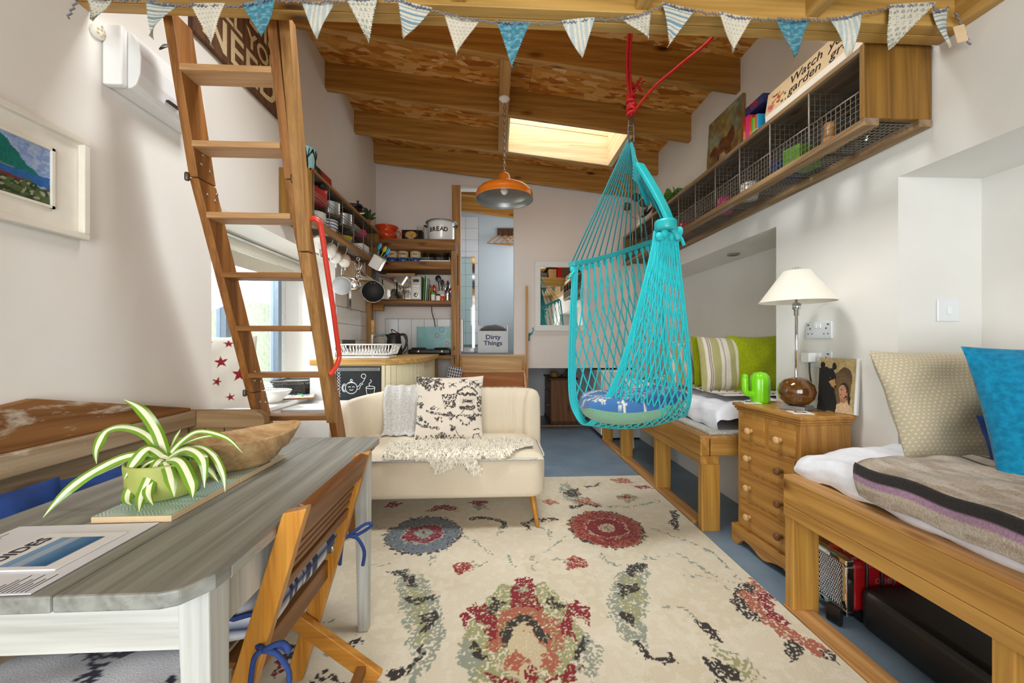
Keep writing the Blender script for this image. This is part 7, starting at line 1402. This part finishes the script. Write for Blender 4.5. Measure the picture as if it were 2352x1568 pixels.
fn_ = thing('funnel', 'steel cone funnel pointing right below crate', 'funnel', (-1.22, 3.70, 1.75)); NM = T(-1.265, 3.70, 1.765) @ rotz(.5) @ Matrix.Rotation(PI/2+.2, 4, 'Y'); MB(NM).lathe([(.055, -.02), (.056, -.015), (.012, .11), (.008, .15)], 26).build('cone', 'steel', fn_); MB().tube(curve_pts([(-1.265, 3.69, 1.80), (-1.27, 3.685, 1.88), (-1.27, 3.68, 1.965)], 8), .004, 6).build('handle', 'steel', fn_)
fy = thing('frying_pan', 'black non stick frying pan hanging by post', 'pan', (-1.20, 3.86, 1.64)); YM = T(-1.195, 3.86, 1.645) @ rotz(.28) @ Matrix.Rotation(PI/2, 4, 'X') ; MB(YM).lathe([(.105, 0), (.10, -.002), (.082, -.04), (0, -.042)], 36, cap=False).build('inside', 'black_matt', fy); MB(YM).lathe([(.106, .001), (.088, -.044), (0, -.046)], 36, cap=False).build('outside', 'steel', fy); MB(YM).torus((0, 0, .001), .106, .0025, 36, 5).build('rim', 'steel', fy); MB(YM).tube(curve_pts([(0, .10, -.01), (0, .16, .0), (0, .27, .0)], 8), .011, 8).build('handle', 'black_plastic', fy)
for k in (-.016, .016): MB(YM).sphere((k, .085, -.012), .006, n=8, m=6).build('rivet', 'chrome', fy)
kn = thing('fish_slice', 'black handled steel spatula behind funnel', 'spatula', (-1.37, 3.8, 1.75)); MB().box(-1.395, -1.385, 3.78, 3.80, 1.78, 1.93).build('handle', 'black_plastic', kn); MB().box(-1.395, -1.392, 3.76, 3.82, 1.45, 1.78).build('blade', 'steel', kn)
sck = thing('wall_socket', 'dark grey socket on kitchen tiles behind dish rack', 'socket', (XL+.01, 3.77, 1.04)); MB().box(XL+.0085, XL+.018, 3.62, 3.94, 1.035, 1.165).build('plate', 'grey_plastic', sck, bevel=.003); MB().box(XL+.018, XL+.022, 3.68, 3.72, 1.09, 1.13).build('rocker', 'slot', sck); MB().box(XL+.018, XL+.022, 3.82, 3.86, 1.09, 1.13).build('rocker', 'slot', sck)
# oven mitt on a fork hook
om = thing('oven_mitt', 'grey triangle print oven mitt on fork hook', 'oven mitt', (-.44, 4.26, .72)); cv = Cv(60, 60, 0, 1, 0, 1, '#e8e8ea'); a = (cv.X*6) % 1; b = (cv.Y*6) % 1; cv.fill(np.abs(a-.5) < b*.5, '#55555c'); OMM = basis((-.53, 4.262, .70), (.97, 0, -.22), (.22, 0, .97)); mb = MB(OMM); mb.grid(lambda u, v: Vector((u*.15, v*.19, .012*math.sin(PI*u))), 59, 59); mb.col = cv.cols(); mb.build('mitt', 'print_cloth', om, solid=.012); MB().tube(curve_pts([(-.44, 4.285, .99), (-.435, 4.27, .95), (-.43, 4.262, .90)], 6), .004, 5).build('loop', 'ink_black', om)
fk = thing('fork_hook', 'bent fork used as hook on shelf post', 'hook', (-.437, 4.29, 1.0)); mb = MB(); mb.box(-.446, -.436, 4.293, 4.299, .95, 1.06)
for k in range(3): mb.tube([(-.449+.008*k, 4.296, 1.055), (-.449+.008*k, 4.294, 1.10)], .002, 5)
tag(mb.build('fork', 'iron', fk))
# ---------------------------------------------------------------- steps to the bathroom and its doorway
sp2 = thing('timber_steps', 'plywood steps with side strings up to bathroom', 'steps', (0, 4.3, 0))
for i in range(5):
    z = .815-.18*i; y = 4.60-.17*i
    if z < .05: break
    MB().box(-.375, .345, y-.17, y+.012, z-.022, z).build('tread', 'step_pale', sp2, bevel=.003); MB().box(-.375, .345, y-.165, y-.15, max(.0, z-.178), z-.022).build('riser', 'step_x', sp2)
MB().box(-.40, .37, 4.60, 4.62, .815, .972).build('riser', 'step_pale', sp2); MB().box(-.40, .37, 4.59, 4.68, .972, .99).build('tread', 'step_pale', sp2, bevel=.003)
for x in (-.402, .346): MB().prism([(4.59, .93), (4.62, .972), (4.67, .972), (4.67, 0), (3.78, 0), (3.78, .12)], x, x+.026, 'x').build('string', 'step_z', sp2, bevel=.003)
for x in (-.43, .374): MB().prism([(4.42, .0), (4.47, .0), (4.47, 1.80), (4.455, 1.80), (4.42, 1.60)], x, x+.026, 'x').build('hand_post', 'step_z', sp2, bevel=.003)
hk = thing('dog_hook', 'teal dog shaped wall hook beside steps', 'hook', (.44, 4.66, 1.2)); MB().tube(curve_pts([(.425, 4.672, 1.16), (.425, 4.655, 1.22), (.44, 4.63, 1.24), (.46, 4.62, 1.25), (.475, 4.615, 1.29), (.47, 4.615, 1.32)], 18), [.017]*4+[.02]*4+[.012]*4+[.006]*7, 8).build('body', 'teal_paint', hk)
# mirror
mr = thing('wall_mirror', 'square mirror in broad white frame on back wall', 'mirror', (.78, 4.67, 1.28)); MM = basis((.50, YB-.002, 1.28), (1, 0, 0), (0, 0, 1)); w_, h_, f_ = .66, .85, .07
mb = MB(MM); mb.box(0, w_, 0, f_, 0, .03).box(0, w_, h_-f_, h_, 0, .03).box(0, f_, f_, h_-f_, 0, .03).box(w_-f_, w_, f_, h_-f_, 0, .03); mb.build('frame', 'white_paint', mr, bevel=.004); MB(MM).box(f_, w_-f_, f_, h_-f_, .004, .012).build('glass', 'mirror', mr)
# bathroom: laundry box, shower screen, hangers
lb = thing('laundry_box', 'white painted box lettered Dirty Things in bathroom', 'laundry box', (0, 5.5, .986)); bx0, bx1, by0 = -.225, .205, 5.45
MB().box(bx0, bx1, by0, by0+.02, .988, 1.30).build('front_panel', 'white_paint', lb, bevel=.003); MB().box(bx0, bx1, by0+.28, by0+.30, .988, 1.38).build('back_panel', 'white_paint', lb, bevel=.003)
for x in (bx0, bx1-.02): MB().prism([(by0+.02, .988), (by0+.28, .988), (by0+.28, 1.38), (by0+.06, 1.38), (by0+.02, 1.30)], x, x+.02, 'x').build('side_panel', 'white_paint', lb, bevel=.003)
MB().box(bx0+.02, bx1-.02, by0+.02, by0+.28, .99, 1.28).build('lid', 'white_paint', lb)
for s_, z in (('Dirty', 1.21), ('Things', 1.125)): text('lettering', s_, 'navy', basis((-.01, by0-.0005, z), (1, 0, 0), (0, 0, 1)), .088, lb, sx=1.15, bold=.002)
one(pillow(T(-.01, by0+.155, 1.325), .37, .25, .12, seed=51, pinch=.03), 'laundry_bag', 'grey_wool', 'grey woollen bundle on laundry box', 'bundle')
ss = thing('shower_screen', 'framed glass shower screen beside tiles', 'shower screen', (-.46, 5.6, 1.06)); MB().box(-.655, -.31, 5.598, 5.602, 1.09, 2.36).build('pane', 'shower', ss); MB().box(-.31, -.275, 5.585, 5.615, 1.06, 2.38).build('frame_post', 'chrome', ss); MB().box(-.655, -.31, 5.588, 5.612, 2.36, 2.38).build('frame_rail', 'chrome', ss)
one(MB().prism(rounded(-.655, -.27, 5.56, 6.20, .02), .988, 1.06), 'shower_tray', 'white_gloss', 'low white shower tray beneath glass screen', 'shower tray', bevel=.006)
hr = thing('hook_rail', 'dark wooden hook rail high on bathroom wall', 'rail', (.2, 6.2, 2.9)); MB().box(.06, .45, 6.195, 6.218, 2.85, 2.98).build('board', 'old_pine_dark', hr)
for k in range(4): MB().tube(curve_pts([(.10+.1*k, 6.195, 2.93), (.10+.1*k, 6.16, 2.90), (.10+.1*k, 6.15, 2.93)], 6), .005, 5).build('hook', 'iron', hr)
for k in range(4):
    x = .10+.1*k; t = thing('coat_hanger', 'wooden coat hanger on bathroom hook rail', 'hanger', (x, 6.15, 2.7), 'wooden hangers on the bathroom rail'); MB().tube(curve_pts([(x, 6.16, 2.91), (x+.015, 6.155, 2.89), (x, 6.15, 2.85)], 8), .003, 5).build('hook', 'steel', t); d = .20
    MB().tube(curve_pts([(x-d, 6.15-.1, 2.70), (x-.10, 6.15-.05, 2.79), (x, 6.15, 2.845), (x+.10, 6.15+.02, 2.79), (x+d*.9, 6.15+.04, 2.70)], 14), .010, 7).build('shoulder_bar', 'hanger', t); MB().tube([(x-d, 6.05, 2.70), (x+d*.9, 6.19, 2.70)], .006, 6).build('trouser_bar', 'hanger', t)
# recess: old dresser, mug, fridge
ds = thing('pine_cabinet', 'old pine cabinet in recess under bathroom', 'cabinet', (1.0, 5.55, 0)); MB().box(.79, 1.15, 5.26, 5.85, .04, .62).build('body', 'old_pine', ds, bevel=.004); MB().box(.765, 1.17, 5.235, 5.87, .62, .645).build('top', 'old_pine_dark', ds, bevel=.006); MB().box(.775, 1.16, 5.245, 5.86, .0, .045).build('plinth', 'old_pine_dark', ds, bevel=.003)
d_ = MB().box(.778, .79, 5.30, 5.80, .46, .60).build('drawer', 'old_pine_dark', ds, bevel=.002); MB().sphere((.768, 5.36, .53), .016, n=10, m=8).build('knob', 'old_pine', d_); d_ = MB().box(.778, .79, 5.30, 5.80, .06, .44).build('door', 'old_pine_dark', ds, bevel=.002); MB().sphere((.768, 5.36, .26), .016, n=10, m=8).build('knob', 'hanger', d_)
mg = thing('pottery_mug', 'brown pottery mug on old pine cabinet', 'mug', (.86, 5.42, .646)); MB().lathe([(.045, 0), (.052, .01), (.052, .08), (.046, .08), (.044, .02), (0, .02)], 20, (.86, 5.42, .646)).build('cup', 'ochre_bottle', mg); MB().tube(curve_pts([(.905, 5.42, .71), (.945, 5.42, .705), (.94, 5.42, .67), (.905, 5.42, .66)], 10), .008, 6).build('handle', 'ochre_bottle', mg)
one(MB().prism([(0, 0), (.16, 0), (.16, .05), (.13, .06), (.12, .10), (.08, .12), (.04, .10), (.03, .06), (0, .05)], 0, .02, 'y'), 'carved_rack', 'old_pine_dark', 'dark carved letter rack on old pine cabinet', 'rack'); bpy.data.objects['carved_rack'].location = (1.08, 5.5, .646)
fg = thing('fridge', 'white under counter fridge beside the far bed', 'fridge', (1.5, 4.72, 0)); MB().box(1.30, 1.725, 4.42, 4.98, .02, .80).build('body', 'white_paint', fg, bevel=.008); MB().box(1.255, 1.298, 4.42, 4.98, .05, .80).build('door', 'white_gloss', fg, bevel=.012, seg=3); MB().box(1.31, 1.71, 4.44, 4.96, .0, .02).build('foot', 'black_matt', fg); MB(T(1.2545, 4.60, .66) @ Matrix.Rotation(-PI/2, 4, 'Y')).torus((0, 0, 0), .018, .003, 16, 5).build('badge', 'mid_grey', fg)
for k, (y, lab) in enumerate(((3.98, 'white upright vacuum stored under far bed'), (3.55, 'slim white column heater under far bed'))):
    t = thing('stored_appliance', lab, 'appliance', (1.5, y, 0)); x = 1.42+.16*k
    MB().hexa([(x-.05, y-.05, .03), (x+.05, y-.05, .03), (x+.05, y+.05, .03), (x-.05, y+.05, .03), (x-.035, y-.035, .36), (x+.035, y-.035, .36), (x+.035, y+.035, .36), (x-.035, y+.035, .36)]).build('body', 'white_paint', t, bevel=.012); MB().lathe([(.055, 0), (.06, .01), (.05, .03)], 18, (x, y, .0)).build('foot', 'mid_grey', t)
# ---------------------------------------------------------------- window seat and what stands in the window
ws = thing('window_box', 'white boxed window seat with layered wood trim', 'window seat', (-1.26, 2.8, 0)); MB().box(-1.41, -1.10, 2.62, 2.995, .016, .645).build('front', 'white_paint', ws, bevel=.002); MB().box(-1.41, -1.095, 2.615, 2.995, .646, .658).build('trim_strip', 'ladder_x', ws); MB().box(-1.41, -1.098, 2.618, 2.995, .6585, .70).build('top', 'white_paint', ws, bevel=.003)
for k in range(3): MB().box(-1.41, -1.096, 2.614, 2.6175, .662+.012*k, .667+.012*k).build('bead', 'mid_grey', ws)
rb = thing('roller_blind', 'cream roller blind rolled up under window lintel', 'blind', (-1.74, 2.75, 1.75)); MB().tube([(-1.70, 2.02, 1.79), (-1.70, 3.43, 1.79)], .036, 16).build('roll', 'offwhite', rb); MB().tube([(-1.66, 2.02, 1.832), (-1.66, 3.43, 1.832)], .003, 5).build('rail', 'spot', rb); mb = MB()
for k in range(60): z = 1.76-k*.014; mb.sphere((-1.70, 3.45, z), .004, n=6, m=4)
tag(mb.build('bead_chain', 'white_gloss', rb), kind='stuff'); MB().box(-1.737, -1.735, 2.05, 3.41, 1.66, 1.76).build('blind_cloth', 'offwhite', rb)
def sheer(u, v):
    z = lerp(1.80, .80, v)
    if v < .5: t = v/.5; yc0, yc1 = lerp(2.06, 2.10, t), lerp(3.30, 2.36, t**.75)
    else: t = (v-.5)/.5; yc0, yc1 = lerp(2.10, 2.06, t), lerp(2.36, 2.42, t)
    sag = .10*math.sin(PI*min(1, v*2))*u if v < .5 else 0
    return Vector((-1.795+.016*math.sin(u*38)+.012*math.sin(u*19+v*5), lerp(yc0, yc1, u), z-sag))
cu_ = thing('sheer_curtain', 'white sheer curtain gathered aside in window', 'curtain', (-1.79, 2.4, .8)); MB().grid(sheer, 110, 50).build('cloth', 'sheer', cu_); MB().torus((-1.79, 2.23, 1.30), .05, .008, 20, 6, Matrix.Diagonal((.6, 2.4, 1, 1))).build('tie_band', 'white_paint', cu_)
def starprint(nx, ny):
    cv = Cv(nx, ny, 0, 1, 0, 1.2, '#e4ddd2'); q = random.Random(12); S = [(.2, .9, .07), (.5, .75, .10), (.8, .95, .07), (.15, .5, .10), (.45, .45, .07), (.75, .55, .13), (.3, .2, .09), (.62, .2, .07), (.9, .25, .08), (.05, .2, .06), (.6, 1.05, .08), (.92, .75, .06), (.35, 1.08, .06), (.08, 1.1, .07)]
    for x, y, r_ in S: cv.poly(star(x, y, r_, q.uniform(-.3, .3)), '#8c2026')
    return cv.cols()
one(pillow(stand((-1.60, 2.33, .965), .6, .16), .36, .45, .15, 100, 110, seed=61, wr=.008, colfn=starprint), 'star_cushion', 'print_cloth', 'cream cushion with dark red stars in window', 'cushion')
db = thing('china_bowl', 'cream china bowl with leaf sprig rim on sill', 'bowl', (-1.49, 2.66, .735)); MB().lathe([(.045, 0), (.05, .008), (.10, .06), (.115, .082), (.11, .084), (.09, .06), (0, .02)], 32, (-1.50, 2.68, .7355)).build('bowl', 'white_clay', db); mb = MB()
for k in range(40): a = k*2*PI/40; mb.sphere((-1.50+.103*math.cos(a), 2.68+.103*math.sin(a), .7355+.0775), .004, .004, .003, 6, 4)
tag(mb.build('leaf_sprig', 'leaf_dark', db), kind='stuff')
bs_ = thing('wicker_basket', 'dark grey wicker basket on window sill', 'basket', (-1.55, 3.1, .735)); mb = MB(); 
for j in range(6): z = .742+j*.016; g = .004*j; mb.tube([(x+.0015*math.sin(i*3+j*PI), y, z) for i, (x, y) in enumerate(rounded(-1.66-g, -1.45+g, 3.0-g, 3.20+g, .03, 5))], .0075, 5, closed=True)
for x, y in [(-1.655+.03*k, 2.997) for k in range(8)]+[(-1.448, 3.01+.03*k) for k in range(7)]: mb.tube([(x, y, .738), (x+.004, y-.012, .835)], .006, 5)
tag(mb.build('weave', 'wire_dark', bs_), kind='stuff'); MB().prism(rounded(-1.655, -1.455, 3.005, 3.195, .03), .736, .742).build('base', 'wire_dark', bs_); MB().tube([(x, y, .845) for x, y in rounded(-1.69, -1.42, 2.97, 3.23, .03)], .009, 6, closed=True).build('rim', 'wire_dark', bs_)
small_box('white_tray', 'white plastic tray behind china bowl', (-1.66, 2.86, .7355), (.16, .20, .05), 'white_gloss', 'tray', .3, bevel=.012)
tbd = thing('tile_board', 'wood edged board of star pattern tiles on sill', 'board', (-1.43, 2.92, .735)); TM_ = T(-1.45, 2.93, .7355) @ rotz(.35); MB(TM_).box(-.11, .11, -.13, .13, 0, .010).build('board', 'ladder_x', tbd, bevel=.002); cv = Cv(50, 60, 0, 1, 0, 1.2, '#e9eaea')
for x, y in ((.3, .3), (.75, .55), (.3, .85), (.8, 1.05)): cv.poly(star(x, y, .2, 0, .35), '#7d8d96'); cv.poly(star(x, y, .12, .6, .35), '#aab6bc')
printed(cv, TM_ @ Vector((-.10, -.12, .0106)), TM_.to_3x3() @ Vector((.20, 0, 0)), TM_.to_3x3() @ Vector((0, .24, 0)), 'tile_face', 'print_gloss', tbd)
one(MB().tube([(-1.48, 2.99, .752), (-1.40, 2.88, .752)], .005, 6), 'pencil', 'green_plastic', 'green pencil lying on star tile board', 'pencil')
# ---------------------------------------------------------------- loft storage seen in the mirror
one(pillow(T(.85, 1.05, 2.70), .55, .40, .20, seed=71), 'loft_pillow', 'pillow_beige', 'beige pillow piled on loft suitcase', 'pillow'); small_box('suitcase', 'dark grey suitcase on loft platform', (.85, 1.05, 2.486), (.60, .42, .12), 'grey_plastic', 'suitcase', bevel=.02)
small_box('loft_box', 'red and yellow board game box stored on loft', (1.40, 1.12, 2.486), (.10, .30, .24), 'red_enamel', 'box'); small_box('loft_box', 'brown cardboard box stored on loft', (1.25, 1.12, 2.486), (.16, .28, .20), 'cardboard', 'box')
